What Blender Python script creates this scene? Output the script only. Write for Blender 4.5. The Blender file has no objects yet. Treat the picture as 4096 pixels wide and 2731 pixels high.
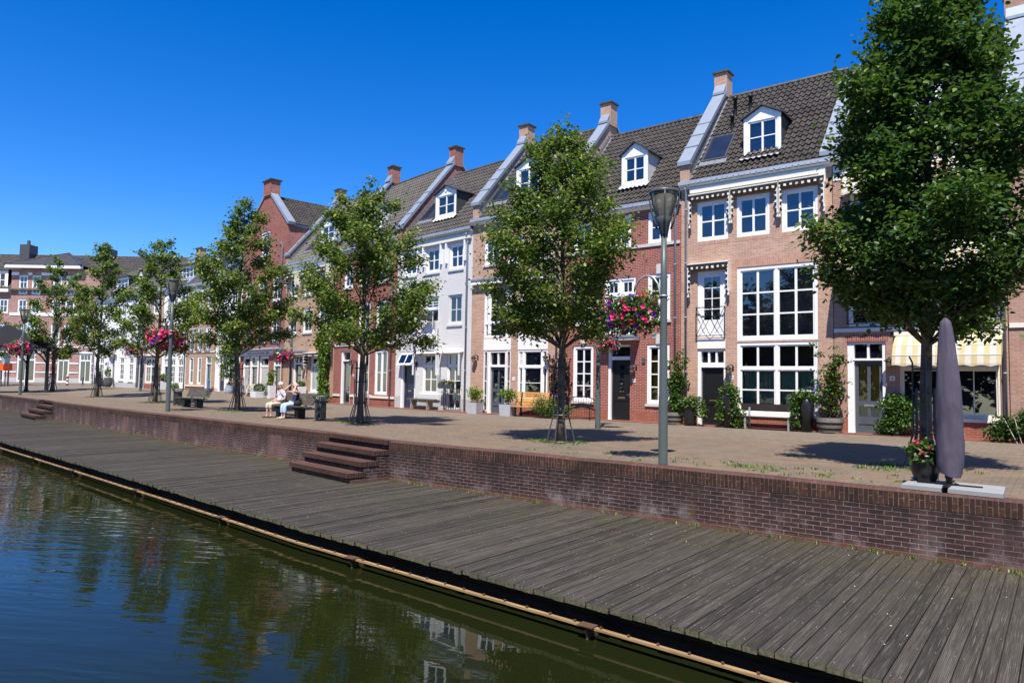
import bpy, math, random
import numpy as np
from mathutils import Vector, Matrix, noise as mnoise

# ------------------------------------------------------------------ camera, sky, sun, exposure
scene = bpy.context.scene
COL = scene.collection
cam_data = bpy.data.cameras.new('camera')
cam_data.sensor_width = 36.0
cam_data.lens = 24.735
cam_data.clip_end = 3000
cam = bpy.data.objects.new('camera', cam_data)
COL.objects.link(cam)
right = Vector((0.787480, 0.616112, 0.016772))
fwd = Vector((-0.615957, 0.785740, 0.056653))
upv = Vector((0.021726, -0.054945, 0.998253))
cam.matrix_world = Matrix((
    (right.x, upv.x, -fwd.x, 0),
    (right.y, upv.y, -fwd.y, 0),
    (right.z, upv.z, -fwd.z, 1.5),
    (0, 0, 0, 1)))
scene.camera = cam

SUN_DIR = Vector((0.214, -0.440, 0.872)).normalized()      # towards the sun
elev = math.asin(SUN_DIR.z)
world = bpy.data.worlds.new('World')
scene.world = world
world.use_nodes = True
wn = world.node_tree
wn.nodes.clear()
sky = wn.nodes.new('ShaderNodeTexSky')
sky.sky_type = 'NISHITA'
sky.sun_disc = False
sky.sun_elevation = elev
sky.sun_rotation = math.atan2(SUN_DIR.x, SUN_DIR.y)
sky.air_density = 0.85
sky.dust_density = 0.0
sky.ozone_density = 5.0
hs = wn.nodes.new('ShaderNodeHueSaturation')
hs.inputs['Hue'].default_value = 0.512
hs.inputs['Saturation'].default_value = 1.36
hs.inputs['Value'].default_value = 1.0
bg = wn.nodes.new('ShaderNodeBackground')
bg.inputs['Strength'].default_value = 0.128
wo = wn.nodes.new('ShaderNodeOutputWorld')
wn.links.new(sky.outputs[0], hs.inputs['Color'])
wn.links.new(hs.outputs[0], bg.inputs[0])
wn.links.new(bg.outputs[0], wo.inputs[0])

sun_data = bpy.data.lights.new('sun', 'SUN')
sun_data.energy = 4.9
sun_data.angle = math.radians(0.53)
sun_data.color = (1.0, 0.925, 0.82)
sun = bpy.data.objects.new('sun', sun_data)
sun.rotation_euler = SUN_DIR.to_track_quat('Z', 'Y').to_euler()
COL.objects.link(sun)

scene.view_settings.view_transform = 'Standard'
scene.view_settings.look = 'None'
scene.view_settings.exposure = 0.72
scene.view_settings.gamma = 1.0

# ------------------------------------------------------------------ small helpers
rnd = random.Random(7)


class MB:
    """collects polygons and links them as one mesh object"""

    def __init__(self):
        self.v, self.f, self.m, self.uv, self.mi = [], [], [], {}, 0

    def poly(self, pts, uv=None):
        b = len(self.v)
        self.v += [tuple(p) for p in pts]
        self.f.append(tuple(range(b, b + len(pts))))
        self.m.append(self.mi)
        if uv:
            self.uv[len(self.f) - 1] = uv

    def box(self, x0, x1, y0, y1, z0, z1):
        b = len(self.v)
        self.v += [(x0, y0, z0), (x1, y0, z0), (x1, y1, z0), (x0, y1, z0),
                   (x0, y0, z1), (x1, y0, z1), (x1, y1, z1), (x0, y1, z1)]
        for q in ((0, 3, 2, 1), (4, 5, 6, 7), (0, 1, 5, 4), (1, 2, 6, 5), (2, 3, 7, 6), (3, 0, 4, 7)):
            self.f.append(tuple(b + i for i in q))
            self.m.append(self.mi)

    def prism(self, pts, axis, a, b_):
        """pts: polygon in the plane across axis ('x': (y,z), 'y': (x,z), 'z': (x,y))"""
        def mk(p, t):
            return {'x': (t, p[0], p[1]), 'y': (p[0], t, p[1]), 'z': (p[0], p[1], t)}[axis]
        n_ = len(pts)
        b = len(self.v)
        self.v += [mk(p, a) for p in pts] + [mk(p, b_) for p in pts]
        self.f.append(tuple(range(b, b + n_)))
        self.m.append(self.mi)
        self.f.append(tuple(range(b + 2 * n_ - 1, b + n_ - 1, -1)))
        self.m.append(self.mi)
        for i in range(n_):
            j = (i + 1) % n_
            self.f.append((b + i, b + j, b + n_ + j, b + n_ + i))
            self.m.append(self.mi)

    def tube(self, pts, rad, n=8, cap=True):
        pts = [Vector(p) for p in pts]
        if not isinstance(rad, (list, tuple)):
            rad = [rad] * len(pts)
        b = len(self.v)
        prev = None
        for i, p in enumerate(pts):
            if i == 0:
                d = pts[1] - pts[0]
            elif i == len(pts) - 1:
                d = pts[-1] - pts[-2]
            else:
                d = pts[i + 1] - pts[i - 1]
            d = d.normalized() if d.length > 1e-9 else Vector((0, 0, 1))
            if prev is None:
                a = Vector((1, 0, 0)) if abs(d.x) < 0.9 else Vector((0, 1, 0))
            else:
                a = prev
            s = (a - d * a.dot(d)).normalized()
            prev = s
            t = d.cross(s)
            for k in range(n):
                an = 2 * math.pi * k / n
                self.v.append(tuple(p + (s * math.cos(an) + t * math.sin(an)) * rad[i]))
        for i in range(len(pts) - 1):
            for k in range(n):
                k2 = (k + 1) % n
                self.f.append((b + i * n + k, b + i * n + k2, b + (i + 1) * n + k2, b + (i + 1) * n + k))
                self.m.append(self.mi)
        if cap:
            self.f.append(tuple(b + k for k in reversed(range(n))))
            self.m.append(self.mi)
            e = b + (len(pts) - 1) * n
            self.f.append(tuple(e + k for k in range(n)))
            self.m.append(self.mi)

    def lathe(self, prof, n=16, c=(0, 0, 0), cap=True):
        self.tube([(c[0], c[1], c[2] + z) for r, z in prof], [max(r, 1e-4) for r, z in prof], n, cap)

    def build(self, name, mats, parent=None, smooth=False, loc=None):
        me = bpy.data.meshes.new(name)
        me.from_pydata(self.v, [], self.f)
        if not isinstance(mats, (list, tuple)):
            mats = [mats]
        for m in mats:
            me.materials.append(m)
        if len(mats) > 1:
            me.polygons.foreach_set('material_index', self.m)
        if self.uv:
            l = me.uv_layers.new(name='UVMap')
            for fi, uvs in self.uv.items():
                p = me.polygons[fi]
                for k, li in enumerate(p.loop_indices):
                    l.data[li].uv = uvs[k]
        if smooth:
            me.polygons.foreach_set('use_smooth', [True] * len(me.polygons))
        me.update()
        o = bpy.data.objects.new(name, me)
        COL.objects.link(o)
        if parent:
            o.parent = parent
        if loc:
            o.location = loc
        return o


def tag(o, label=None, cat=None, group=None, kind=None):
    if label:
        o['label'] = label
    if cat:
        o['category'] = cat
    if group:
        o['group'] = group
    if kind:
        o['kind'] = kind
    return o


def empty(name, loc=(0, 0, 0), rz=0.0, label=None, cat=None, group=None):
    o = bpy.data.objects.new(name, None)
    o.location = loc
    o.rotation_euler = (0, 0, rz)
    o.empty_display_size = 0.2
    COL.objects.link(o)
    return tag(o, label, cat, group)


def copy_tree(o, parent=None):
    c = o.copy()
    COL.objects.link(c)
    if parent:
        c.parent = parent
    for ch in list(o.children):
        copy_tree(ch, c)
    return c


# ------------------------------------------------------------------ materials
class NT:
    def __init__(self, name):
        self.m = bpy.data.materials.new(name)
        self.m.use_nodes = True
        self.t = self.m.node_tree
        self.t.nodes.clear()
        self.out = self.t.nodes.new('ShaderNodeOutputMaterial')

    def n(self, typ, **kw):
        nd = self.t.nodes.new(typ)
        for k, v in kw.items():
            setattr(nd, k, v)
        return nd

    def l(self, a, b):
        self.t.links.new(a, b)

    def math(self, op, a, b=None, clamp=False):
        nd = self.n('ShaderNodeMath', operation=op, use_clamp=clamp)
        for i, x in enumerate((a, b)):
            if x is None:
                continue
            if isinstance(x, (int, float)):
                nd.inputs[i].default_value = x
            else:
                self.l(x, nd.inputs[i])
        return nd.outputs[0]

    def mix(self, fac, a, b, mode='MIX'):
        nd = self.n('ShaderNodeMixRGB', blend_type=mode)
        for s, x in zip(nd.inputs, (fac, a, b)):
            if isinstance(x, (int, float)):
                s.default_value = x
            elif isinstance(x, tuple):
                s.default_value = (*x, 1) if len(x) == 3 else x
            else:
                self.l(x, s)
        return nd.outputs[0]

    def noise(self, vec, scale, detail=4, rough=0.55, scl=None):
        if scl:
            mp = self.n('ShaderNodeMapping')
            mp.inputs['Scale'].default_value = scl
            self.l(vec, mp.inputs[0])
            vec = mp.outputs[0]
        nd = self.n('ShaderNodeTexNoise')
        nd.inputs['Scale'].default_value = scale
        nd.inputs['Detail'].default_value = detail
        nd.inputs['Roughness'].default_value = rough
        if vec is not None:
            self.l(vec, nd.inputs['Vector'])
        return nd.outputs[0]

    def ramp(self, fac, stops):
        nd = self.n('ShaderNodeValToRGB')
        el = nd.color_ramp.elements
        while len(el) < len(stops):
            el.new(0.5)
        for e, (p, c) in zip(el, stops):
            e.position = p
            e.color = (c, c, c, 1) if isinstance(c, (int, float)) else (*c, 1)
        self.l(fac, nd.inputs[0])
        return nd.outputs[0]

    def bsdf(self, color=None, rough=0.6, metal=0.0, spec=0.5, bump=None, bump_s=0.3, bump_d=0.01):
        p = self.n('ShaderNodeBsdfPrincipled')
        if color is not None:
            if isinstance(color, tuple):
                p.inputs['Base Color'].default_value = (*color, 1)
            else:
                self.l(color, p.inputs['Base Color'])
        if isinstance(rough, (int, float)):
            p.inputs['Roughness'].default_value = rough
        else:
            self.l(rough, p.inputs['Roughness'])
        p.inputs['Metallic'].default_value = metal
        p.inputs['Specular IOR Level'].default_value = spec
        if bump is not None:
            b = self.n('ShaderNodeBump')
            b.inputs['Strength'].default_value = bump_s
            b.inputs['Distance'].default_value = bump_d
            self.l(bump, b.inputs['Height'])
            self.l(b.outputs[0], p.inputs['Normal'])
        self.l(p.outputs[0], self.out.inputs[0])
        return p

    def obj(self):
        return self.n('ShaderNodeTexCoord').outputs['Object']


def paint(name, color, rough=0.45, var=0.12, scale=6.0, metal=0.0, bump=0.05, spec=0.4):
    """painted / plain surface with slight dirt"""
    t = NT(name)
    c = t.obj()
    f = t.noise(c, scale, 5)
    g = t.noise(c, scale * 7, 3)
    fac = t.math('ADD', t.math('MULTIPLY', f, 0.7), t.math('MULTIPLY', g, 0.3))
    dark = tuple(x * (1 - var) for x in color)
    lite = tuple(min(1, x * (1 + var * 0.6)) for x in color)
    col = t.mix(t.ramp(fac, [(0.3, 0.0), (0.7, 1.0)]), dark, lite)
    t.bsdf(col, rough, metal, spec, g, bump, 0.004)
    return t.m


def brick(name, c1, c2, mortar, bw=0.22, bh=0.065, ms=0.011, uv=False, vert=False, stain=None, dirt=0.25, bump=0.5, sepia=None):
    t = NT(name)
    if uv:
        src = t.n('ShaderNodeTexCoord').outputs['UV']
        sp = t.n('ShaderNodeSeparateXYZ')
        t.l(src, sp.inputs[0])
        u, v = sp.outputs[0], sp.outputs[1]
    else:
        src = t.obj()
        sp = t.n('ShaderNodeSeparateXYZ')
        t.l(src, sp.inputs[0])
        u, v = t.math('ADD', sp.outputs[0], sp.outputs[1]), sp.outputs[2]
    cb = t.n('ShaderNodeCombineXYZ')
    if vert:
        u, v = v, u
    t.l(u, cb.inputs[0])
    t.l(v, cb.inputs[1])
    vec = cb.outputs[0]
    bt = t.n('ShaderNodeTexBrick')
    bt.inputs['Scale'].default_value = 1.0
    bt.inputs['Brick Width'].default_value = bw
    bt.inputs['Row Height'].default_value = bh
    bt.inputs['Mortar Size'].default_value = ms * 0.5
    bt.inputs['Mortar Smooth'].default_value = 0.15
    bt.inputs['Bias'].default_value = -0.1
    bt.inputs['Color1'].default_value = (*c1, 1)
    bt.inputs['Color2'].default_value = (*c2, 1)
    bt.inputs['Mortar'].default_value = (*mortar, 1)
    wv = t.n('ShaderNodeVectorMath', operation='ADD')
    wob = t.n('ShaderNodeTexNoise')
    wob.inputs['Scale'].default_value = 9.0
    t.l(vec, wob.inputs['Vector'])
    wm = t.n('ShaderNodeVectorMath', operation='SCALE')
    wm.inputs['Scale'].default_value = 0.008
    t.l(wob.outputs['Color'], wm.inputs[0])
    t.l(vec, wv.inputs[0])
    t.l(wm.outputs[0], wv.inputs[1])
    t.l(wv.outputs[0], bt.inputs['Vector'])
    col = bt.outputs['Color']
    big = t.noise(vec, 0.9, 5, 0.6)
    fine = t.noise(vec, 14, 4, 0.6, (0.6, 1.6, 1))
    col = t.mix(t.math('MULTIPLY', t.ramp(fine, [(0.3, 1.0), (0.65, 0.0)]), dirt * 1.4), col, tuple(x * 0.45 for x in c1), 'MIX')
    col = t.mix(t.math('MULTIPLY', t.ramp(big, [(0.42, 0.0), (0.7, 1.0)]), dirt), col, tuple(x * 0.55 for x in c2))
    if stain:
        col = stain(t, vec, u, v, col, bt)
    h = t.math('SUBTRACT', t.math('MULTIPLY', fine, 0.3), bt.outputs['Fac'])
    t.bsdf(col, 0.88, 0, 0.2, h, bump, 0.012)
    return t.m


def quay_stain(t, vec, u, v, col, bt, pink=0.12):
    # efflorescence low on the wall, soot streaks under the coping, yellow-green algae in patches
    lowf = t.ramp(v, [(0.0, 1.0), (0.35, 0.25), (0.6, 0.0)])   # v is 0 at deck, ~1 at coping
    n1 = t.noise(vec, 2.2, 6, 0.65)
    eff = t.math('MULTIPLY', t.ramp(n1, [(0.5, 0.0), (0.75, 0.8)]), lowf)
    col = t.mix(eff, col, (0.36, 0.31, 0.31))
    n4 = t.noise(vec, 0.55, 4, 0.5, (1, 0.35, 1))
    col = t.mix(t.ramp(n4, [(0.52, 0.0), (0.62, pink)]), col, (0.21, 0.12, 0.11))
    n2 = t.noise(vec, 3.0, 5, 0.6, (1.6, 0.25, 1))
    soot = t.math('MULTIPLY', t.ramp(n2, [(0.42, 0.0), (0.62, 0.85)]), t.ramp(v, [(0.3, 0.0), (0.72, 1.0)]))
    col = t.mix(soot, col, (0.022, 0.017, 0.018))
    n3 = t.noise(vec, 0.45, 5, 0.7, (1.0, 0.2, 1))
    alg = t.math('MULTIPLY', t.ramp(n3, [(0.6, 0.0), (0.72, 0.6)]), t.ramp(t.noise(vec, 6, 4), [(0.4, 0.0), (0.6, 1.0)]))
    col = t.mix(alg, col, (0.14, 0.11, 0.025))
    low2 = t.math('MULTIPLY', t.ramp(v, [(0.02, 1.0), (0.13, 0.0)]), 0.6)
    col = t.mix(low2, col, (0.17, 0.085, 0.055))
    return col


def coping_stain(t, vec, u, v, col, bt):
    n1 = t.noise(vec, 5.0, 5, 0.7, (1, 2.5, 1))
    col = t.mix(t.math('MULTIPLY', t.ramp(n1, [(0.52, 0.0), (0.66, 0.75)]), 1.0), col, (0.020, 0.015, 0.014))
    n2 = t.noise(vec, 0.5, 4, 0.6)
    col = t.mix(t.math('MULTIPLY', t.ramp(n2, [(0.60, 0.0), (0.70, 0.6)]), t.ramp(t.noise(vec, 9, 3), [(0.4, 0.0), (0.6, 1.0)])), col, (0.17, 0.12, 0.025))
    n3 = t.noise(vec, 11.0, 4, 0.7)
    return t.mix(t.ramp(n3, [(0.66, 0.0), (0.74, 0.7)]), col, (0.24, 0.20, 0.17))


M = {}
M['brown_brick'] = brick('brown_brick', (0.55, 0.335, 0.235), (0.41, 0.235, 0.165), (0.66, 0.58, 0.50))
M['brown_brick_soldier'] = brick('brown_brick_soldier', (0.54, 0.30, 0.205), (0.42, 0.215, 0.145), (0.60, 0.50, 0.40), vert=True)
M['dull_brick'] = brick('dull_brick', (0.44, 0.265, 0.195), (0.35, 0.185, 0.135), (0.52, 0.45, 0.39))
M['buff_brick'] = brick('buff_brick', (0.50, 0.33, 0.215), (0.40, 0.245, 0.155), (0.56, 0.47, 0.38))
M['red_brick'] = brick('red_brick', (0.33, 0.088, 0.058), (0.22, 0.052, 0.038), (0.60, 0.52, 0.46), dirt=0.2)
M['red_brick_soldier'] = brick('red_brick_soldier', (0.33, 0.088, 0.058), (0.24, 0.06, 0.04), (0.60, 0.52, 0.46), vert=True)
M['plinth_brick'] = brick('plinth_brick', (0.36, 0.115, 0.07), (0.27, 0.075, 0.05), (0.42, 0.33, 0.28), dirt=0.35)
M['rose_brick'] = brick('rose_brick', (0.40, 0.205, 0.165), (0.28, 0.125, 0.10), (0.56, 0.48, 0.44), bw=0.5, bh=0.16, ms=0.03)
M['grey_painted_brick'] = brick('grey_painted_brick', (0.68, 0.675, 0.66), (0.64, 0.635, 0.62), (0.58, 0.575, 0.56), dirt=0.1, bump=0.35)
M['grey_plinth'] = brick('grey_plinth', (0.50, 0.495, 0.485), (0.47, 0.465, 0.455), (0.42, 0.42, 0.41), dirt=0.15, bump=0.35)
M['white_painted_brick'] = brick('white_painted_brick', (0.82, 0.82, 0.81), (0.79, 0.79, 0.78), (0.72, 0.72, 0.72), dirt=0.05, bump=0.2)
M['quay_brick'] = brick('quay_brick', (0.074, 0.036, 0.032), (0.036, 0.021, 0.022), (0.27, 0.235, 0.225), bw=0.225, bh=0.0715, ms=0.0125, uv=True, stain=quay_stain, dirt=0.5, bump=0.9)
M['quay_brick_pink'] = brick('quay_brick_pink', (0.098, 0.050, 0.045), (0.052, 0.030, 0.031), (0.30, 0.255, 0.245), bw=0.225, bh=0.0715, ms=0.0125, uv=True, stain=lambda *a: quay_stain(*a, pink=0.6), dirt=0.4, bump=0.9)
M['quay_coping'] = brick('quay_coping', (0.110, 0.050, 0.032), (0.026, 0.017, 0.016), (0.24, 0.195, 0.17), bw=0.26, bh=0.068, ms=0.011, uv=True, vert=True, stain=coping_stain, dirt=0.7, bump=0.9)
M['step_tread'] = brick('step_tread', (0.135, 0.068, 0.055), (0.085, 0.045, 0.038), (0.10, 0.075, 0.065), bw=0.24, bh=0.082, ms=0.01, uv=True, vert=True, dirt=0.6, bump=0.5)

M['white_paint'] = paint('white_paint', (0.82, 0.82, 0.82), 0.35, 0.05)
M['cream_paint'] = paint('cream_paint', (0.74, 0.71, 0.62), 0.45, 0.06)
M['grey_stone'] = paint('grey_stone', (0.55, 0.53, 0.49), 0.8, 0.15)
M['pale_grey_paint'] = paint('pale_grey_paint', (0.62, 0.62, 0.61), 0.5, 0.06)
M['zinc'] = paint('zinc', (0.27, 0.31, 0.37), 0.5, 0.14, 3.0, 0.25)
M['lead'] = paint('lead', (0.20, 0.215, 0.24), 0.55, 0.3, 8.0, 0.2)
M['bright_lead'] = paint('bright_lead', (0.42, 0.44, 0.47), 0.5, 0.25, 8.0, 0.25)
M['black_paint'] = paint('black_paint', (0.009, 0.009, 0.010), 0.45, 0.2)
M['navy_paint'] = paint('navy_paint', (0.022, 0.026, 0.065), 0.3, 0.12)
M['slate_paint'] = paint('slate_paint', (0.075, 0.09, 0.11), 0.35, 0.12)
M['blue_paint'] = paint('blue_paint', (0.04, 0.12, 0.26), 0.35, 0.1)
M['dark_grey_cladding'] = paint('dark_grey_cladding', (0.06, 0.063, 0.068), 0.5, 0.15)
M['dark_roofing'] = paint('dark_roofing', (0.05, 0.05, 0.052), 0.6, 0.2)
M['iron'] = paint('iron', (0.022, 0.024, 0.026), 0.45, 0.25, 20, 0.3)
M['guard_steel'] = paint('guard_steel', (0.065, 0.067, 0.068), 0.5, 0.25, 20, 0.2)
M['green_iron'] = paint('green_iron', (0.02, 0.035, 0.03), 0.45, 0.25, 20, 0.2)
M['brass'] = paint('brass', (0.55, 0.40, 0.17), 0.3, 0.1, 20, 0.9)
M['steel'] = paint('steel', (0.55, 0.56, 0.57), 0.3, 0.1, 20, 0.9)
M['pole_paint'] = paint('pole_paint', (0.085, 0.105, 0.103), 0.4, 0.1, 4)
M['lamp_dark'] = paint('lamp_dark', (0.07, 0.08, 0.078), 0.4, 0.15, 6)
M['galvanised'] = paint('galvanised', (0.42, 0.43, 0.44), 0.45, 0.15, 12, 0.5)
M['solar'] = paint('solar', (0.018, 0.024, 0.04), 0.12, 0.3, 2, 0.0, 0.02, 0.8)
M['curtain_green'] = paint('curtain_green', (0.26, 0.42, 0.36), 0.85, 0.05, 3)
M['curtain_yellow'] = paint('curtain_yellow', (0.55, 0.40, 0.07), 0.85, 0.08, 3)
M['curtain_white'] = paint('curtain_white', (0.62, 0.62, 0.60), 0.85, 0.06, 3)
M['shutter'] = paint('shutter', (0.55, 0.62, 0.56), 0.6, 0.06, 3)
M['concrete_tile'] = paint('concrete_tile', (0.27, 0.28, 0.285), 0.75, 0.08, 5)
M['planter_zinc'] = paint('planter_zinc', (0.47, 0.49, 0.53), 0.5, 0.1, 4, 0.2)
M['planter_white'] = paint('planter_white', (0.66, 0.68, 0.70), 0.5, 0.08, 4)
M['pot_black'] = paint('pot_black', (0.016, 0.016, 0.018), 0.3, 0.3, 6)
M['pot_grey'] = paint('pot_grey', (0.09, 0.095, 0.10), 0.6, 0.2, 6)
M['pot_blue'] = paint('pot_blue', (0.34, 0.42, 0.52), 0.35, 0.1, 6)
M['soil'] = paint('soil', (0.03, 0.022, 0.016), 0.95, 0.3, 20)
M['umbrella_cloth'] = None
M['hair_white'] = paint('hair_white', (0.62, 0.60, 0.56), 0.6, 0.2, 60)
M['hair_blond'] = paint('hair_blond', (0.58, 0.50, 0.36), 0.6, 0.25, 60)
M['skin'] = paint('skin', (0.58, 0.36, 0.27), 0.55, 0.06, 12)
M['beige_cloth'] = paint('beige_cloth', (0.55, 0.48, 0.37), 0.85, 0.1, 9)
M['pale_blue_cloth'] = paint('pale_blue_cloth', (0.42, 0.56, 0.80), 0.85, 0.08, 9)
M['navy_cloth'] = paint('navy_cloth', (0.02, 0.018, 0.07), 0.85, 0.2, 9)
M['black_cloth'] = paint('black_cloth', (0.012, 0.012, 0.015), 0.85, 0.2, 9)
M['shoe_brown'] = paint('shoe_brown', (0.10, 0.065, 0.04), 0.6, 0.2, 20)
M['shoe_pale'] = paint('shoe_pale', (0.50, 0.46, 0.38), 0.6, 0.2, 20)
M['lip'] = paint('lip', (0.35, 0.10, 0.09), 0.5, 0.05, 12)
M['flag_red'] = paint('flag_red', (0.62, 0.02, 0.015), 0.75, 0.1, 9)
M['flag_white'] = paint('flag_white', (0.75, 0.75, 0.76), 0.75, 0.05, 9)
M['flag_blue'] = paint('flag_blue', (0.012, 0.06, 0.48), 0.75, 0.1, 9)
M['orange_cloth'] = paint('orange_cloth', (0.75, 0.22, 0.03), 0.7, 0.1, 9)
M['orange_paint'] = paint('orange_paint', (0.80, 0.10, 0.01), 0.5, 0.05, 9)
M['car_paint'] = paint('car_paint', (0.55, 0.58, 0.62), 0.2, 0.03, 2, 0.4, 0.0, 0.7)
M['rubber'] = paint('rubber', (0.015, 0.015, 0.015), 0.8, 0.1)
M['tail_light'] = paint('tail_light', (0.4, 0.01, 0.01), 0.2, 0.05)
M['plate_yellow'] = paint('plate_yellow', (0.8, 0.5, 0.02), 0.5, 0.05)
M['heart_white'] = paint('heart_white', (0.86, 0.86, 0.88), 0.7, 0.02)
M['letter_grey'] = paint('letter_grey', (0.10, 0.10, 0.11), 0.6, 0.05)
M['flag_pale_blue'] = paint('flag_pale_blue', (0.45, 0.58, 0.80), 0.7, 0.1, 5)


def cloth_umbrella():
    t = NT('umbrella_cloth')
    c = t.obj()
    f = t.noise(c, 3.5, 5, 0.6, (1, 1, 0.35))
    col = t.mix(t.ramp(f, [(0.35, 0.0), (0.65, 1.0)]), (0.062, 0.052, 0.078), (0.108, 0.094, 0.128))
    t.bsdf(col, 0.75, 0, 0.25, f, 0.6, 0.03)
    return t.m


M['umbrella_cloth'] = cloth_umbrella()


def wood(name, c1, c2, scl=(1.2, 18, 18), rough=0.8, bump=0.5):
    t = NT(name)
    c = t.obj()
    f = t.noise(c, 3.0, 6, 0.65, scl)
    g = t.noise(c, 1.7, 4)
    col = t.mix(t.ramp(f, [(0.32, 0.0), (0.68, 1.0)]), c1, c2)
    col = t.mix(t.math('MULTIPLY', t.ramp(g, [(0.4, 0.0), (0.7, 1.0)]), 0.4), col, tuple(x * 0.6 for x in c1))
    t.bsdf(col, rough, 0, 0.25, f, bump, 0.006)
    return t.m


M['teak'] = wood('teak', (0.42, 0.20, 0.045), (0.58, 0.32, 0.09))
M['dark_wood'] = wood('dark_wood', (0.018, 0.014, 0.012), (0.04, 0.033, 0.03))
M['grey_wood'] = wood('grey_wood', (0.075, 0.07, 0.062), (0.17, 0.155, 0.135))
M['weathered_slat'] = wood('weathered_slat', (0.035, 0.032, 0.026), (0.13, 0.12, 0.10))
M['pale_wood'] = wood('pale_wood', (0.42, 0.38, 0.31), (0.60, 0.56, 0.48))
M['barrel_wood'] = wood('barrel_wood', (0.16, 0.145, 0.125), (0.30, 0.275, 0.24), (14, 14, 1.2))
M['rustic_wood'] = wood('rustic_wood', (0.24, 0.20, 0.15), (0.38, 0.32, 0.25))


def glass_dark():
    t = NT('window_glass')
    c = t.obj()
    f = t.noise(c, 1.3, 4, 0.6)
    col = t.mix(t.ramp(f, [(0.4, 0.0), (0.7, 1.0)]), (0.003, 0.004, 0.009), (0.010, 0.012, 0.022))
    p = t.bsdf(col, 0.015, 0, 0.5, t.noise(c, 0.7, 2), 0.15, 0.02)
    p.inputs['IOR'].default_value = 2.1
    return t.m


def glass_clear(name='clear_glass', rough=0.0):
    t = NT(name)
    tr = t.n('ShaderNodeBsdfTransparent')
    tr.inputs[0].default_value = (0.88, 0.91, 0.90, 1)
    gl = t.n('ShaderNodeBsdfGlossy')
    gl.inputs['Roughness'].default_value = 0.01
    fr = t.n('ShaderNodeFresnel')
    fr.inputs['IOR'].default_value = 1.6
    mx = t.n('ShaderNodeMixShader')
    t.l(fr.outputs[0], mx.inputs[0])
    t.l(tr.outputs[0], mx.inputs[1])
    t.l(gl.outputs[0], mx.inputs[2])
    t.l(mx.outputs[0], t.out.inputs[0])
    return t.m


M['glass'] = glass_dark()
M['clear_glass'] = glass_clear()


def lamp_glass():
    t = NT('lamp_glass')
    tr = t.n('ShaderNodeBsdfTransparent')
    tr.inputs[0].default_value = (0.90, 0.87, 0.76, 1)
    df = t.n('ShaderNodeBsdfDiffuse')
    df.inputs[0].default_value = (0.42, 0.38, 0.28, 1)
    gl = t.n('ShaderNodeBsdfGlossy')
    gl.inputs['Roughness'].default_value = 0.05
    fr = t.n('ShaderNodeFresnel')
    m1 = t.n('ShaderNodeMixShader')
    m1.inputs[0].default_value = 0.42
    t.l(tr.outputs[0], m1.inputs[1])
    t.l(df.outputs[0], m1.inputs[2])
    m2 = t.n('ShaderNodeMixShader')
    t.l(fr.outputs[0], m2.inputs[0])
    t.l(m1.outputs[0], m2.inputs[1])
    t.l(gl.outputs[0], m2.inputs[2])
    t.l(m2.outputs[0], t.out.inputs[0])
    return t.m


M['lamp_glass'] = lamp_glass()


def stripes(name, a, b, period, axis=0, tilt=0.0, cut=0.5):
    t = NT(name)
    sp = t.n('ShaderNodeSeparateXYZ')
    t.l(t.obj(), sp.inputs[0])
    x = sp.outputs[axis]
    if tilt:
        x = t.math('ADD', x, t.math('MULTIPLY', sp.outputs[2], tilt))
    s = t.math('FRACT', t.math('DIVIDE', x, period))
    f = t.math('GREATER_THAN', s, cut)
    n_ = t.noise(t.obj(), 5, 4)
    col = t.mix(f, a, b)
    col = t.mix(t.math('MULTIPLY', t.ramp(n_, [(0.4, 0.0), (0.75, 1.0)]), 0.18), col, (0.12, 0.11, 0.09))
    t.bsdf(col, 0.85, 0, 0.2)
    return t.m


M['stripe_black'] = stripes('stripe_black', (0.015, 0.015, 0.015), (0.66, 0.66, 0.62), 0.20, 0, 0.0, 0.56)
M['stripe_black_side'] = stripes('stripe_black_side', (0.015, 0.015, 0.015), (0.66, 0.66, 0.62), 0.20, 2, 0.0, 0.56)
M['stripe_yellow'] = stripes('stripe_yellow', (0.50, 0.41, 0.23), (0.56, 0.53, 0.45), 0.30, 0)
M['stripe_post'] = stripes('stripe_post', (0.10, 0.02, 0.02), (0.75, 0.75, 0.75), 0.36, 2)


def floral():
    t = NT('floral_cloth')
    v = t.n('ShaderNodeTexVoronoi')
    v.inputs['Scale'].default_value = 13
    t.l(t.obj(), v.inputs['Vector'])
    f = t.noise(t.obj(), 14, 3)
    c = t.mix(t.ramp(f, [(0.5, 0.0), (0.55, 1.0)]), (0.75, 0.76, 0.78), (0.03, 0.08, 0.34))
    t.bsdf(c, 0.85, 0, 0.2)
    return t.m


M['floral_cloth'] = floral()


def roof_tile_mat(name='roof_tile', a=(0.030, 0.026, 0.022), b=(0.062, 0.053, 0.045)):
    t = NT(name)
    c = t.obj()
    cell = t.n('ShaderNodeTexVoronoi')
    cell.inputs['Scale'].default_value = 3.6
    t.l(c, cell.inputs['Vector'])
    hsv = t.n('ShaderNodeSeparateColor')
    t.l(cell.outputs['Color'], hsv.inputs[0])
    f = t.noise(c, 2.0, 6, 0.65)
    col = t.mix(hsv.outputs[0], a, b)
    col = t.mix(t.math('MULTIPLY', t.ramp(f, [(0.45, 0.0), (0.7, 1.0)]), 0.5), col, (0.085, 0.073, 0.058))
    t.bsdf(col, 0.48, 0, 0.5, t.noise(c, 30, 3), 0.2, 0.004)
    return t.m


M['roof_tile'] = roof_tile_mat()
M['black_roofing'] = paint('black_roofing', (0.010, 0.010, 0.011), 0.7, 0.2)
M['mossy_tile'] = roof_tile_mat('mossy_tile', (0.035, 0.032, 0.024), (0.085, 0.078, 0.05))


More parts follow.
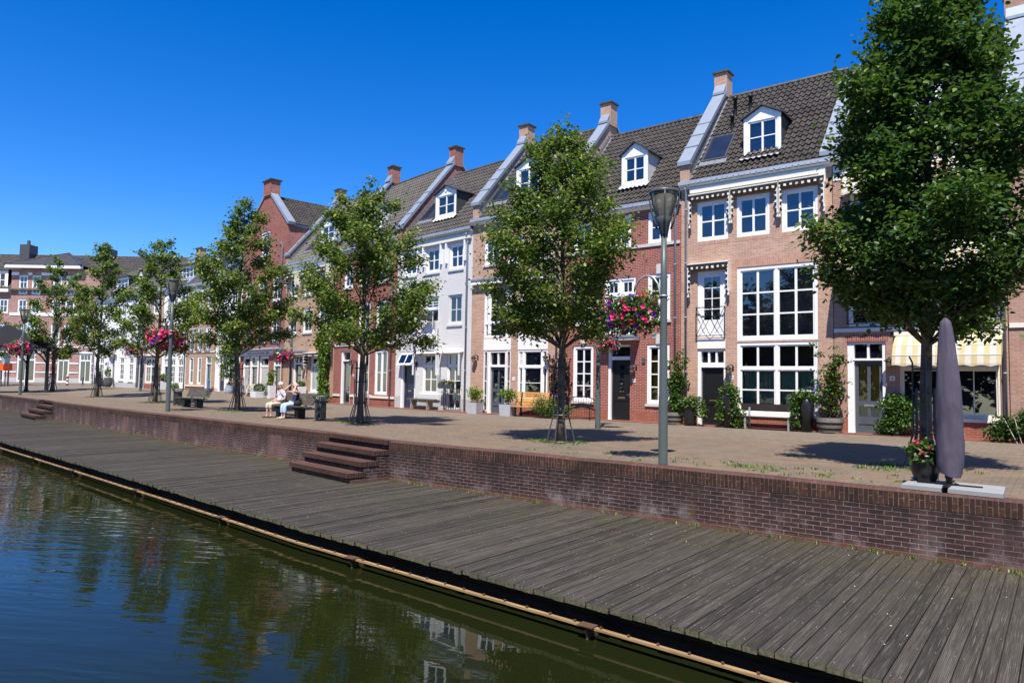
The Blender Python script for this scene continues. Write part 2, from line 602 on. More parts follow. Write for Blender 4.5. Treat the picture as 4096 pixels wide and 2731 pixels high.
def leaf_mat(name, dark, mid, light, trans=0.3, rough=0.42):
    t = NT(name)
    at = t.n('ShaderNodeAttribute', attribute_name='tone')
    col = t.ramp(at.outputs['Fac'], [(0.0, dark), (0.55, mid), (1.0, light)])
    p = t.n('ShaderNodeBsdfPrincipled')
    t.l(col, p.inputs['Base Color'])
    p.inputs['Roughness'].default_value = rough
    p.inputs['Specular IOR Level'].default_value = 0.35
    tl = t.n('ShaderNodeBsdfTranslucent')
    t.l(t.mix(0.5, col, (0.10, 0.20, 0.02)), tl.inputs[0])
    mx = t.n('ShaderNodeMixShader')
    mx.inputs[0].default_value = trans
    t.l(p.outputs[0], mx.inputs[1])
    t.l(tl.outputs[0], mx.inputs[2])
    t.l(mx.outputs[0], t.out.inputs[0])
    return t.m


M['linden_leaf'] = leaf_mat('linden_leaf', (0.040, 0.085, 0.012), (0.115, 0.190, 0.026), (0.42, 0.44, 0.10), 0.42)
M['dark_linden_leaf'] = leaf_mat('dark_linden_leaf', (0.018, 0.050, 0.013), (0.054, 0.125, 0.022), (0.22, 0.30, 0.05), 0.36)
M['ivy_leaf'] = leaf_mat('ivy_leaf', (0.018, 0.05, 0.010), (0.055, 0.13, 0.018), (0.17, 0.26, 0.035))
M['box_leaf'] = leaf_mat('box_leaf', (0.014, 0.04, 0.010), (0.035, 0.09, 0.014), (0.09, 0.15, 0.03))
M['lime_leaf'] = leaf_mat('lime_leaf', (0.05, 0.11, 0.010), (0.14, 0.25, 0.02), (0.34, 0.42, 0.06))
M['red_leaf'] = leaf_mat('red_leaf', (0.03, 0.006, 0.008), (0.07, 0.014, 0.016), (0.12, 0.05, 0.03))
M['grass_blade'] = leaf_mat('grass_blade', (0.06, 0.13, 0.012), (0.12, 0.22, 0.02), (0.25, 0.30, 0.06))


def petal_mat():
    t = NT('petal')
    at = t.n('ShaderNodeAttribute', attribute_name='tone')
    nd = t.n('ShaderNodeValToRGB')
    nd.color_ramp.interpolation = 'CONSTANT'
    el = nd.color_ramp.elements
    stops = [(0.0, (0.78, 0.03, 0.20)), (0.38, (0.62, 0.012, 0.06)), (0.6, (0.12, 0.015, 0.36)), (0.8, (0.80, 0.78, 0.68)), (0.9, (0.75, 0.10, 0.30))]
    while len(el) < len(stops):
        el.new(0.5)
    for e, (p, c) in zip(el, stops):
        e.position = p
        e.color = (*c, 1)
    t.l(at.outputs['Fac'], nd.inputs[0])
    p = t.n('ShaderNodeBsdfPrincipled')
    t.l(nd.outputs[0], p.inputs['Base Color'])
    p.inputs['Roughness'].default_value = 0.6
    tl = t.n('ShaderNodeBsdfTranslucent')
    t.l(nd.outputs[0], tl.inputs[0])
    mx = t.n('ShaderNodeMixShader')
    mx.inputs[0].default_value = 0.3
    t.l(p.outputs[0], mx.inputs[1])
    t.l(tl.outputs[0], mx.inputs[2])
    t.l(mx.outputs[0], t.out.inputs[0])
    return t.m


M['petal'] = petal_mat()


def bark():
    t = NT('bark')
    c = t.obj()
    f = t.noise(c, 7, 6, 0.7, (1, 1, 0.3))
    col = t.mix(t.ramp(f, [(0.35, 0.0), (0.65, 1.0)]), (0.055, 0.045, 0.035), (0.19, 0.165, 0.135))
    g = t.noise(c, 4, 5, 0.7)
    col = t.mix(t.ramp(g, [(0.56, 0.0), (0.64, 0.8)]), col, (0.24, 0.20, 0.035))
    t.bsdf(col, 0.9, 0, 0.15, f, 0.8, 0.02)
    return t.m


M['bark'] = bark()


def paving():
    t = NT('paving')
    c = t.obj()
    sp = t.n('ShaderNodeSeparateXYZ')
    t.l(c, sp.inputs[0])

    def br(bw, bh, ms, c1, c2, mo, rot):
        mp = t.n('ShaderNodeMapping')
        mp.inputs['Rotation'].default_value = (0, 0, rot)
        t.l(c, mp.inputs[0])
        b = t.n('ShaderNodeTexBrick')
        b.inputs['Scale'].default_value = 1.0
        b.inputs['Brick Width'].default_value = bw
        b.inputs['Row Height'].default_value = bh
        b.inputs['Mortar Size'].default_value = ms
        b.inputs['Mortar Smooth'].default_value = 0.3
        b.inputs['Color1'].default_value = (*c1, 1)
        b.inputs['Color2'].default_value = (*c2, 1)
        b.inputs['Mortar'].default_value = (*mo, 1)
        t.l(mp.outputs[0], b.inputs['Vector'])
        return b
    b1 = br(0.215, 0.108, 0.009, (0.182, 0.150, 0.115), (0.135, 0.111, 0.087), (0.085, 0.06, 0.035), 0.0)
    b2 = br(0.21, 0.105, 0.007, (0.212, 0.174, 0.130), (0.162, 0.133, 0.101), (0.09, 0.07, 0.05), math.radians(45))
    y = sp.outputs[1]
    far = t.ramp(t.math('MULTIPLY', t.math('SUBTRACT', y, 19.3), 1.0), [(0.0, 0.0), (0.06, 1.0)])
    col = t.mix(far, b1.outputs['Color'], b2.outputs['Color'])
    big = t.noise(c, 0.35, 5, 0.6)
    col = t.mix(t.math('MULTIPLY', t.ramp(big, [(0.35, 0.0), (0.7, 1.0)]), 0.35), col, (0.13, 0.105, 0.085))
    mid = t.noise(c, 2.4, 5, 0.65)
    col = t.mix(t.math('MULTIPLY', t.ramp(mid, [(0.5, 0.0), (0.72, 1.0)]), 0.35), col, (0.24, 0.195, 0.15))
    # moss and rusty debris in the joints, in patches near the quay
    jf = t.math('MULTIPLY', b1.outputs['Fac'], t.math('SUBTRACT', 1.0, far))
    patch = t.ramp(t.noise(c, 0.6, 4, 0.6), [(0.42, 0.0), (0.58, 1.0)])
    col = t.mix(t.math('MULTIPLY', jf, t.math('MULTIPLY', patch, 0.9)), col, (0.26, 0.115, 0.03))
    gp = t.ramp(t.noise(c, 0.9, 5, 0.7), [(0.60, 0.0), (0.70, 1.0)])
    gp = t.math('MULTIPLY', gp, t.ramp(t.noise(c, 22, 3), [(0.45, 0.0), (0.6, 1.0)]))
    col = t.mix(t.math('MULTIPLY', gp, t.math('MULTIPLY', t.math('SUBTRACT', 1.0, far), 0.35)), col, (0.13, 0.13, 0.03))
    # gully line between square and street
    gl = t.math('COMPARE', y, 20.05)
    gl.node.inputs[2].default_value = 0.11
    col = t.mix(t.math('MULTIPLY', gl, 0.6), col, (0.13, 0.085, 0.05))
    h = t.math('SUBTRACT', t.math('MULTIPLY', mid, 0.4), t.math('ADD', b1.outputs['Fac'], 0.0))
    t.bsdf(col, 0.88, 0, 0.2, h, 0.5, 0.01)
    return t.m


M['paving'] = paving()
M['red_paving'] = brick('red_paving', (0.27, 0.105, 0.075), (0.20, 0.075, 0.055), (0.14, 0.09, 0.07), bw=0.2, bh=0.1, uv=True)


def deck_mat():
    t = NT('deck_wood')
    at = t.n('ShaderNodeAttribute', attribute_name='tone')
    uvn = t.n('ShaderNodeTexCoord').outputs['UV']     # u across the plank (m), v along it (m)
    sp = t.n('ShaderNodeSeparateXYZ')
    t.l(uvn, sp.inputs[0])
    ob = t.obj()
    grain = t.noise(uvn, 5, 6, 0.7, (9, 0.9, 1))
    big = t.noise(ob, 0.8, 5, 0.6)
    fine = t.noise(uvn, 24, 4, 0.7, (3.0, 0.35, 1))
    col = t.mix(t.ramp(grain, [(0.34, 0.0), (0.68, 1.0)]), (0.021, 0.018, 0.015), (0.078, 0.069, 0.058))
    col = t.mix(at.outputs['Fac'], t.mix(1.0, col, (0.55, 0.53, 0.49), 'MULTIPLY'), t.mix(1.0, col, (1.50, 1.46, 1.38), 'MULTIPLY'))
    col = t.mix(t.math('MULTIPLY', t.ramp(fine, [(0.54, 0.0), (0.70, 1.0)]), 0.65), col, (0.24, 0.22, 0.19))
    wide = t.noise(uvn, 2.2, 5, 0.7, (2.2, 0.8, 1))
    col = t.mix(t.math('MULTIPLY', t.ramp(wide, [(0.52, 0.0), (0.68, 1.0)]), 0.4), col, (0.15, 0.137, 0.118))
    col = t.mix(t.math('MULTIPLY', t.ramp(big, [(0.45, 0.0), (0.65, 1.0)]), 0.35), col, (0.045, 0.042, 0.034))
    # greenish growth towards the wall side
    gr = t.math('MULTIPLY', t.ramp(t.noise(ob, 1.6, 5, 0.7), [(0.4, 0.0), (0.65, 1.0)]), t.ramp(sp.outputs[1], [(0.0, 0.1), (0.45, 0.15), (1.0, 0.75)]))
    gm = t.n('ShaderNodeMapping')
    col = t.mix(gr, col, (0.062, 0.056, 0.018))
    # fine ribs along the plank
    rib = t.math('SINE', t.math('MULTIPLY', sp.outputs[0], 2 * math.pi / 0.0145))
    col = t.mix(t.math('MULTIPLY', t.math('GREATER_THAN', rib, 0.45), 0.35), col, (0.02, 0.018, 0.016))
    t.bsdf(col, 0.82, 0, 0.3, t.math('ADD', t.math('MULTIPLY', rib, 0.5), grain), 0.6, 0.005)
    return t.m


M['deck_wood'] = deck_mat()
M['deck_end'] = wood('deck_end', (0.05, 0.05, 0.03), (0.16, 0.15, 0.10), (10, 10, 10))
M['beam_steel'] = wood('beam_steel', (0.22, 0.135, 0.06), (0.42, 0.29, 0.15), (0.6, 12, 12), 0.55)
M['rust'] = paint('rust', (0.10, 0.055, 0.03), 0.8, 0.4, 14)


def water_mat():
    t = NT('water')
    c = t.obj()
    sp = t.n('ShaderNodeSeparateXYZ')
    t.l(c, sp.inputs[0])
    # rippled further along the canal, nearly still close to the near deck
    calm = t.ramp(t.math('MULTIPLY', t.math('ADD', sp.outputs[0], t.math('MULTIPLY', sp.outputs[1], 0.55)), -0.05), [(0.10, 0.10), (0.32, 1.0)])
    mp = t.n('ShaderNodeMapping')
    mp.inputs['Rotation'].default_value = (0, 0, math.radians(-30))
    t.l(c, mp.inputs[0])
    rc = mp.outputs[0]
    w1 = t.noise(rc, 2.1, 2, 0.4, (0.45, 2.4, 1))
    w2 = t.noise(rc, 5.2, 2, 0.4, (0.5, 2.2, 1))
    w3 = t.noise(c, 0.9, 2, 0.5)
    belt = t.ramp(t.noise(c, 0.22, 3, 0.6), [(0.38, 0.25), (0.62, 1.0)])
    h = t.math('ADD', t.math('MULTIPLY', w1, 1.0), t.math('MULTIPLY', w2, 0.30))
    h = t.math('MULTIPLY', h, t.math('MULTIPLY', calm, belt))
    h = t.math('ADD', h, t.math('MULTIPLY', w3, 0.22))
    p = t.bsdf((0.0095, 0.0125, 0.0032), 0.01, 0, 0.5, h, 0.36, 0.035)
    p.inputs['IOR'].default_value = 1.33
    return t.m


M['water'] = water_mat()

# ------------------------------------------------------------------ ground, water, deck, quay
def ground_z(x, y):
    a = min(1.0, max(0.0, (-x - 38) / 16.0))
    b = min(1.0, max(0.0, (y - 20.5) / 6.0))
    a = a * a * (3 - 2 * a)
    b = b * b * (3 - 2 * b)
    return 0.3 * a * b


WALL = [(60, 11.85), (6, 11.85), (-13.05, 11.85), (-16.65, 12.42), (-29.0, 13.35), (-40.9, 14.45), (-43.0, 14.75), (-46.6, 15.2), (-56.6, 16.3), (-110, 23.0)]
EDGE = [(60, 6.55), (6, 6.62), (-2.0, 6.78), (-4.43, 6.9), (-9.98, 7.15), (-15.2, 7.62), (-21.6, 8.15), (-30.35, 8.85), (-45, 10.5), (-110, 19.0)]


def along(poly, x):
    for (xa, ya), (xb, yb) in zip(poly, poly[1:]):
        if xb <= x <= xa:
            return ya + (yb - ya) * (x - xa) / (xb - xa)
    return poly[-1][1]


DZ = -0.97
WZ = -1.34

mb = MB()
xs = sorted(set([-700, -400, -250, -180, -140] + [-125 + i * 2.5 for i in range(52)] + [20, 40, 80, 160, 400] + [p[0] for p in WALL]))
ys = [19, 20.5, 22, 23.5, 25, 26.5, 29, 34, 40, 60, 100, 200, 420, 700]
for xa, xb in zip(xs, xs[1:]):
    cols = []
    for x in (xa, xb):
        y0 = along(WALL, x) + 0.22 if -110 <= x <= 60 else (11.5 if x > 0 else 23.3)
        yy = [y0] + [max(y0 + 0.2 + 0.1 * k, v) for k, v in enumerate(ys)]
        cols.append([(x, y, ground_z(x, y)) for y in yy])
    for k in range(len(ys)):
        mb.poly([cols[0][k], cols[1][k], cols[1][k + 1], cols[0][k + 1]])
tag(mb.build('paved_square', M['paving']), kind='structure')

mb = MB()
mb.poly([(-400, -60, WZ), (120, -60, WZ), (120, 30, WZ), (-400, 30, WZ)])
tag(mb.build('canal_water', M['water']), kind='structure')

# --- wooden deck: planks across, one mesh
mb = MB()
tones = []
PW, GAP = 0.140, 0.011
x = 9.0
pr = random.Random(3)
while x > -95:
    xa, xb = x, x - PW
    ya, yb = along(EDGE, xa), along(EDGE, xb)
    yw = along(WALL, xa) + 0.15
    dz = pr.uniform(-0.004, 0.004)
    dy = pr.uniform(-0.022, 0.018)
    z1 = DZ + dz
    z0 = z1 - 0.055
    tone = min(1, max(0, pr.gauss(0.38, 0.26)))
    off = pr.uniform(0, 50)
    P = [(xb, yb + dy, z1), (xa, ya + dy, z1), (xa, yw, z1), (xb, yw, z1)]
    L = yw - ya
    mb.mi = 0
    mb.poly(P, [(off, 0), (off + PW, 0), (off + PW, 1), (off, 1)] if False else [(off, 0), (off + PW, 0), (off + PW, 1.0), (off, 1.0)])
    Q = [(p[0], p[1], z0) for p in P]
    mb.mi = 1
    mb.poly([Q[0], Q[1], P[1], P[0]], [(0, 0), (PW, 0), (PW, .05), (0, .05)])
    mb.mi = 0
    mb.poly([Q[1], Q[2], P[2], P[1]], [(off, 0), (off, 1), (off + .02, 1), (off + .02, 0)])
    mb.poly([Q[3], Q[0], P[0], P[3]], [(off, 0), (off, 1), (off + .02, 1), (off + .02, 0)])
    tones += [tone] * 4
    x -= PW + GAP
deck = mb.build('wooden_deck', [M['deck_wood'], M['deck_end']])
at = deck.data.attributes.new('tone', 'FLOAT', 'FACE')
at.data.foreach_set('value', tones)
tag(deck, kind='structure')

# screw heads on the near planks: little steel studs in rows
mb = MB()
x = 5.0
sr = random.Random(5)
while x > -16:
    for k, fy in enumerate((0.03, 0.2, 0.37, 0.54, 0.71, 0.88, 0.97)):
        y0, y1 = along(EDGE, x), along(WALL, x)
        for dx in (0.035, 0.107):
            if sr.random() < 0.45:
                xx, y = x - dx, y0 + (y1 - y0) * fy + sr.uniform(-0.02, 0.02)
                mb.lathe([(0.006, 0.0), (0.006, 0.005), (0.003, 0.006)], 6, (xx, y, DZ + 0.002))
    x -= PW + GAP
tag(mb.build('deck_screws', M['galvanised']), 'small steel screw heads in rows on the wooden deck', 'screws', kind='stuff')

# --- dark substructure below the deck and the steel beam with its brackets
mb = MB()
for (xa, ya), (xb, yb) in zip(EDGE, EDGE[1:]):
    mb.poly([(xb, yb + 0.32, -2.2), (xa, ya + 0.32, -2.2), (xa, ya + 0.32, -1.03), (xb, yb + 0.32, -1.03)])
tag(mb.build('deck_substructure', M['dark_wood']), kind='structure')

beam = empty('mooring_beam', (-8, 7.0, -1.2), 0, 'rusty steel beam running along the edge of the deck just above the water', 'beam')
mb = MB()
E2 = [(12, 6.58)] + EDGE[1:-1] + [(-95, 17.03)]
for (xa, ya), (xb, yb) in zip(E2, E2[1:]):
    d = Vector((xb - xa, yb - ya, 0))
    nrm = Vector((d.y, -d.x, 0)).normalized()
    if nrm.y > 0:
        nrm = -nrm
    for o0, o1, z0, z1 in ((0.02, 0.075, -1.215, -1.190),):
        A, B = Vector((xa, ya, 0)), Vector((xb, yb, 0))
        c = [A + nrm * o0, B + nrm * o0, B + nrm * o1, A + nrm * o1]
        lo = [(p.x + 8, p.y - 7, z0 + 1.2) for p in c]
        hi = [(p.x + 8, p.y - 7, z1 + 1.2) for p in c]
        mb.poly(hi)
        mb.poly(lo[::-1])
        for i in range(4):
            j = (i + 1) % 4
            mb.poly([lo[i], lo[j], hi[j], hi[i]])
mb.build('flange', M['beam_steel'], beam)
mb = MB()
x = 4.0
while x > -60:      # small lugs standing on the flange
    y = along(EDGE, x) - 0.05
    mb.box(x + 8 - 0.012, x + 8 + 0.012, y - 7 - 0.012, y - 7 + 0.012, 0.009, 0.035)
    x -= 0.35
mb.build('lugs', M['rust'], beam)
for bx in (0.1, -4.22, -8.49, -12.8, -17.2, -21.9, -25.9, -31.0, -36.5, -43):
    y = along(EDGE, bx)
    mb = MB()
    mb.box(bx + 8 - 0.10, bx + 8 + 0.10, y - 7 - 0.13, y - 7 + 0.0, 0.011, 0.024)
    mb.box(bx + 8 - 0.012, bx + 8 + 0.012, y - 7 - 0.07, y - 7 + 0.30, -0.6, -0.016)
    mb.prism([(y - 7 - 0.07, -0.016), (y - 7 - 0.115, -0.016), (y - 7 - 0.07, -0.12)], 'x', bx + 8 - 0.012, bx + 8 + 0.012)
    mb.build('bracket', M['rust'], beam)

# --- quay walls
UACC = [0.0]


def quay(name, pts, label, ztop=0.0, mat='quay_brick'):
    root = empty(name, (pts[0][0], pts[0][1], DZ), 0, label, 'quay wall')
    ox, oy = pts[0]
    body, cop = MB(), MB()
    u = 0.0
    cap_h, cap_d = 0.245, 0.25
    for (xa, ya), (xb, yb) in zip(pts, pts[1:]):
        L = math.hypot(xb - xa, yb - ya)
        d = Vector(((xb - xa) / L, (yb - ya) / L))
        nv = Vector((-d.y, d.x))
        if nv.y < 0:
            nv = -nv
        A, B = (xa - ox, ya - oy), (xb - ox, yb - oy)
        A2, B2 = (A[0] + nv.x * cap_d, A[1] + nv.y * cap_d), (B[0] + nv.x * cap_d, B[1] + nv.y * cap_d)
        zt = ztop - DZ
        zc = zt - cap_h
        ua, ub = u, u + L
        body.poly([(B[0], B[1], -0.4), (A[0], A[1], -0.4), (A[0], A[1], zc), (B[0], B[1], zc)], [(ub, -0.4), (ua, -0.4), (ua, zc), (ub, zc)])
        f = 0.006
        A1, B1 = (A[0] - nv.x * f, A[1] - nv.y * f), (B[0] - nv.x * f, B[1] - nv.y * f)
        e = 0.035
        Ae, Be = (A[0] + nv.x * e, A[1] + nv.y * e), (B[0] + nv.x * e, B[1] + nv.y * e)
        n = max(1, int(L / 0.9))
        zl = [zt + pr.uniform(-0.006, 0.006) for _ in range(n + 1)]
        if pts[0] != (xa, ya):
            zl[0] = last
        last = zl[-1]
        for k in range(n):
            s, t2 = k / n, (k + 1) / n

            def lerp(p, q, w):
                return (p[0] + (q[0] - p[0]) * w, p[1] + (q[1] - p[1]) * w)
            a1, b1 = lerp(A1, B1, s), lerp(A1, B1, t2)
            ae, be = lerp(Ae, Be, s), lerp(Ae, Be, t2)
            a2, b2 = lerp(A2, B2, s), lerp(A2, B2, t2)
            us, ut = ua + L * s, ua + L * t2
            za, zb_ = zl[k], zl[k + 1]
            cop.mi = 0
            cop.poly([(*b1, zc), (*a1, zc), (*a1, za - 0.03), (*b1, zb_ - 0.03)], [(ut, 0.005), (us, 0.005), (us, .215), (ut, .215)])
            cop.mi = 1
            cop.poly([(*b1, zb_ - 0.03), (*a1, za - 0.03), (*ae, za), (*be, zb_)], [(ut, 0.0), (us, 0.0), (us, .04), (ut, .04)])
            cop.poly([(*be, zb_), (*ae, za), (*a2, za + 0.004), (*b2, zb_ + 0.004)], [(ut, 0.005), (us, 0.005), (us, .235), (ut, .235)])
        u += L
    # end faces
    for (px, py), (qx, qy) in ((pts[0], pts[1]), (pts[-1], pts[-2])):
        a = (px - ox, py - oy)
        body.poly([(*a, -0.4), (a[0], a[1] + cap_d, -0.4), (a[0], a[1] + cap_d, zc), (*a, zc)], [(0, -.4), (cap_d, -.4), (cap_d, zc), (0, zc)])
        cop.mi = 0
        cop.poly([(a[0], a[1], zc), (a[0], a[1] + cap_d, zc), (a[0], a[1] + cap_d, zt - 0.002), (a[0], a[1] + 0.03, zt - 0.002), (a[0], a[1], zt - 0.03)], [(0, 0), (cap_d, 0), (cap_d, .23), (0.03, .23), (0, .2)])
    body.build('wall', M[mat], root)
    cop.build('coping', [M['quay_coping'], M['step_tread']], root)
    return root


quay('quay_wall', [(20, 11.85), (6, 11.85), (-13.05, 11.85)], 'dark brick quay wall below the umbrella and the big tree, white streaks at its foot')
quay('quay_wall', [(-16.05, 12.40), (-29.0, 13.35), (-40.9, 14.45), (-43.0, 14.75)], 'pinkish brick quay wall between the two flights of brick steps', mat='quay_brick_pink')
quay('quay_wall', [(-46.2, 15.15), (-56.6, 16.3), (-95, 21.12)], 'brick quay wall left of the farther flight of steps', mat='quay_brick_pink')


def steps(x0, x1, yb, rot, label, n=4, dpt=0.42):
    """brick steps in local frame: x along the wall (0..w), y towards the square; origin front-left bottom"""
    w = x1
    root = empty('brick_steps', x0, rot, label, 'steps')
    rise = 0.97 / n
    nose, th = 0.07, 0.115
    for i in range(n):
        y0 = i * dpt
        z1 = (i + 1) * rise - 0.004
        yend = n * dpt + 0.35
        tr = MB()
        # tread: brick on edge, overhanging
        A = [(0, y0), (w, y0), (w, y0 + dpt + 0.12 if i < n - 1 else yend), (0, y0 + dpt + 0.12 if i < n - 1 else yend)]
        tr.mi = 1
        tr.poly([(A[0][0], A[0][1], z1), (A[1][0], A[1][1], z1), (A[2][0], A[2][1], z1), (A[3][0], A[3][1], z1)], [(0, 0), (w, 0), (w, .5), (0, .5)])
        tr.mi = 0
        tr.poly([(0, y0, z1 - th), (w, y0, z1 - th), (w, y0, z1), (0, y0, z1)], [(0, 0), (w, 0), (w, .115), (0, .115)])
        tr.poly([(w, y0, z1 - th), (w, A[2][1], z1 - th), (w, A[2][1], z1), (w, y0, z1)], [(0, 0), (.5, 0), (.5, .115), (0, .115)])
        tr.poly([(0, A[3][1], z1 - th), (0, y0, z1 - th), (0, y0, z1), (0, A[3][1], z1)], [(0, 0), (.5, 0), (.5, .115), (0, .115)])
        tr.poly([(0, y0, z1 - th), (0, y0 + nose, z1 - th), (w, y0 + nose, z1 - th), (w, y0, z1 - th)], [(0, 0), (0, .1), (w, .1), (w, 0)])
        tr.build('tread', [M['quay_coping'], M['step_tread']], root)
    bd = MB()
    for i in range(n):
        y0 = i * dpt + nose
        z0 = i * rise - (0.15 if i == 0 else 0.0)
        z1 = (i + 1) * rise - 0.004 - th
        s = 0.012
        bd.poly([(s, y0, z0), (w - s, y0, z0), (w - s, y0, z1), (s, y0, z1)], [(0, z0), (w, z0), (w, z1), (0, z1)])
        yn = (i + 1) * dpt + nose if i < n - 1 else n * dpt + 0.35
        for xx in (s, w - s):
            bd.poly([(xx, y0, -.15), (xx, yn, -.15), (xx, yn, z1 + 0.0), (xx, y0, z1 + 0.0)], [(y0, -.15), (yn, -.15), (yn, z1), (y0, z1)])
    bd.build('riser_wall', M['quay_brick'], root)
    return root


ang = math.atan2(12.40 - 11.85, -16.05 + 13.05)
steps((-16.25, 11.22, DZ), 2.98, 0, math.atan2(10.87 - 11.30, 3.0), 'wide flight of four brick steps from the deck up to the square, nearer flight', 4, 0.36)
steps((-46.6, 14.35, DZ), 3.9, 0, math.atan2(13.75 - 14.3, 4.0), 'smaller looking flight of brick steps at the far left of the deck', 4, 0.36)

# ------------------------------------------------------------------ house kit
def facade(mb, x0, x1, z0, z1, holes, depth=0.14, y=0.0, band=None):
    """front wall at y with real openings and reveals; holes: (xa,xb,za,zb)"""
    hs_ = [(max(a, x0), min(b, x1), max(c, z0), min(d, z1)) for a, b, c, d in holes]
    X = sorted(set([x0, x1] + [h[0] for h in hs_] + [h[1] for h in hs_]))
    Z = sorted(set([z0, z1] + [h[2] for h in hs_] + [h[3] for h in hs_] + ([band] if band else [])))
    base = mb.mi
    for xa, xb in zip(X, X[1:]):
        for za, zb in zip(Z, Z[1:]):
            if xb - xa < 1e-5 or zb - za < 1e-5:
                continue
            cx, cz = (xa + xb) / 2, (za + zb) / 2
            if any(a < cx < b and c < cz < d for a, b, c, d in hs_):
                continue
            mb.mi = 1 if (band and cz < band) else base
            mb.poly([(xa, y, za), (xb, y, za), (xb, y, zb), (xa, y, zb)])
    mb.mi = base
    for a, b, c, d in hs_:
        mb.mi = 1 if (band and d < band) else base
        mb.poly([(a, y, c), (a, y + depth, c), (a, y + depth, d), (a, y, d)])
        mb.poly([(b, y + depth, c), (b, y, c), (b, y, d), (b, y + depth, d)])
        mb.poly([(a, y, d), (a, y + depth, d), (b, y + depth, d), (b, y, d)])
        mb.poly([(a, y + depth, c), (a, y, c), (b, y, c), (b, y + depth, c)])
    mb.mi = base


def tile_roof(mb, x0, x1, ye, ze, yr, zr, pw=0.205, pl=0.335):
    """pantiles as real S-shaped rows between eave (ye,ze) and ridge (yr,zr); slope may run either way in y"""
    L = math.hypot(yr - ye, zr - ze)
    dy, dz = (yr - ye) / L, (zr - ze) / L
    sgn = 1 if dy > 0 else -1
    ny, nz = -dz * sgn, abs(dy)
    rows = max(2, int(round(L / pl)))
    pl = L / rows
    ncol = max(2, int(round((x1 - x0) / pw)))
    pw = (x1 - x0) / ncol
    prof = [(0.0, 0.0), (0.20, 0.008), (0.38, 0.048), (0.56, 0.072), (0.74, 0.055), (0.90, 0.012)]
    xs_ = [x0 + (c + u) * pw for c in range(ncol) for u, _ in prof] + [x1]
    hs_ = [h for c in range(ncol) for _, h in prof] + [0.0]
    n = len(xs_)
    jr = random.Random(int(abs(x0 * 37 + ze * 11)))
    for r in range(rows):
        s0, s1 = r * pl - 0.035, (r + 1) * pl
        lo, hi, un = [], [], []
        j = jr.uniform(-0.004, 0.004)
        for i in range(n):
            h = hs_[i]
            jj = j + 0.004 * math.sin(xs_[i] * 9.1 + r * 2.3)
            for lst, s, hh in ((lo, s0, h + 0.055 + jj), (hi, s1, h + 0.002), (un, s0, h + 0.008)):
                lst.append((xs_[i], ye + dy * s + ny * hh, ze + dz * s + nz * hh))
        b = len(mb.v)
        mb.v += lo + hi + un
        for i in range(n - 1):
            mb.f.append((b + i, b + i + 1, b + n + i + 1, b + n + i) if sgn > 0 else (b + i + 1, b + i, b + n + i, b + n + i + 1))
            mb.m.append(mb.mi)
            mb.f.append((b + 2 * n + i, b + 2 * n + i + 1, b + i + 1, b + i))
            mb.m.append(mb.mi)


def ridge_caps(mb, x0, x1, y, z):
    n = max(1, int((x1 - x0) / 0.36))
    w = (x1 - x0) / n
    for k in range(n):
        a, b = x0 + k * w - 0.03, x0 + (k + 1) * w
        mb.tube([(a, y, z), (a + 0.06, y, z), (a + 0.07, y, z), (b, y, z)], [0.125, 0.125, 0.11, 0.10], 8)


def bars(mb, x0, x1, z0, z1, y0, y1, fr):
    mb.box(x0, x0 + fr, y0, y1, z0, z1)
    mb.box(x1 - fr, x1, y0, y1, z0, z1)
    mb.box(x0 + fr, x1 - fr, y0, y1, z1 - fr, z1)
    mb.box(x0 + fr, x1 - fr, y0, y1, z0, z0 + fr)


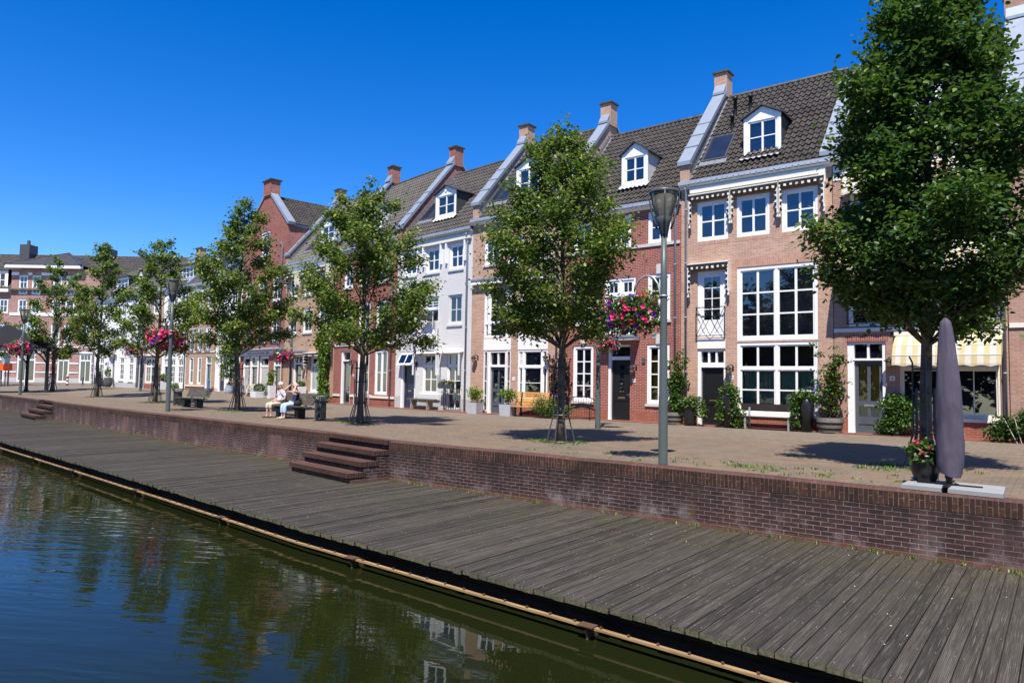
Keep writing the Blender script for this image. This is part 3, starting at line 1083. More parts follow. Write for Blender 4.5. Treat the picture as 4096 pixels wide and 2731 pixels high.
class House:
    def __init__(self, name, label, A, B, z0, eave, ridge_y, ridge_z, wall, depth=7.8, trim='white_paint', cat='house', band=None, wall2=None, lift=True):
        self.A, self.B = Vector((*A, z0)), Vector((*B, z0))
        d = self.B - self.A
        self.w = d.length
        self.rz = math.atan2(d.y, d.x)
        self.root = empty(name, self.A, self.rz, label, cat)
        self.eave, self.ry, self.rzz, self.D = eave, ridge_y, ridge_z, depth
        self.wall, self.band, self.wall2 = wall, band, wall2
        self.holes = []
        self.trim = M[trim]
        self.slope = (ridge_z - eave) / ridge_y

    def part(self, name, mb, mat, smooth=False, parent=None, label=None):
        o = mb.build(name, mat, parent or self.root, smooth)
        if label:
            o['label'] = label
        return o

    # -- openings ------------------------------------------------------
    def window(self, x0, x1, z0, z1, c=2, r=2, fr=0.075, mu=0.028, rec=0.10, glass='glass', heavy=(), vheavy=(), sill=None, curtain=None, name='window', trim=None, hole=True, open_=0, panel=0.0, cz=None, sash=0.045):
        if hole:
            self.holes.append((x0, x1, z0, z1))
        m = trim or self.trim
        f = MB()
        y0, y1 = rec - 0.07, rec + 0.035
        g = 0.001
        bars(f, x0 + g, x1 - g, z0 + g, z1 - g, y0, y1, fr)
        zs = [z0 + fr] + [z for h in heavy for z in (h - 0.035, h + 0.035)] + [z1 - fr]
        for h in heavy:
            f.box(x0 + fr, x1 - fr, y0 + 0.004, y1, h - 0.045, h + 0.045)
        vs = [x0 + fr] + [x for h in vheavy for x in (h - 0.045, h + 0.045)] + [x1 - fr]
        for h in vheavy:
            f.box(h - 0.05, h + 0.05, y0 + 0.008, y1, z0 + fr, z1 - fr)
        fields = [(xa, xb, za, zb) for xa, xb in zip(vs[::2], vs[1::2]) for za, zb in zip(zs[::2], zs[1::2])]
        for k, (xa, xb, za, zb) in enumerate(fields):
            rr = r[k % len(r)] if isinstance(r, (list, tuple)) else r
            cc = c[k % len(c)] if isinstance(c, (list, tuple)) else c
            if sash:
                bars(f, xa + .002, xb - .002, za + .002, zb - .002, rec - 0.035, rec + 0.03, sash)
                xa, xb, za, zb = xa + sash, xb - sash, za + sash, zb - sash
            pz = panel if zb - za > 1.0 and za < z0 + 0.3 else 0
            if pz:
                f.box(xa, xb, rec - 0.02, rec + 0.02, za, za + pz)
                za += pz
            for i in range(1, cc):
                xx = xa + (xb - xa) * i / cc
                mw = mu * 1.5 if (cc == 2 and open_ == 0 and sash and mu > 0.03) else mu
                f.box(xx - mw / 2, xx + mw / 2, rec - 0.028, rec + 0.02, za, zb)
            for i in range(1, rr):
                zz = za + (zb - za) * i / rr
                f.box(xa, xb, rec - 0.024, rec + 0.02, zz - mu / 2, zz + mu / 2)
        fo = self.part(name, f, m)
        gl = MB()
        tr = random.Random(int(x0 * 100 + z0 * 1000))
        for xa, xb, za, zb in fields:
            ty = tr.uniform(-0.003, 0.003)
            tz = tr.uniform(-0.003, 0.003)
            gl.poly([(xa, rec + ty, za), (xb, rec - ty, za), (xb, rec - ty + tz, zb), (xa, rec + ty + tz, zb)])
        self.part('glass', gl, M[glass], parent=fo)
        if glass == 'clear_glass':
            bk = MB()  # dark box behind the pane, its colour stands in for the dim room
            bk.poly([(x0, rec + 0.9, z0), (x1, rec + 0.9, z0), (x1, rec + 0.9, z1), (x0, rec + 0.9, z1)])
            bk.poly([(x0, rec + .03, z0), (x0, rec + .9, z0), (x0, rec + .9, z1), (x0, rec + .03, z1)])
            bk.poly([(x1, rec + .03, z0), (x1, rec + .9, z0), (x1, rec + .9, z1), (x1, rec + .03, z1)])
            bk.poly([(x0, rec + .03, z0), (x0, rec + .9, z0), (x1, rec + .9, z0), (x1, rec + .03, z0)])
            bk.poly([(x0, rec + .03, z1), (x0, rec + .9, z1), (x1, rec + .9, z1), (x1, rec + .03, z1)])
            self.part('dark_room_backing', bk, M['dark_grey_cladding'], parent=fo)
        if curtain:
            cm, za, zb, xa, xb, folds = curtain
            cu = MB()
            n = folds * 8
            pts = [(xa + (xb - xa) * i / n, rec + 0.16 + 0.05 * math.sin(i / 8 * 2 * math.pi) + 0.012 * math.sin(i * 0.37)) for i in range(n + 1)]
            for p, q in zip(pts, pts[1:]):
                cu.poly([(p[0], p[1], za), (q[0], q[1], za), (q[0], q[1], zb), (p[0], p[1], zb)])
            self.part('curtain', cu, M[cm], True, parent=fo)
        if sill:
            s = MB()
            s.box(x0 - 0.05, x1 + 0.05, -0.06, rec - 0.072, z0 - 0.10, z0 - 0.002)
            self.part('sill', s, M[sill] if isinstance(sill, str) else M['grey_stone'], parent=fo)
        return fo

    def door(self, x0, x1, z1, leaf, mat, transom=None, rec=0.14, fr=0.075, step=True, panes=None, slot='brass', z0=0.02, tcols=2, trim=None, hinge=1, glass='glass', curtain=None):
        """leaf=(xa,xb,top): door leaf; transom=(za,zb)"""
        self.holes.append((x0, x1, -0.2, z1))
        m = trim or self.trim
        f = MB()
        y0, y1 = rec - 0.10, rec + 0.04
        xa, xb, zt = leaf
        g = 0.001
        f.box(x0 + g, xa, y0, y1, z0, z1 - g)
        f.box(xb, x1 - g, y0, y1, z0, z1 - g)
        f.box(xa, xb, y0, y1, z1 - fr, z1 - g)
        if transom:
            f.box(xa, xb, y0, y1, zt + 0.012, transom[0])
            for i in range(1, tcols):
                xx = xa + (xb - xa) * i / tcols
                f.box(xx - 0.035, xx + 0.035, y0 + 0.03, y1, transom[0], z1 - fr)
            if transom[1] < z1 - fr:
                f.box(xa, xb, y0 + 0.02, y1, transom[1], z1 - fr)
        fo = self.part('door_frame', f, m)
        if transom:
            gl = MB()
            gl.poly([(xa, rec, transom[0]), (xb, rec, transom[0]), (xb, rec, z1 - fr), (xa, rec, z1 - fr)])
            self.part('transom_glass', gl, M['glass'], parent=fo)
        d = MB()
        yd0, yd1 = rec + 0.0, rec + 0.045
        wdt = xb - xa
        hgt = zt - z0
        st = min(0.11, wdt * 0.14)
        e = 0.004
        hl = []
        if panes is None:
            panes = [(0.0, 0.34, 'p'), (0.40, 1.0, 'p')]
        for a, b, k in panes:
            hl.append((xa + st, xb - st, z0 + 0.12 + (hgt - 0.24) * a, z0 + 0.12 + (hgt - 0.24) * b))
        facade(d, xa + e, xb - e, z0, zt, hl, 0.02, yd0)
        gls = MB()
        for h, (a, b, k) in zip(hl, panes):
            if k == 'p':
                d.poly([(h[0], yd0 + .02, h[2]), (h[1], yd0 + .02, h[2]), (h[1], yd0 + .02, h[3]), (h[0], yd0 + .02, h[3])])
            else:
                gls.poly([(h[0], yd0 + .018, h[2]), (h[1], yd0 + .018, h[2]), (h[1], yd0 + .018, h[3]), (h[0], yd0 + .018, h[3])])
                if k == '2':
                    cx = (h[0] + h[1]) / 2
                    d.box(cx - 0.05, cx + 0.05, yd0 + .002, yd0 + .02, h[2], h[3])
        do = self.part('door', d, M[mat])
        if gls.f:
            self.part('door_glass', gls, M[glass], parent=do)
            if curtain:
                cu = MB()
                for h, (a, b, k) in zip(hl, panes):
                    if k == 'p':
                        continue
                    n = 24
                    pts = [(h[0] + (h[1] - h[0]) * i / n, yd0 + 0.07 + 0.025 * math.sin(i * 1.55)) for i in range(n + 1)]
                    for q, w in zip(pts, pts[1:]):
                        cu.poly([(q[0], q[1], h[2]), (w[0], w[1], h[2]), (w[0], w[1], h[3]), (q[0], q[1], h[3])])
                self.part('curtain', cu, M[curtain], True, parent=do)
                bk = MB()  # dark sheet behind the door glass in place of the unlit hallway
                bk.poly([(xa, rec + .3, z0), (xb, rec + .3, z0), (xb, rec + .3, zt), (xa, rec + .3, zt)])
                self.part('dark_room_backing', bk, M['dark_grey_cladding'], parent=do)
        hn = MB()
        hx = xb - 0.07 if hinge > 0 else xa + 0.07
        zz = z0 + 1.02
        hn.box(hx - 0.022, hx + 0.022, yd0 - 0.012, yd0 - 0.001, zz - 0.11, zz + 0.11)
        hn.tube([(hx, yd0 - 0.01, zz), (hx, yd0 - 0.06, zz), (hx - 0.11 * hinge, yd0 - 0.06, zz)], 0.011, 6)
        self.part('handle', hn, M['steel'], parent=do)
        if slot:
            s = MB()
            cx = (xa + xb) / 2
            zz = z0 + 0.86
            s.box(cx - 0.15, cx + 0.15, yd0 - 0.014, yd0 - 0.001, zz, zz + 0.07)
            s.box(cx - 0.12, cx + 0.12, yd0 - 0.02, yd0 - 0.014, zz + 0.015, zz + 0.055)
            self.part('mail_slot', s, M[slot], parent=do)
        if step:
            s = MB()
            s.box(x0 - 0.03, x1 + 0.03, -0.06, rec + 0.05, -0.3, 0.018)
            self.part('doorstep', s, M['grey_stone'])
        return do

    # -- trims -----------------------------------------------------------
    def slab(self, name, x0, x1, y0, y1, z0, z1, mat, parent=None):
        b = MB()
        b.box(x0, x1, y0, y1, z0, z1)
        return self.part(name, b, M[mat] if isinstance(mat, str) else mat, parent=parent)

    def soldier(self, x0, x1, z0, z1, mat):
        return self.slab('lintel', x0, x1, -0.004, 0.05, z0, z1, mat)

    def gutter(self, x0=None, x1=None, z=None, drop=0.0, ends=True, mat2='white_paint'):
        x0 = -0.02 if x0 is None else x0
        x1 = self.w + 0.02 if x1 is None else x1
        z = self.eave if z is None else z
        b = MB()
        b.mi = 0
        b.prism([(-0.27, z - 0.12), (-0.24, z + 0.03), (-0.21, z + 0.03), (-0.225, z - 0.08), (0.0, z - 0.08), (0.0, z - 0.12)], 'x', x0, x1)
        b.mi = 1
        b.prism([(-0.22, z - 0.122), (-0.0, z - 0.122), (0.0, z - 0.25), (-0.06, z - 0.25), (-0.09, z - 0.20), (-0.20, z - 0.17)], 'x', x0 + 0.01, x1 - 0.01)
        return self.part('gutter', b, [M['zinc'], M[mat2]])

    def downspout(self, x, z1=None, z0=0.05, mat='zinc'):
        z1 = (self.eave - 0.2) if z1 is None else z1
        b = MB()
        b.tube([(x, -0.09, z0), (x, -0.09, z1 - 0.25), (x, -0.16, z1 - 0.08), (x, -0.2, z1)], 0.043, 10)
        z = z0 + 1.9
        while z < z1 - 0.4:
            b.tube([(x, -0.09, z), (x, -0.09, z + 0.05)], 0.055, 10)
            b.box(x - 0.02, x + 0.02, -0.09, 0.0, z + 0.01, z + 0.035)
            z += 2.05
        return self.part('downspout', b, M[mat], True)

    def parapet(self, x0, x1, zb, zt, yt=None, mat=None, chimney=True, cop='zinc', ch=0.62, cw=0.56, cback=True):
        """raised party wall: sloped coping from the facade (zb) to the chimney (zt)"""
        yt = self.ry if yt is None else yt
        mat = mat or M[self.wall]
        b = MB()
        D2 = 2 * yt
        b.prism([(0.012, self.eave - 0.2), (-0.012, zb - 0.02), (yt - 0.1, zt), (yt + 0.1, zt), (D2, zb), (D2, self.eave - 0.2)][::-1], 'x', x0, x1)
        w = self.part('parapet', b, mat)
        c = MB()
        mx = 0.07
        L = yt - 0.30
        s = (zt - zb) / yt
        t = 0.10
        c.prism([(-0.10, zb - 0.13), (-0.10, zb + 0.02), (0.05, zb + 0.16), (L, zb + s * L + 0.14), (L, zb + s * L - 0.05), (0.06, zb - 0.03), (0.06, zb - 0.13)][::-1], 'x', x0 - mx, x1 + mx)
        for k in range(1, 4):      # standing joints in the sheet
            y = L * k / 6
            z = zb + s * y
            c.prism([(y - 0.02, z - 0.05 + .17), (y - 0.02, z + .152), (y + 0.02, z + s * .04 + .152), (y + 0.02, z + .10)], 'x', x0 - mx - .004, x1 + mx + .004)
        if cback:
            c.prism([(D2 - L, zb + s * L), (D2 - L, zb + s * L + 0.12), (D2, zb + 0.12), (D2, zb)][::-1], 'x', x0 - mx, x1 + mx)
        else:
            pass
        self.part('coping', c, M[cop])
        # lead flashing stepping along the roof on the right hand side
        fl = MB()
        n = 22
        for k in range(n):
            y = 0.15 + (yt - 0.35) * k / n
            z = self.eave + self.slope * y
            dy = (yt - 0.35) / n
            fl.box(x1, x1 + 0.012, y, y + dy * 0.96, z - 0.05, z + self.slope * dy + 0.24)
        fl.prism([(0.0, self.eave + 0.05), (0.0, self.eave + 0.10), (yt, self.rzz + 0.10), (yt, self.rzz + 0.05)][::-1], 'x', x1 + 0.013, x1 + 0.12)
        self.part('flashing', fl, M['lead'])
        if chimney:
            xc = (x0 + x1) / 2
            h = MB()
            h.box(xc - cw / 2, xc + cw / 2, yt - 0.3, yt + 0.3, zt - 0.45, zt + ch)
            co = self.part('chimney', h, mat)
            k = MB()
            k.box(xc - cw / 2 - 0.07, xc + cw / 2 + 0.07, yt - 0.37, yt + 0.37, zt + ch + 0.001, zt + ch + 0.085)
            k.lathe([(0.09, 0), (0.08, 0.14)], 8, (xc, yt, zt + ch + 0.086))
            self.part('chimney_cap', k, M['mossy_tile'], parent=co)
            l = MB()
            l.prism([(yt - 0.55, zt - 0.40), (yt - 0.55, zt - 0.30), (yt - 0.302, zt + 0.10), (yt - 0.302, zt - 0.36)][::-1], 'x', x0 - .05, x1 + .05)
            self.part('flashing', l, M['zinc'])

    def dormer(self, x0, x1, zb, zt, zp, yf, cheek='dark_grey_cladding', roofm='dark_roofing', rows=2, cols=2, fw=0.15, pane='glass', blind=None, button=False, flat=False):
        xc = (x0 + x1) / 2
        yb = (zt - self.eave) / self.slope
        yb0 = (zb - self.eave) / self.slope
        b = MB()
        b.mi = 1
        for xx, xo in ((x0 + 0.02, x0 + 0.07), (x1 - 0.07, x1 - 0.02)):
            b.prism([(yf + 0.02, zb), (yf + 0.02, zt), (yb + 0.1, zt), (yb0 + 0.1, zb)][::-1], 'x', xx, xo)
        b.mi = 0
        # front frame with opening
        facade(b, x0, x1, zb, zt, [(x0 + fw, x1 - fw, zb + fw * 0.9, zt - fw * 0.9)], 0.08, yf)
        b.box(x0, x1, yf - 0.03, yf - 0.001, zb - 0.02, zb + 0.06)
        for xx in (x0, x1 - 0.09):
            b.box(xx, xx + 0.09, yf - 0.022, yf - 0.001, zb + 0.06, zt)
        if not flat:
            b.poly([(x0, yf - 0.001, zt), (x1, yf - 0.001, zt), (xc, yf - 0.001, zp)])
            b.poly([(x0, yf + 0.07, zt), (xc, yf + 0.07, zp), (x1, yf + 0.07, zt)])
            if button:
                b.tube([(xc, yf - 0.03, zt + (zp - zt) * .38), (xc, yf, zt + (zp - zt) * .38)], 0.10, 14)
        do = self.part('dormer', b, [self.trim, M[cheek]])
        w = MB()
        xa, xb_, za, zb_ = x0 + fw, x1 - fw, zb + fw * .9, zt - fw * .9
        bars(w, xa, xb_, za, zb_, yf + 0.03, yf + 0.085, 0.065)
        for i in range(1, cols):
            xx = xa + (xb_ - xa) * i / cols
            w.box(xx - 0.035, xx + 0.035, yf + 0.032, yf + 0.084, za, zb_)
        for i in range(1, rows):
            zz = za + (zb_ - za) * i / rows
            w.box(xa, xb_, yf + 0.036, yf + 0.084, zz - 0.018, zz + 0.018)
        self.part('window_frame', w, self.trim, parent=do)
        g = MB()
        g.poly([(xa, yf + 0.07, za), (xb_, yf + 0.07, za), (xb_, yf + 0.072, zb_), (xa, yf + 0.072, zb_)])
        self.part('glass', g, M[pane], parent=do)
        r = MB()
        o = 0.10
        if flat:
            r.prism([(yf - 0.2, zt + 0.001), (yf - 0.2, zt + 0.16), (yb + 0.6, zt + 0.22), (yb + 0.6, zt + 0.001)][::-1], 'x', x0 - 0.14, x1 + 0.14)
        else:
            s = (zp - zt) / (xc - x0)
            yp = (zp - self.eave) / self.slope + 0.35
            ye = yb + 0.15
            for sg, xe in ((-1, x0 - o), (1, x1 + o)):
                ze = zt - s * o + 0.015
                t = 0.055
                A = [(xe, yf - 0.12, ze), (xc, yf - 0.12, zp + .015), (xc, yp, zp + .015), (xe, ye, ze)]
                Bt = [(p[0], p[1], p[2] + t) for p in A]
                if sg > 0:
                    A, Bt = A[::-1], Bt[::-1]
                r.poly(A[::-1])
                r.poly(Bt)
                for i in range(4):
                    j = (i + 1) % 4
                    r.poly([A[i], A[j], Bt[j], Bt[i]])
        self.part('dormer_roof', r, M[roofm], parent=do)
        # crinkled lead apron below the front
        a = MB()
        n = 24
        pts = []
        for i in range(n + 1):
            xx = x0 - 0.1 + (x1 - x0 + 0.2) * i / n
            pts.append((xx, 0.135 + 0.022 * math.sin(i * 1.9)))
        for p, q in zip(pts, pts[1:]):
            z_ = zb - 0.28
            y_ = (z_ - self.eave) / self.slope
            a.poly([(p[0], y_ - p[1], z_ + p[1]), (q[0], y_ - q[1], z_ + q[1]), (q[0], yf + 0.02, zb + 0.05), (p[0], yf + 0.02, zb + 0.05)])
        self.part('apron', a, M['bright_lead'], parent=do)
        return do

    def skylight(self, x0, x1, s0, s1, mat='solar', lift=0.13, frame=True):
        """panel on the slope between heights s0..s1 (z)"""
        n = Vector((0, -self.slope, 1)).normalized()

        def P(x, z, h):
            y = (z - self.eave) / self.slope
            return (x, y + n.y * h, z + n.z * h)
        b = MB()
        lo = [P(x0, s0, 0.03), P(x1, s0, 0.03), P(x1, s1, 0.03), P(x0, s1, 0.03)]
        hi = [P(x0, s0, lift + .04), P(x1, s0, lift + .04), P(x1, s1, lift + .04), P(x0, s1, lift + .04)]
        b.mi = 1
        for i in range(4):
            j = (i + 1) % 4
            b.poly([lo[i], lo[j], hi[j], hi[i]])
        b.poly(hi)
        b.mi = 0
        m = 0.06
        b.poly([P(x0 + m, s0 + m, lift + .045), P(x1 - m, s0 + m, lift + .045), P(x1 - m, s1 - m, lift + .045), P(x0 + m, s1 - m, lift + .045)])
        o = self.part('solar_panel', b, [M[mat], M['dark_roofing']])
        a = MB()
        a.poly([P(x0 - .06, s0 - 0.20, 0.125), P(x1 + .06, s0 - 0.20, 0.125), P(x1 + .06, s0, 0.14), P(x0 - .06, s0, 0.14)])
        self.part('apron', a, M['lead'], parent=o)
        return o

    def vent(self, x, y, h=0.55):
        z = self.eave + self.slope * y
        b = MB()
        b.lathe([(0.11, -0.15), (0.075, 0.1), (0.07, h), (0.10, h), (0.10, h + .1), (0.05, h + 0.14)], 10, (x, y, z))
        return self.part('roof_vent', b, M['black_paint'], True)

    def lamp(self, x, z, style='bowl'):
        b = MB()
        b.mi = 0
        b.box(x + 0.09, x + 0.14, -0.03, -0.001, z - 0.06, z + 0.12)
        b.tube([(x + 0.115, -0.02, z + 0.05), (x + 0.1, -0.14, z + 0.14), (x, -0.19, z + 0.10), (x, -0.19, z + 0.05)], 0.016, 6)
        b.lathe([(0.02, 0.10), (0.06, 0.06), (0.14, 0.0), (0.15, -0.02), (0.10, -0.03)], 12, (x, -0.19, z), cap=False)
        b.mi = 1
        b.lathe([(0.09, -0.03), (0.095, -0.12), (0.07, -0.2), (0.02, -0.23)], 12, (x, -0.19, z))
        return self.part('wall_lamp', b, [M['iron'], M['lamp_glass']], True)

    def number(self, x, z, txt):
        b = MB()
        b.box(x - 0.075, x + 0.075, -0.012, -0.001, z - 0.075, z + 0.075)
        o = self.part('number_plate', b, M['white_paint'])
        text_mesh('digits', txt, 0.12, M['letter_grey'], o, (x, -0.0135, z - 0.045))
        return o

    def railing(self, x0, x1, z0, z1, style='x', mat='iron', y=-0.10, n=8, th=0.014):
        b = MB()
        b.box(x0, x1, y - th, y + th, z1 - 0.03, z1)
        b.box(x0, x1, y - th, y + th, z0, z0 + 0.025)
        for xx in (x0, x1):
            b.box(xx - th, xx + th, y - th, y + th, z0, z1)
            b.box(xx - .01, xx + .01, y, 0.0, z1 - 0.05, z1 - 0.03)
            b.box(xx - .01, xx + .01, y, 0.0, z0 + 0.03, z0 + 0.05)
        if style == 'x':
            k = 2
            wd = (x1 - x0) / k
            for i in range(k):
                a, c = x0 + i * wd, x0 + (i + 1) * wd
                b.tube([(a, y, z0 + .02), (c, y, z1 - .02)], th * .8, 5)
                b.tube([(c, y, z0 + .02), (a, y, z1 - .02)], th * .8, 5)
        elif style == 'o':      # slender arched bars crossing
            k = max(2, int(round((x1 - x0) / 0.36)))
            wd = (x1 - x0) / k
            for i in range(k):
                a, c = x0 + i * wd, x0 + (i + 1) * wd
                m_ = (a + c) / 2
                zz = [z0 + (z1 - z0) * q / 8 for q in range(9)]
                b.tube([(m_ + wd * .45 * math.cos(q / 8 * math.pi * 2), y, zz[q]) for q in range(9)], th * .7, 5)
                b.tube([(m_ - wd * .45 * math.cos(q / 8 * math.pi * 2), y, zz[q]) for q in range(9)], th * .7, 5)
        else:
            for i in range(1, n):
                xx = x0 + (x1 - x0) * i / n
                b.box(xx - th * .7, xx + th * .7, y - th * .7, y + th * .7, z0, z1 - .02)
        return self.part('balcony_railing', b, M[mat])

    def hood_awning(self, x0, x1, zt, zb, depth=0.30, mat='stripe_black', drop=1.3):
        """folded dutch awning: slim head box, short scalloped valance and folded cloth on the two hinged arms"""
        b = MB()
        b.mi = 1
        b.prism([(0.0, zt), (-depth, zt - 0.05), (-depth, zt - 0.09), (0.0, zt - 0.04)][::-1], 'x', x0, x1)
        b.mi = 0
        n = int((x1 - x0) / 0.045)
        for k in range(n):
            xa, xb = x0 + (x1 - x0) * k / n, x0 + (x1 - x0) * (k + 1) / n
            za = zb + 0.03 * abs(math.sin(k * 0.55))
            zc = zb + 0.03 * abs(math.sin((k + 1) * 0.55))
            yo = -depth + 0.02 * math.sin(k * 1.1)
            yo2 = -depth + 0.02 * math.sin((k + 1) * 1.1)
            zm = zb + (zt - 0.09 - zb) * 0.50
            b.mi = 0
            b.poly([(xa, yo, za), (xb, yo2, zc), (xb, yo2 * .5 - depth * .5, zm), (xa, yo * .5 - depth * .5, zm)])
            b.mi = 3
            b.poly([(xa, yo * .5 - depth * .5, zm), (xb, yo2 * .5 - depth * .5, zm), (xb, -depth, zt - .09), (xa, -depth, zt - .09)])
        b.mi = 3
        b.tube([(x0 + .03, -depth * .6, zt - 0.13), (x1 - .03, -depth * .6, zt - 0.13)], 0.06, 8)
        for xx, sg in ((x0 + 0.015, 1), (x1 - 0.015, -1)):
            b.mi = 1
            b.box(xx - 0.015, xx + 0.015, -depth + 0.02, -0.002, zt - drop + 0.15, zt - 0.06)
            b.box(xx - 0.03, xx + 0.03, -depth + 0.06, -depth + 0.14, zt - drop, zt - drop + 0.25)
            b.mi = 2
            for q in range(10):
                za, zc = zt - 0.1 - (drop - .3) * q / 10, zt - 0.1 - (drop - .3) * (q + 1) / 10
                o1, o2 = 0.07 + 0.05 * math.sin(q * 2.1), 0.07 + 0.05 * math.sin((q + 1) * 2.1)
                b.poly([(xx + sg * o2, -depth * .9, zc), (xx + sg * 0.02, -0.06, zc), (xx + sg * 0.02, -0.06, za), (xx + sg * o1, -depth * .9, za)])
                b.poly([(xx + sg * .016, -depth * .93, zc), (xx + sg * o2, -depth * .9, zc), (xx + sg * o1, -depth * .9, za), (xx + sg * .016, -depth * .93, za)])
        return self.part('awning', b, [M[mat], M['cream_paint'], M['stripe_black_side'], M['black_cloth']])

    def canopy_awning(self, x0, x1, zt, zb, depth=1.0, mat='stripe_yellow'):
        b = MB()
        prof = [(-0.02, zt), (-depth * 0.42, zt - (zt - zb) * 0.13), (-depth * 0.75, zt - (zt - zb) * 0.38), (-depth * 0.93, zt - (zt - zb) * 0.68), (-depth, zb + 0.06)]
        b.mi = 0
        for (ya, za), (yc, zc) in zip(prof, prof[1:]):
            b.poly([(x0, yc, zc), (x1, yc, zc), (x1, ya, za), (x0, ya, za)])
        for xx in (x0, x1):
            b.poly([(xx, -0.02, zt)] + [(xx, p[0], p[1]) for p in prof[1:]] + [(xx, -0.02, zb + 0.5)])
        n = int((x1 - x0) / 0.05)
        for k in range(n):
            xa, xb = x0 + (x1 - x0) * k / n, x0 + (x1 - x0) * (k + 1) / n
            za, zc = zb - 0.035 + 0.05 * abs(math.sin(xa * 7.2)), zb - 0.035 + 0.05 * abs(math.sin(xb * 7.2))
            b.poly([(xa, -depth - .004, za), (xb, -depth - .004, zc), (xb, -depth, zb + .07), (xa, -depth, zb + .07)])
        b.mi = 1
        b.box(x0 - .06, x1 + .06, -0.12, 0.0, zt - 0.02, zt + 0.10)
        for (ya, za) in prof[1:4]:
            b.tube([(x0, ya - .006, za - .004), (x1, ya - .006, za - .004)], 0.011, 5)
        return self.part('awning', b, [M[mat], M['cream_paint']])

    def band_stone(self, x0, x1, z0, z1, mat='cream_paint', d=0.05):
        return self.slab('string_course', x0, x1, -d, 0.0 - .001, z0, z1, mat)

    # -- finish -----------------------------------------------------------
    def finish(self, roof=True, gap=0.006, x0=None, x1=None, tile='roof_tile', soff=0.0, xr0=None, xr1=None):
        x0 = gap if x0 is None else x0
        x1 = self.w - gap if x1 is None else x1
        b = MB()
        facade(b, x0, x1, -0.3, self.eave, self.holes, 0.13, 0.0, self.band)
        e, ry, rz, D = self.eave, self.ry, self.rzz, 2 * self.ry
        for xx, fl in ((x0, 1), (x1, 0)):
            p = [(xx, 0, -.3), (xx, D, -.3), (xx, D, e), (xx, ry, rz - 0.06), (xx, 0, e)]
            b.poly(p[::-1] if fl else p)
        b.poly([(x1, D, -.3), (x0, D, -.3), (x0, D, e), (x1, D, e)])
        self.part('wall', b, [M[self.wall], M[self.wall2 or self.wall]])
        if roof:
            a, c = (x0 if xr0 is None else xr0), (x1 if xr1 is None else xr1)
            r = MB()
            tile_roof(r, a, c, -0.16, e - 0.16 * self.slope + 0.05, ry, rz)
            s = 0.03
            r.poly([(c, D + .2, e - .2 * self.slope + s), (a, D + .2, e - .2 * self.slope + s), (a, ry, rz + s), (c, ry, rz + s)])
            u = -0.05
            r.poly([(a, -0.12, e - .12 * self.slope + u), (a, ry, rz + u), (c, ry, rz + u), (c, -0.12, e - .12 * self.slope + u)])
            ro = self.part('roof', r, M[tile], False)
            q = MB()
            ridge_caps(q, a, c, ry, rz + 0.03)
            self.part('ridge_tiles', q, M['mossy_tile'], False, parent=ro)


def text_mesh(name, txt, size, mat, parent, loc, extr=0.002, align='CENTER', rx=math.pi / 2, rz=0):
    cu = bpy.data.curves.new(name, 'FONT')
    cu.body = txt
    cu.size = size
    cu.extrude = extr
    cu.align_x = align
    tmp = bpy.data.objects.new(name, cu)
    COL.objects.link(tmp)
    dg = bpy.context.evaluated_depsgraph_get()
    me = bpy.data.meshes.new_from_object(tmp.evaluated_get(dg))
    bpy.data.objects.remove(tmp)
    me.materials.clear()
    me.materials.append(mat)
    o = bpy.data.objects.new(name, me)
    COL.objects.link(o)
    o.parent = parent
    o.location = loc
    o.rotation_euler = (rx, 0, rz)
    return o

# ------------------------------------------------------------------ the row of houses
# ---- brown house at the right edge, beyond the downspout (mostly hidden by the tree)
h = House('house', 'brown brick house cut by the right edge of the picture, taller gable with zinc coping', (-1.225, 25.0), (4.6, 25.0), 0, 9.35, 3.9, 13.85, 'dull_brick', band=0.5, wall2='plinth_brick')
h.window(2.2, 3.4, 0.6, 2.9, 2, 3, sill=True)
h.window(2.2, 3.4, 3.5, 5.6, 2, 3, sill=True)
h.window(2.2, 3.4, 6.8, 8.3, 2, 2, sill=True)
h.band_stone(0.02, h.w, 3.30, 3.44)
h.gutter(0.5)
h.finish(xr0=0.45)
h.parapet(0.0, 0.42, 10.05, 14.35, cw=0.6)

# ---- number 8
h = House('house', 'brown brick house with pale yellow striped awnings, behind the big tree on the right', (-5.985, 25.0), (-1.235, 25.0), 0, 9.18, 3.9, 13.75, 'dull_brick', band=0.5, wall2='plinth_brick')
H8 = h
h.door(0.40, 1.54, 2.98, (0.60, 1.43, 2.36), 'slate_paint', (2.44, 2.9), panes=[(0.0, 0.08, 'p'), (0.20, 0.36, '2'), (0.44, 1.0, '2')], slot='steel', glass='clear_glass', curtain='curtain_yellow', rec=0.16)
for a, b in ((0.46, 1.56), (1.95, 3.08), (3.44, 4.56)):
    h.window(a, b, 3.48, 5.6, 2, 3, rec=0.10, heavy=(4.95,), trim=M['white_paint'], sill=None)
    h.railing(a - 0.02, b + 0.02, 3.55, 4.42, 'x', y=-0.10)
for a, b in ((0.52, 1.5), (2.0, 3.0), (3.5, 4.5)):
    h.window(a, b, 6.88, 8.35, 2, 2, sill=True)
    h.canopy_awning(a - 0.12, b + 0.12, 8.55, 7.75, 0.62)
h.window(1.92, 4.55, 0.62, 2.75, (2, 2), (1, 1, 1, 1), heavy=(2.12,), vheavy=(3.23,), rec=0.12, sill='cream_paint', trim=M['cream_paint'])
h.canopy_awning(1.86, 4.62, 3.16, 2.18, 0.92)
h.canopy_awning(0.20, 4.62, 5.98, 4.95, 0.92)
h.band_stone(0.01, h.w - 0.02, 3.30, 3.42)
h.soldier(0.36, 1.60, 2.985, 3.22, M['red_brick_soldier'])
h.slab('fascia', 0.02, 0.55, -0.02, -0.001, 8.40, 8.9, 'pale_grey_paint')
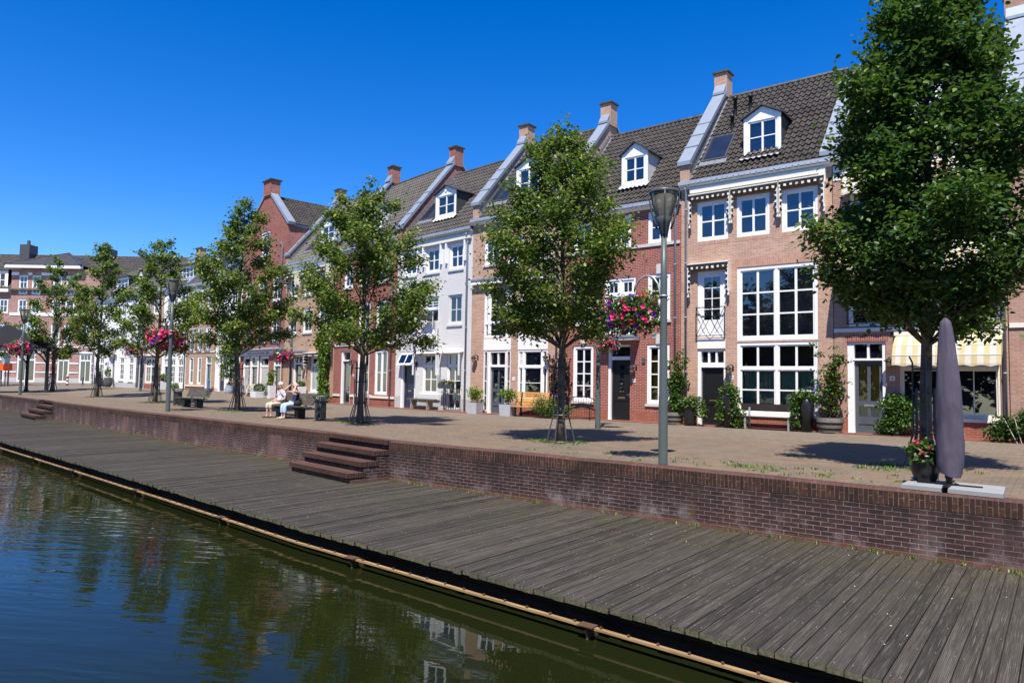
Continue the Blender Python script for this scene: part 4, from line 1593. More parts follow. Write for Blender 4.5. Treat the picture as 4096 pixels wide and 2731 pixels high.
h.dormer(1.75, 3.15, 10.0, 11.45, 11.85, 0.72)
h.skylight(0.75, 1.45, 10.2, 11.3)
h.gutter()
h.lamp(1.66, 2.35)
h.number(1.72, 1.80, '8')
h.downspout(h.w - 0.09)
h.finish(xr0=0.13)
# bare zinc coping between 8 and 10 (no chimney)
h.parapet(-0.32, 0.12, 9.45, 13.62, chimney=False)

# ---- number 10
h = House('house', 'brown brick house with huge white gridded window and black and white striped awnings', (-11.44, 25.0), (-5.995, 25.0), 0, 9.18, 3.9, 13.75, 'brown_brick', band=0.46, wall2='plinth_brick')
h.door(0.67, 1.75, 2.81, (0.80, 1.67, 2.13), 'black_paint', (2.32, 2.72), panes=[(0.0, 0.34, 'p'), (0.40, 1.0, 'p')], tcols=3)
h.slab('panel', 0.675, 1.745, -0.012, 0.05, 2.84, 3.20, 'white_paint')
h.window(0.67, 1.75, 3.26, 5.73, 2, 4, fr=0.10, rec=0.10, sash=0.13, panel=0.42)
h.railing(0.66, 1.76, 3.30, 4.38, 'x')
h.hood_awning(0.36, 1.94, 6.07, 5.78, 0.26)
h.window(2.18, 4.96, 3.10, 5.75, 2, (3, 3), fr=0.12, rec=0.09, vheavy=(3.57,), mu=0.055, sash=0.05, heavy=(), glass='glass')
h.window(2.18, 4.96, 0.52, 3.04, 2, (2, 1, 2, 1), fr=0.11, rec=0.09, vheavy=(3.57,), heavy=(2.10,), mu=0.05, sash=0.05, glass='clear_glass', curtain=('curtain_green', 0.55, 2.02, 2.27, 4.88, 14), sill='white_paint')
h.soldier(2.10, 5.05, 5.76, 6.06, M['brown_brick_soldier'])
for a, b in ((0.66, 1.85), (2.17, 3.36), (3.78, 4.98)):
    h.window(a, b, 6.87, 8.36, 2, 2, fr=0.085, mu=0.05, sash=0.075, rec=0.09, vheavy=())
    h.soldier(a - 0.02, b + 0.02, 6.72, 6.865, M['brown_brick_soldier'])
h.hood_awning(0.40, 1.98, 8.70, 8.42, 0.24, drop=1.3)
h.hood_awning(2.02, 3.70, 8.70, 8.42, 0.24, drop=1.3)
h.hood_awning(3.74, 5.24, 8.70, 8.42, 0.24, drop=1.3)
h.slab('fascia', 0.42, 5.26, -0.16, -0.001, 8.72, 8.925, 'cream_paint')
h.slab('fascia', 5.05, 5.262, -0.155, -0.001, 8.40, 8.719, 'cream_paint')
h.dormer(2.19, 3.56, 9.95, 11.45, 11.83, 0.70, rows=2)
h.skylight(0.56, 1.52, 10.02, 11.30)
h.vent(1.10, 2.75, 0.75)
h.vent(1.66, 2.95, 0.55)
h.vent(1.2, 2.15, 0.5)
h.gutter()
h.downspout(0.24)
h.lamp(1.92, 2.10)
h.number(1.97, 1.78, '10')
h.parapet(-0.05, 0.34, 10.02, 14.22)
h.finish(xr0=0.36, xr1=h.w - 0.3)

# ---- number 12
h = House('house', 'red brick house with black panelled door, stone keystones and white side windows', (-16.98, 25.04), (-11.45, 25.0), 0, 8.65, 3.9, 13.22, 'red_brick', band=0.42, wall2='plinth_brick')
h.window(0.66, 1.66, 0.72, 3.03, 2, 4, fr=0.10, mu=0.045, rec=0.09, sash=0.05, sill=True)
h.window(4.12, 5.08, 0.72, 3.03, 2, 4, fr=0.10, mu=0.045, rec=0.09, sash=0.05, sill=True, glass='clear_glass', curtain=('curtain_yellow', 0.8, 2.6, 4.2, 5.0, 5))
h.door(2.34, 3.38, 3.05, (2.46, 3.36, 2.43), 'black_paint', (2.58, 2.97), panes=[(0.0, 0.30, 'p'), (0.36, 1.0, 'p')], tcols=1, rec=0.17)

b = MB()
for k in range(4):
    b.box(2.83, 3.0, 0.165, 0.186, 1.15 + k * 0.3, 1.32 + k * 0.3)
h.part('door_light', b, M['glass'])
cn = MB()
cn.mi = 0
cn.box(2.10, 3.84, -0.55, 0.0, 3.33, 3.38)
cn.mi = 1
cn.box(2.14, 3.80, -0.50, 0.0, 3.215, 3.328)
h.part('canopy', cn, [M['zinc'], M['white_paint']])
h.window(2.19, 3.60, 3.40, 5.76, 2, (1, 1), fr=0.09, heavy=(5.05,), vheavy=(2.9,), rec=0.09, sash=0.10, panel=0.55)
h.railing(2.17, 3.62, 3.40, 3.98, 'v', y=-0.42, n=12)
h.window(4.14, 5.10, 3.98, 5.78, 2, 3, fr=0.10, rec=0.09, sash=0.05, sill=True)
h.window(0.62, 1.58, 3.98, 5.78, 2, 3, fr=0.10, rec=0.09, sash=0.05, sill=True)
for a in (0.62, 2.40, 4.14):
    h.window(a, a + 0.98, 7.03, 8.28, 2, 2, fr=0.10, rec=0.09, sash=0.05)
h.band_stone(0.02, h.w - 0.02, 6.90, 7.02, 'grey_stone')
for a in (1.14, 4.62):
    for z in (3.05, 5.80):
        h.slab('keystone', a - 0.10, a + 0.10, -0.03, -0.001, z, z + 0.38, 'grey_stone')
        h.soldier(a - 0.55, a - 0.105, z, z + 0.30, M['red_brick_soldier'])
        h.soldier(a + 0.105, a + 0.55, z, z + 0.30, M['red_brick_soldier'])
h.dormer(2.50, 3.72, 9.74, 11.08, 11.52, 0.76, cheek='pale_grey_paint', rows=2, fw=0.15)
h.gutter()
h.downspout(5.34)
h.lamp(3.55, 2.12)
h.number(3.55, 1.62, '12')
h.slab('bell_box', 3.92, 4.06, -0.04, -0.001, 2.3, 2.5, 'slate_paint')
h.parapet(-0.22, 0.16, 9.95, 14.22, mat=M['brown_brick'])
h.finish(xr0=0.18)

# ---- number 14
h = House('house', 'brown brick house with two tall white window bays and a half-glazed dark door', (-22.14, 25.1), (-16.99, 25.05), 0, 9.15, 3.9, 13.78, 'brown_brick', band=0.40, wall2='plinth_brick')
# left bay with door, side lights and panel
h.door(1.06, 2.16, 2.90, (1.20, 2.08, 2.14), 'slate_paint', (2.26, 2.82), panes=[(0.0, 0.12, 'p'), (0.20, 0.46, '2'), (0.54, 1.0, '2')], tcols=2, slot='steel', rec=0.12)
for a, b in ((0.80, 1.05), (2.17, 2.42)):
    h.window(a, b, 0.10, 2.90, 1, 4, fr=0.05, rec=0.08, sash=0)
h.slab('panel', 0.79, 2.42, -0.01, 0.06, 2.93, 3.46, 'white_paint')
h.window(0.79, 2.42, 3.50, 5.66, (1, 2, 1, 1, 2, 1), (2, 1, 2, 2, 1, 2), fr=0.06, vheavy=(1.08, 2.13), heavy=(4.18,), rec=0.08)
# right bay
h.window(2.84, 4.48, 0.72, 2.90, (1, 2, 1, 1, 1, 1), (2, 2, 2, 1, 1, 1), fr=0.06, vheavy=(3.14, 4.18), heavy=(2.16,), rec=0.08, sill=True)
h.slab('panel', 2.83, 4.49, -0.01, 0.06, 2.93, 3.46, 'white_paint')
h.window(2.83, 4.49, 3.50, 5.55, (1, 2, 1, 1, 2, 1), (2, 1, 2, 2, 1, 2), fr=0.06, vheavy=(3.12, 4.2), heavy=(4.18,), rec=0.08)
for a, b in ((0.74, 1.72), (2.17, 3.14), (3.7, 4.66)):
    h.window(a, b, 6.94, 8.12, 2, 2, fr=0.09, mu=0.045, rec=0.09, sash=0.05, sill=True)
    h.soldier(a - 0.05, b + 0.05, 8.125, 8.42, M['brown_brick_soldier'])
cs = MB()
cs.mi = 0
cs.box(0.10, 4.95, -0.22, 0.0, 6.02, 6.20)
cs.mi = 1
cs.box(0.10, 4.95, -0.26, 0.0, 6.205, 6.28)
h.part('awning_cassette', cs, [M['white_paint'], M['zinc']])
h.dormer(2.02, 3.46, 9.97, 11.55, 11.9, 0.72, rows=2)
h.skylight(0.45, 1.55, 10.0, 11.38)
h.lamp(0.34, 2.58)
h.lamp(4.5, 2.58)
h.number(2.62, 1.62, '14')
h.gutter(drop=0)
h.downspout(h.w - 0.16)
tr = MB()
for k in range(9):
    z = 0.5 + k * 0.25
    tr.box(4.58, 4.86, -0.04, -0.02, z, z + 0.02)
for xx in (4.6, 4.84):
    tr.box(xx - .01, xx + .01, -0.05, -0.03, 0.3, 2.7)
h.part('trellis', tr, M['iron'])
h.parapet(-0.05, 0.33, 10.0, 14.22)
h.finish(xr0=0.35, xr1=h.w - 0.22)

# ---- number 16, painted brick
h = House('house', 'pale grey painted brick house with navy blue door and white hooded windows', (-28.12, 25.8), (-22.15, 25.1), 0, 8.86, 3.9, 13.36, 'grey_painted_brick', band=0.62, wall2='grey_plinth', trim='white_paint')
H16 = h
h.door(0.50, 1.76, 2.96, (0.66, 1.64, 2.22), 'navy_paint', (2.30, 2.9), panes=[(0.0, 0.30, 'p'), (0.36, 0.40, 'p'), (0.44, 1.0, 'p')], tcols=2, rec=0.13)
# hopper light, hinged outwards
hp = MB()
hp.mi = 0


def P(x, s):
    return (x, -0.02 - 0.30 * (1 - s), 2.26 + 0.62 * s)


for (xa, xb, sa, sb) in ((0.5, 0.58, 0, 1), (1.68, 1.76, 0, 1), (0.58, 1.68, 0, .14), (0.58, 1.68, .88, 1), (1.1, 1.16, .14, .88)):
    q = [P(xa, sa), P(xb, sa), P(xb, sb), P(xa, sb)]
    hp.poly(q)
    q2 = [(p[0], p[1] + 0.045, p[2] + 0.02) for p in q]
    hp.poly(q2[::-1])
    for i in range(4):
        j = (i + 1) % 4
        hp.poly([q[i], q2[i], q2[j], q[j]])
hp.mi = 1
hp.poly([(p[0], p[1] + .02, p[2]) for p in (P(0.58, .14), P(1.68, .14), P(1.68, .88), P(0.58, .88))])
h.part('transom_window', hp, [M['white_paint'], M['glass']], label='white hopper window tilted open above the navy door')
h.window(2.36, 3.56, 0.80, 2.86, 2, (2, 1), fr=0.09, mu=0.045, heavy=(2.22,), rec=0.10, sash=0.05)
h.slab('sill_block', 2.10, 3.80, -0.07, -0.001, 0.52, 0.79, 'pale_grey_paint')
h.window(4.28, 5.36, 0.06, 2.86, 2, (3, 1), fr=0.08, mu=0.045, heavy=(2.22,), rec=0.10, sash=0.05)
h.railing(4.24, 5.40, 0.06, 1.12, 'v', n=9, y=-0.13)
for a, b in ((1.84, 3.80), (3.88, 5.50)):
    hd = MB()
    hd.prism([(0.0, 2.96), (-0.32, 2.86), (-0.32, 2.82), (0.0, 2.88)][::-1], 'x', a, b)
    for xx in (a + .02, b - .06):
        hd.prism([(0.0, 2.87), (-0.28, 2.81), (-0.30, 1.95), (-0.24, 1.85), (0.0, 2.3)][::-1], 'x', xx, xx + 0.04) if False else hd.box(xx, xx + .04, -0.30, -0.22, 1.75, 2.84)
    h.part('hood', hd, M['white_paint'])
h.window(2.36, 3.56, 3.08, 5.72, 2, 3, fr=0.09, rec=0.11, heavy=(5.1,), sash=0.06)
h.railing(2.30, 3.62, 3.0, 4.46, 'v', 'white_paint', y=-0.16, n=10, th=0.024)
h.window(4.26, 5.32, 4.24, 5.70, 2, 2, fr=0.09, mu=0.04, rec=0.12, sash=0.06, sill='pale_grey_paint', trim=M['pale_grey_paint'])
h.window(0.50, 1.60, 4.20, 5.68, 2, 2, fr=0.09, mu=0.04, rec=0.10, sash=0.05, sill='pale_grey_paint')
for a, b in ((0.58, 1.66), (2.44, 3.52), (4.28, 5.34)):
    h.window(a, b, 6.96, 8.22, 2, 2, fr=0.09, mu=0.045, rec=0.11, sash=0.06, sill='pale_grey_paint')
    for xx in (a - 0.22, b + 0.12):
        h.slab('awning_arm', xx, xx + 0.10, -0.12, -0.001, 7.3, 8.45, 'white_paint')
h.slab('fascia', 0.05, h.w - 0.08, -0.14, -0.001, 8.34, 8.605, 'cream_paint')
h.dormer(2.20, 3.85, 9.93, 11.22, 11.58, 0.74, button=True)
h.skylight(0.56, 1.75, 10.02, 11.2)
h.gutter(mat2='cream_paint')
h.downspout(h.w - 0.30, 8.6)
h.slab('wall_light', 1.84, 1.92, -0.1, -0.001, 2.18, 2.42, 'black_paint')
h.number(1.98, 1.72, '16')
h.parapet(-0.15, 0.25, 9.72, 14.35, mat=M['red_brick'])
h.finish(xr0=0.27)

# ---- number 18, red brick
h = House('house', 'red brick house with slate grey door, tall paired windows and stone bands', (-35.04, 27.1), (-28.13, 25.81), 0, 9.2, 3.9, 14.1, 'red_brick', band=0.45, wall2='plinth_brick')
h.door(0.92, 2.12, 3.14, (1.10, 2.02, 2.52), 'slate_paint', (2.62, 3.06), panes=[(0.0, 0.30, '1'), (0.38, 1.0, '1')], tcols=1, slot='steel', rec=0.14)
for a, b in ((2.94, 4.26), (4.88, 6.22)):
    h.window(a, b, 0.64, 3.1, 1, 2, fr=0.12, mu=0.04, vheavy=((a + b) / 2,), rec=0.10, sash=0.06)
    h.soldier(a - .1, b + .1, 3.105, 3.38, M['red_brick_soldier'])
h.soldier(0.8, 2.2, 3.145, 3.38, M['red_brick_soldier'])
for a, b in ((0.95, 2.2), (2.9, 4.22), (4.88, 6.2)):
    h.window(a, b, 3.62, 5.85, 2, 3, fr=0.10, mu=0.04, rec=0.10, sash=0.06)
    h.railing(a, b, 3.64, 4.6, 'o', 'green_iron', y=-0.12)
    h.window(a + 0.1, b - 0.1, 6.9, 8.25, 2, 2, fr=0.10, rec=0.10, sill=True)
h.band_stone(0.02, h.w - 0.02, 3.42, 3.56)
h.band_stone(0.02, 0.9, 0.45, 0.57)
h.band_stone(2.15, h.w - 0.02, 0.45, 0.57)
h.dormer(2.1, 3.9, 10.28, 11.62, 12.1, 0.78, cheek='pale_grey_paint', button=True)
h.skylight(0.6, 1.7, 10.6, 11.8)
h.gutter()
h.downspout(6.62)
h.lamp(2.42, 2.5)
h.number(2.5, 1.7, '18')
h.parapet(-0.2, 0.25, 10.0, 14.7, mat=M['red_brick'])
h.finish(xr0=0.27)

# ---- number 20, buff brick with shutters and vine
h = House('house', 'buff brick house with louvred shutters, small striped awning and climbing plant', (-42.06, 28.3), (-35.05, 27.11), 0, 9.2, 3.9, 14.1, 'buff_brick', band=0.4, wall2='plinth_brick')
H20 = h
h.door(1.55, 2.85, 2.98, (1.74, 2.72, 2.38), 'black_paint', (2.48, 2.9), panes=[(0.0, 0.34, 'p'), (0.42, 0.7, '1'), (0.74, 1.0, '1')], slot='steel')
h.window(4.05, 5.90, 0.62, 2.92, 2, (1, 1), fr=0.14, heavy=(2.36,), rec=0.12, sash=0.05, sill=True)
for a, b in ((4.22, 4.66), (4.72, 5.14), (5.2, 5.72)):
    sh = MB()
    bars(sh, a, b, 0.78, 2.28, 0.06, 0.085, 0.04)
    z = 0.84
    while z < 2.24:
        sh.box(a + .04, b - .04, 0.062, 0.08, z, z + 0.035)
        z += 0.06
    h.part('shutter', sh, M['shutter'])
h.hood_awning(3.75, 6.1, 3.15, 2.86, 0.4, drop=1.0)
cn = MB()
cn.box(-0.02, 3.32, -0.45, 0.0, 3.18, 3.28)
cn.mi = 1
cn.box(0.02, 3.28, -0.40, 0.0, 3.02, 3.178)
h.part('canopy', cn, [M['zinc'], M['cream_paint']])
for a, b in ((0.62, 1.86), (2.78, 4.06), (4.96, 6.22)):
    h.window(a, b, 4.45, 6.0, 2, 2, fr=0.10, rec=0.10, sill=True)
    h.window(a, b, 6.9, 8.2, 2, 2, fr=0.10, rec=0.10, sill=True)
    h.hood_awning(a - 0.15, b + 0.15, 8.55, 8.2, 0.35, drop=1.0)
h.slab('fascia', 0.05, h.w - 0.1, -0.06, -0.001, 8.6, 8.92, 'cream_paint')
h.dormer(3.25, 5.15, 10.45, 11.6, 12.02, 0.85, cheek='pale_grey_paint')
h.skylight(1.6, 2.6, 10.0, 11.2)
h.gutter()
h.lamp(3.28, 2.2)
h.number(3.4, 1.7, '20')
h.downspout(h.w - 0.12, z0=2.2)
h.parapet(-0.15, 0.25, 10.0, 14.55, mat=M['buff_brick'])
h.finish(xr0=0.27)

# ---- tall red house with the lettered fascia
h = House('house', 'tall red brick house with front gable, chimney on top and a lettered white fascia', (-49.28, 29.4), (-42.07, 28.31), 0, 12.2, 4.5, 12.3, 'red_brick', band=0.35, wall2='plinth_brick')
HH = h
h.window(0.50, 1.72, 0.40, 3.02, 1, (1, 1), fr=0.12, heavy=(2.28,), rec=0.12, glass='glass')
h.door(1.86, 3.34, 3.02, (2.12, 3.10, 2.24), 'slate_paint', (2.36, 2.94), panes=[(0.0, 0.20, 'p'), (0.26, 1.0, '1')], slot='steel', tcols=1, rec=0.10)
h.window(3.46, 4.98, 0.40, 3.02, 1, (1, 1), fr=0.14, heavy=(2.28,), rec=0.12)
for a, b in ((0.68, 1.54), (3.68, 4.78)):
    bl = MB()
    z = 0.58
    while z < 2.2:
        bl.box(a, b, 0.085, 0.105, z, z + 0.03)
        z += 0.055
    h.part('blind', bl, M['curtain_white'])
h.slab('panel', 0.50, 1.72, -0.02, 0.02, 0.02, 0.39, 'white_paint')
h.slab('panel', 3.46, 4.98, -0.02, 0.02, 0.02, 0.39, 'white_paint')
h.door(5.80, 6.98, 2.96, (5.94, 6.86, 2.28), 'slate_paint', (2.38, 2.88), panes=[(0.0, 1.0, '1')], slot=None, rec=0.12)
fs = MB()
fs.mi = 0
fs.box(0.06, 6.95, -0.12, -0.001, 3.06, 3.38)
fs.mi = 1
fs.prism([(0.0, 3.60), (-0.36, 3.50), (-0.36, 3.44), (-0.12, 3.385), (0.0, 3.385)][::-1], 'x', 0.02, 7.0)
fo = h.part('fascia', fs, [M['white_paint'], M['zinc']])
text_mesh('lettering', "'T HOOGE HUYS ANNO 2000", 0.30, M['letter_grey'], fo, (3.3, -0.123, 3.11))
for a, b in ((0.52, 1.78), (2.78, 4.22), (5.2, 6.5)):
    h.window(a, b, 4.0, 5.75, 2, 3, fr=0.10, rec=0.10, sill=True)
    h.railing(a, b, 4.02, 4.85, 'o', 'green_iron', y=-0.1)
    h.window(a, b, 6.9, 8.6, 2, 3, fr=0.10, rec=0.10, sill=True)
h.window(3.08, 4.42, 10.35, 12.1, 2, 3, fr=0.10, rec=0.10, sill=True)
h.downspout(6.72, 10.9, 3.6)
b = MB()
cx, e, ap, D = 3.9, 12.2, 15.05, 9.0
x0, x1 = 0.006, h.w - 0.006
facade(b, x0, x1, -0.3, e, h.holes, 0.13, 0.0, 0.35)
b.poly([(x0, 0, e), (x1, 0, e), (cx + 0.12, 0, ap + .1), (cx - 0.12, 0, ap + .1)])
b.poly([(x0, 0.4, e), (cx - 0.12, 0.4, ap + .1), (cx + 0.12, 0.4, ap + .1), (x1, 0.4, e)])
for xx in (x0, x1):
    b.poly([(xx, 0, -.3), (xx, D, -.3), (xx, D, e), (xx, 0, e)])
b.poly([(x0, D, -.3), (x1, D, -.3), (x1, D, e), (cx, D, ap - .4), (x0, D, e)])
h.part('wall', b, [M['red_brick'], M['plinth_brick']])
for sg, xe, nm in ((-1, x0 - 0.1, 'roof'), (1, x1 + 0.1, 'roof')):
    # tiled slopes running along the depth: build in a turned frame and swap axes
    t = MB()
    run = abs(cx - xe)
    tile_roof(t, 0.42, D, -run, e - 0.02, 0.0, ap - 0.35)
    t.v = [(cx - sg * v[1] * 1.0, v[0], v[2]) for v in t.v]
    h.part(nm, t, M['roof_tile'])
q = MB()
ridge_caps(q, 0.42, D, 0, 0)
q.v = [(cx + v[1], v[0], v[2] + ap - 0.33) for v in q.v]
h.part('ridge_tiles', q, M['mossy_tile'])
c = MB()
for sg, xe in ((-1, x0), (1, x1)):
    dx, dz = (cx + sg * 0.3 - xe), (ap - 0.18 - e)
    L = math.hypot(dx, dz)
    nx, nz = -dz / L * (1 if dx > 0 else -1), abs(dx) / L
    p = [(xe, e - 0.02), (xe + dx, e - .02 + dz), (xe + dx + nx * .16, e + dz + nz * .16), (xe + nx * .16 + sg * .1, e + nz * .16 - .02), (xe + sg * .16, e - .1)]
    c.prism(p if sg > 0 else p[::-1], 'y', -0.08, 0.46)
for xe in (x0 - .12, x1 - .02):
    c.box(xe, xe + 0.14, 0.461, D, e - 0.16, e + 0.02)
h.part('coping', c, M['zinc'])
k = MB()
k.box(cx - 0.62, cx + 0.62, -0.10, 0.62, ap - 0.35, ap + 0.72)
co = h.part('chimney', k, M['red_brick'])
k = MB()
k.box(cx - 0.72, cx + 0.72, -0.2, 0.72, ap + 0.721, ap + 0.82)
h.part('chimney_cap', k, M['mossy_tile'], parent=co)

# ---- the farther group of five, set back a little on slightly higher ground
Z3 = 0.3
h = House('house', 'narrow white rendered house with black balcony next to the tall red house', (-54.67, 30.4), (-50.4, 30.4), Z3, 9.2, 3.2, 12.4, 'white_painted_brick', band=0.25, wall2='grey_plinth')
h.door(0.52, 1.50, 2.84, (0.62, 1.40, 2.15), 'navy_paint', (2.25, 2.76), panes=[(0.0, 0.34, 'p'), (0.42, 1.0, '1')])
h.window(1.95, 3.25, 0.35, 2.70, 2, (3, 1), fr=0.10, heavy=(2.1,))
h.window(0.40, 1.36, 3.95, 5.55, 2, 3, fr=0.10, sill=True)
h.window(1.90, 3.20, 3.50, 5.55, 2, 3, fr=0.10)
h.railing(1.55, 3.35, 3.45, 4.52, 'x', y=-0.55, th=0.03)
h.slab('balcony_slab', 1.5, 3.4, -0.6, -0.001, 3.36, 3.445, 'pale_grey_paint')
h.slab('cornice', 1.3, 3.45, -0.25, -0.001, 3.12, 3.34, 'white_paint')
h.window(0.55, 1.5, 7.1, 8.3, 2, 2, fr=0.10)
h.window(2.0, 3.0, 7.1, 8.3, 2, 2, fr=0.10)
h.band_stone(0.02, h.w - .02, 6.85, 7.0, 'white_paint', 0.08)
h.dormer(2.4, 3.7, 10.0, 11.2, 11.7, 0.8, cheek='pale_grey_paint')
h.skylight(0.6, 1.3, 9.8, 10.9)
h.gutter()
h.parapet(-0.2, 0.16, 9.45, 12.5, chimney=False)
h.finish(xr0=0.18, xr1=h.w - .4)
h.parapet(h.w - 0.5, h.w - 0.1, 9.6, 13.2, mat=M['buff_brick'], cw=0.7)

h = House('house', 'buff brick house with three narrow ground floor windows, blue door and iron balconies', (-59.47, 30.4), (-54.68, 30.4), Z3, 9.05, 3.2, 12.2, 'buff_brick', band=0.33, wall2='plinth_brick')
h.window(0.58, 1.34, 0.52, 2.84, 1, 2, fr=0.12, mu=0.05)
h.window(1.92, 2.60, 0.52, 2.84, 1, 2, fr=0.12, mu=0.05)
h.door(3.24, 4.20, 2.84, (3.40, 4.08, 2.2), 'blue_paint', (2.3, 2.76), panes=[(0.0, 0.34, 'p'), (0.42, 1.0, '1')], tcols=1)
for a, b in ((0.42, 1.28), (1.78, 2.66), (3.12, 4.0)):
    h.window(a, b, 3.34, 5.3, 2, 3, fr=0.10, mu=0.04)
    h.railing(a, b, 3.36, 4.42, 'o', 'green_iron', y=-0.12, th=0.022)
    h.window(a + .04, b - .04, 6.72, 8.15, 2, 2, fr=0.10, mu=0.04)
h.band_stone(0.02, h.w - .02, 3.16, 3.3, 'grey_stone')
h.band_stone(0.02, h.w - .02, 6.56, 6.70, 'grey_stone')
h.band_stone(0.02, 3.2, 0.33, 0.44, 'cream_paint')
fo = h.slab('fascia', 0.3, h.w - 0.2, -0.06, -0.001, 8.28, 8.72, 'cream_paint')
text_mesh('lettering', 'WITTE', 0.34, M['letter_grey'], fo, (2.45, -0.063, 8.38))
h.dormer(2.5, 3.75, 9.75, 11.1, 11.6, 0.75, cheek='pale_grey_paint', button=True)
h.gutter()
h.parapet(-0.15, 0.2, 9.35, 12.4, mat=M['buff_brick'], cw=0.75, ch=0.75)
h.skylight(0.5, 1.7, 10.2, 11.8)
h.finish(xr0=0.22)

h = House('house', 'white house behind the grey lamp post, with dark door and gridded windows', (-63.8, 30.4), (-59.48, 30.4), Z3, 9.0, 3.2, 12.2, 'white_painted_brick', band=0.42, wall2='white_painted_brick')
h.door(0.40, 1.20, 2.68, (0.50, 1.10, 2.0), 'navy_paint', (2.1, 2.6), panes=[(0.0, 0.34, 'p'), (0.42, 1.0, 'p')], tcols=3)
h.window(1.48, 2.52, 0.50, 2.70, 2, (3, 1), fr=0.10, mu=0.035, heavy=(2.05,))
h.window(2.90, 3.92, 0.50, 2.70, 2, (3, 1), fr=0.10, mu=0.035, heavy=(2.05,))
for a, b in ((0.45, 1.25), (1.6, 2.45), (2.8, 3.65)):
    h.window(a, b, 3.75, 5.2, 2, 2, fr=0.10, sill=True)
    h.window(a, b, 6.8, 8.1, 2, 2, fr=0.10)
h.dormer(1.4, 3.6, 9.8, 11.0, 11.2, 0.75, flat=True, cheek='dark_roofing', cols=3)
h.gutter()
h.downspout(h.w - 0.1)
h.parapet(-0.15, 0.2, 9.3, 12.4, mat=M['buff_brick'], cw=0.75, ch=0.75)
h.finish(xr0=0.22)

h = House('house', 'narrow rose brick house with iron balconies and a white shop front, behind the flower basket', (-68.33, 30.4), (-63.81, 30.4), Z3, 9.0, 3.2, 12.2, 'buff_brick', band=0.4, wall2='plinth_brick')
h.door(0.06, 1.22, 2.9, (0.2, 1.1, 2.2), 'slate_paint', (2.3, 2.82), panes=[(0.0, 0.34, 'p'), (0.42, 1.0, '1')])
h.window(1.40, 3.50, 0.50, 2.80, (2, 2), (2, 1, 2, 1), fr=0.10, heavy=(2.0,), vheavy=(2.45,))
for a, b in ((0.1, 0.92), (1.2, 2.18), (2.5, 3.5)):
    h.window(a, b, 3.4, 5.25, 2, 3, fr=0.10)
    h.railing(a, b, 3.42, 4.4, 'o', 'green_iron', y=-0.12, th=0.022)
    h.window(a, b, 6.8, 8.1, 2, 2, fr=0.10)
h.slab('canopy', 0.02, 3.7, -0.35, -0.001, 2.98, 3.16, 'white_paint')
h.gutter()
h.downspout(0.03 + 0.1)
h.finish()

h = House('house', 'wide white rendered house with grey plinth and tall slim windows at the far end', (-78.33, 30.4), (-68.34, 30.4), Z3, 8.85, 3.4, 12.3, 'white_painted_brick', band=0.48, wall2='grey_plinth')
h.window(1.40, 2.46, 0.76, 2.90, 2, (3, 1), fr=0.09, mu=0.035, heavy=(2.25,), sill=True)
h.door(4.05, 5.05, 2.95, (4.2, 4.92, 2.2), 'slate_paint', (2.3, 2.86), panes=[(0.0, 0.34, 'p'), (0.42, 1.0, '1')], tcols=1, rec=0.2)
h.slab('door_cornice', 3.7, 5.4, -0.3, -0.001, 3.02, 3.22, 'white_paint')
for xx in (3.86, 5.10):
    h.slab('pilaster', xx, xx + 0.16, -0.08, -0.001, 0.02, 3.0, 'white_paint')
h.window(6.0, 6.98, 0.68, 2.88, 2, (3, 1), fr=0.09, mu=0.035, heavy=(2.25,), sill=True)
h.window(8.0, 8.96, 0.62, 2.88, 2, (3, 1), fr=0.09, mu=0.035, heavy=(2.25,), sill=True)
for a, b in ((1.85, 2.8), (5.85, 6.82), (7.95, 8.95)):
    h.window(a, b, 3.95, 5.3, 2, 2, fr=0.09, sill=True)
h.window(4.04, 4.92, 3.38, 5.3, 2, 3, fr=0.09, sill=True)
for a, b in ((1.85, 2.8), (4.0, 4.9), (5.85, 6.82), (7.95, 8.95)):
    h.window(a, b, 6.9, 8.1, 2, 2, fr=0.09)
h.slab('mail_box', 2.95, 3.4, -0.1, -0.001, 1.22, 1.66, 'black_paint')
h.lamp(3.5, 2.3)
h.dormer(7.2, 8.15, 9.75, 11.0, 11.5, 0.9)
h.dormer(2.4, 5.0, 9.8, 11.0, 11.2, 0.9, flat=True, cheek='dark_roofing', cols=3)
h.skylight(5.8, 6.6, 9.8, 10.9)
h.gutter()
h.downspout(h.w - 0.12)
h.downspout(0.12)
h.finish()

# ---- large brick building closing the square on the far left
A_, B_ = Vector((-113.069, 32.338)), Vector((-105.0985, 38.5795))
d_ = (B_ - A_).normalized()
L_ = A_ - d_ * 14.0
R_ = A_ + d_ * 13.5
h = House('corner_building', 'large multi-storey rose brick building with white bands and hipped dark roof at the far left', tuple(L_), tuple(R_), Z3, 15.4, 5.0, 18.0, 'rose_brick', cat='building', band=0.62, wall2='grey_plinth')
o = 14.0
E0 = 12.3      # eaves of the lower left wing


def bw(a, b, c, d, **k):
    h.window(o + a, o + b, c, d, 2, k.pop('r', 2), fr=0.14, mu=0.06, sash=0.06, rec=0.1, **k)


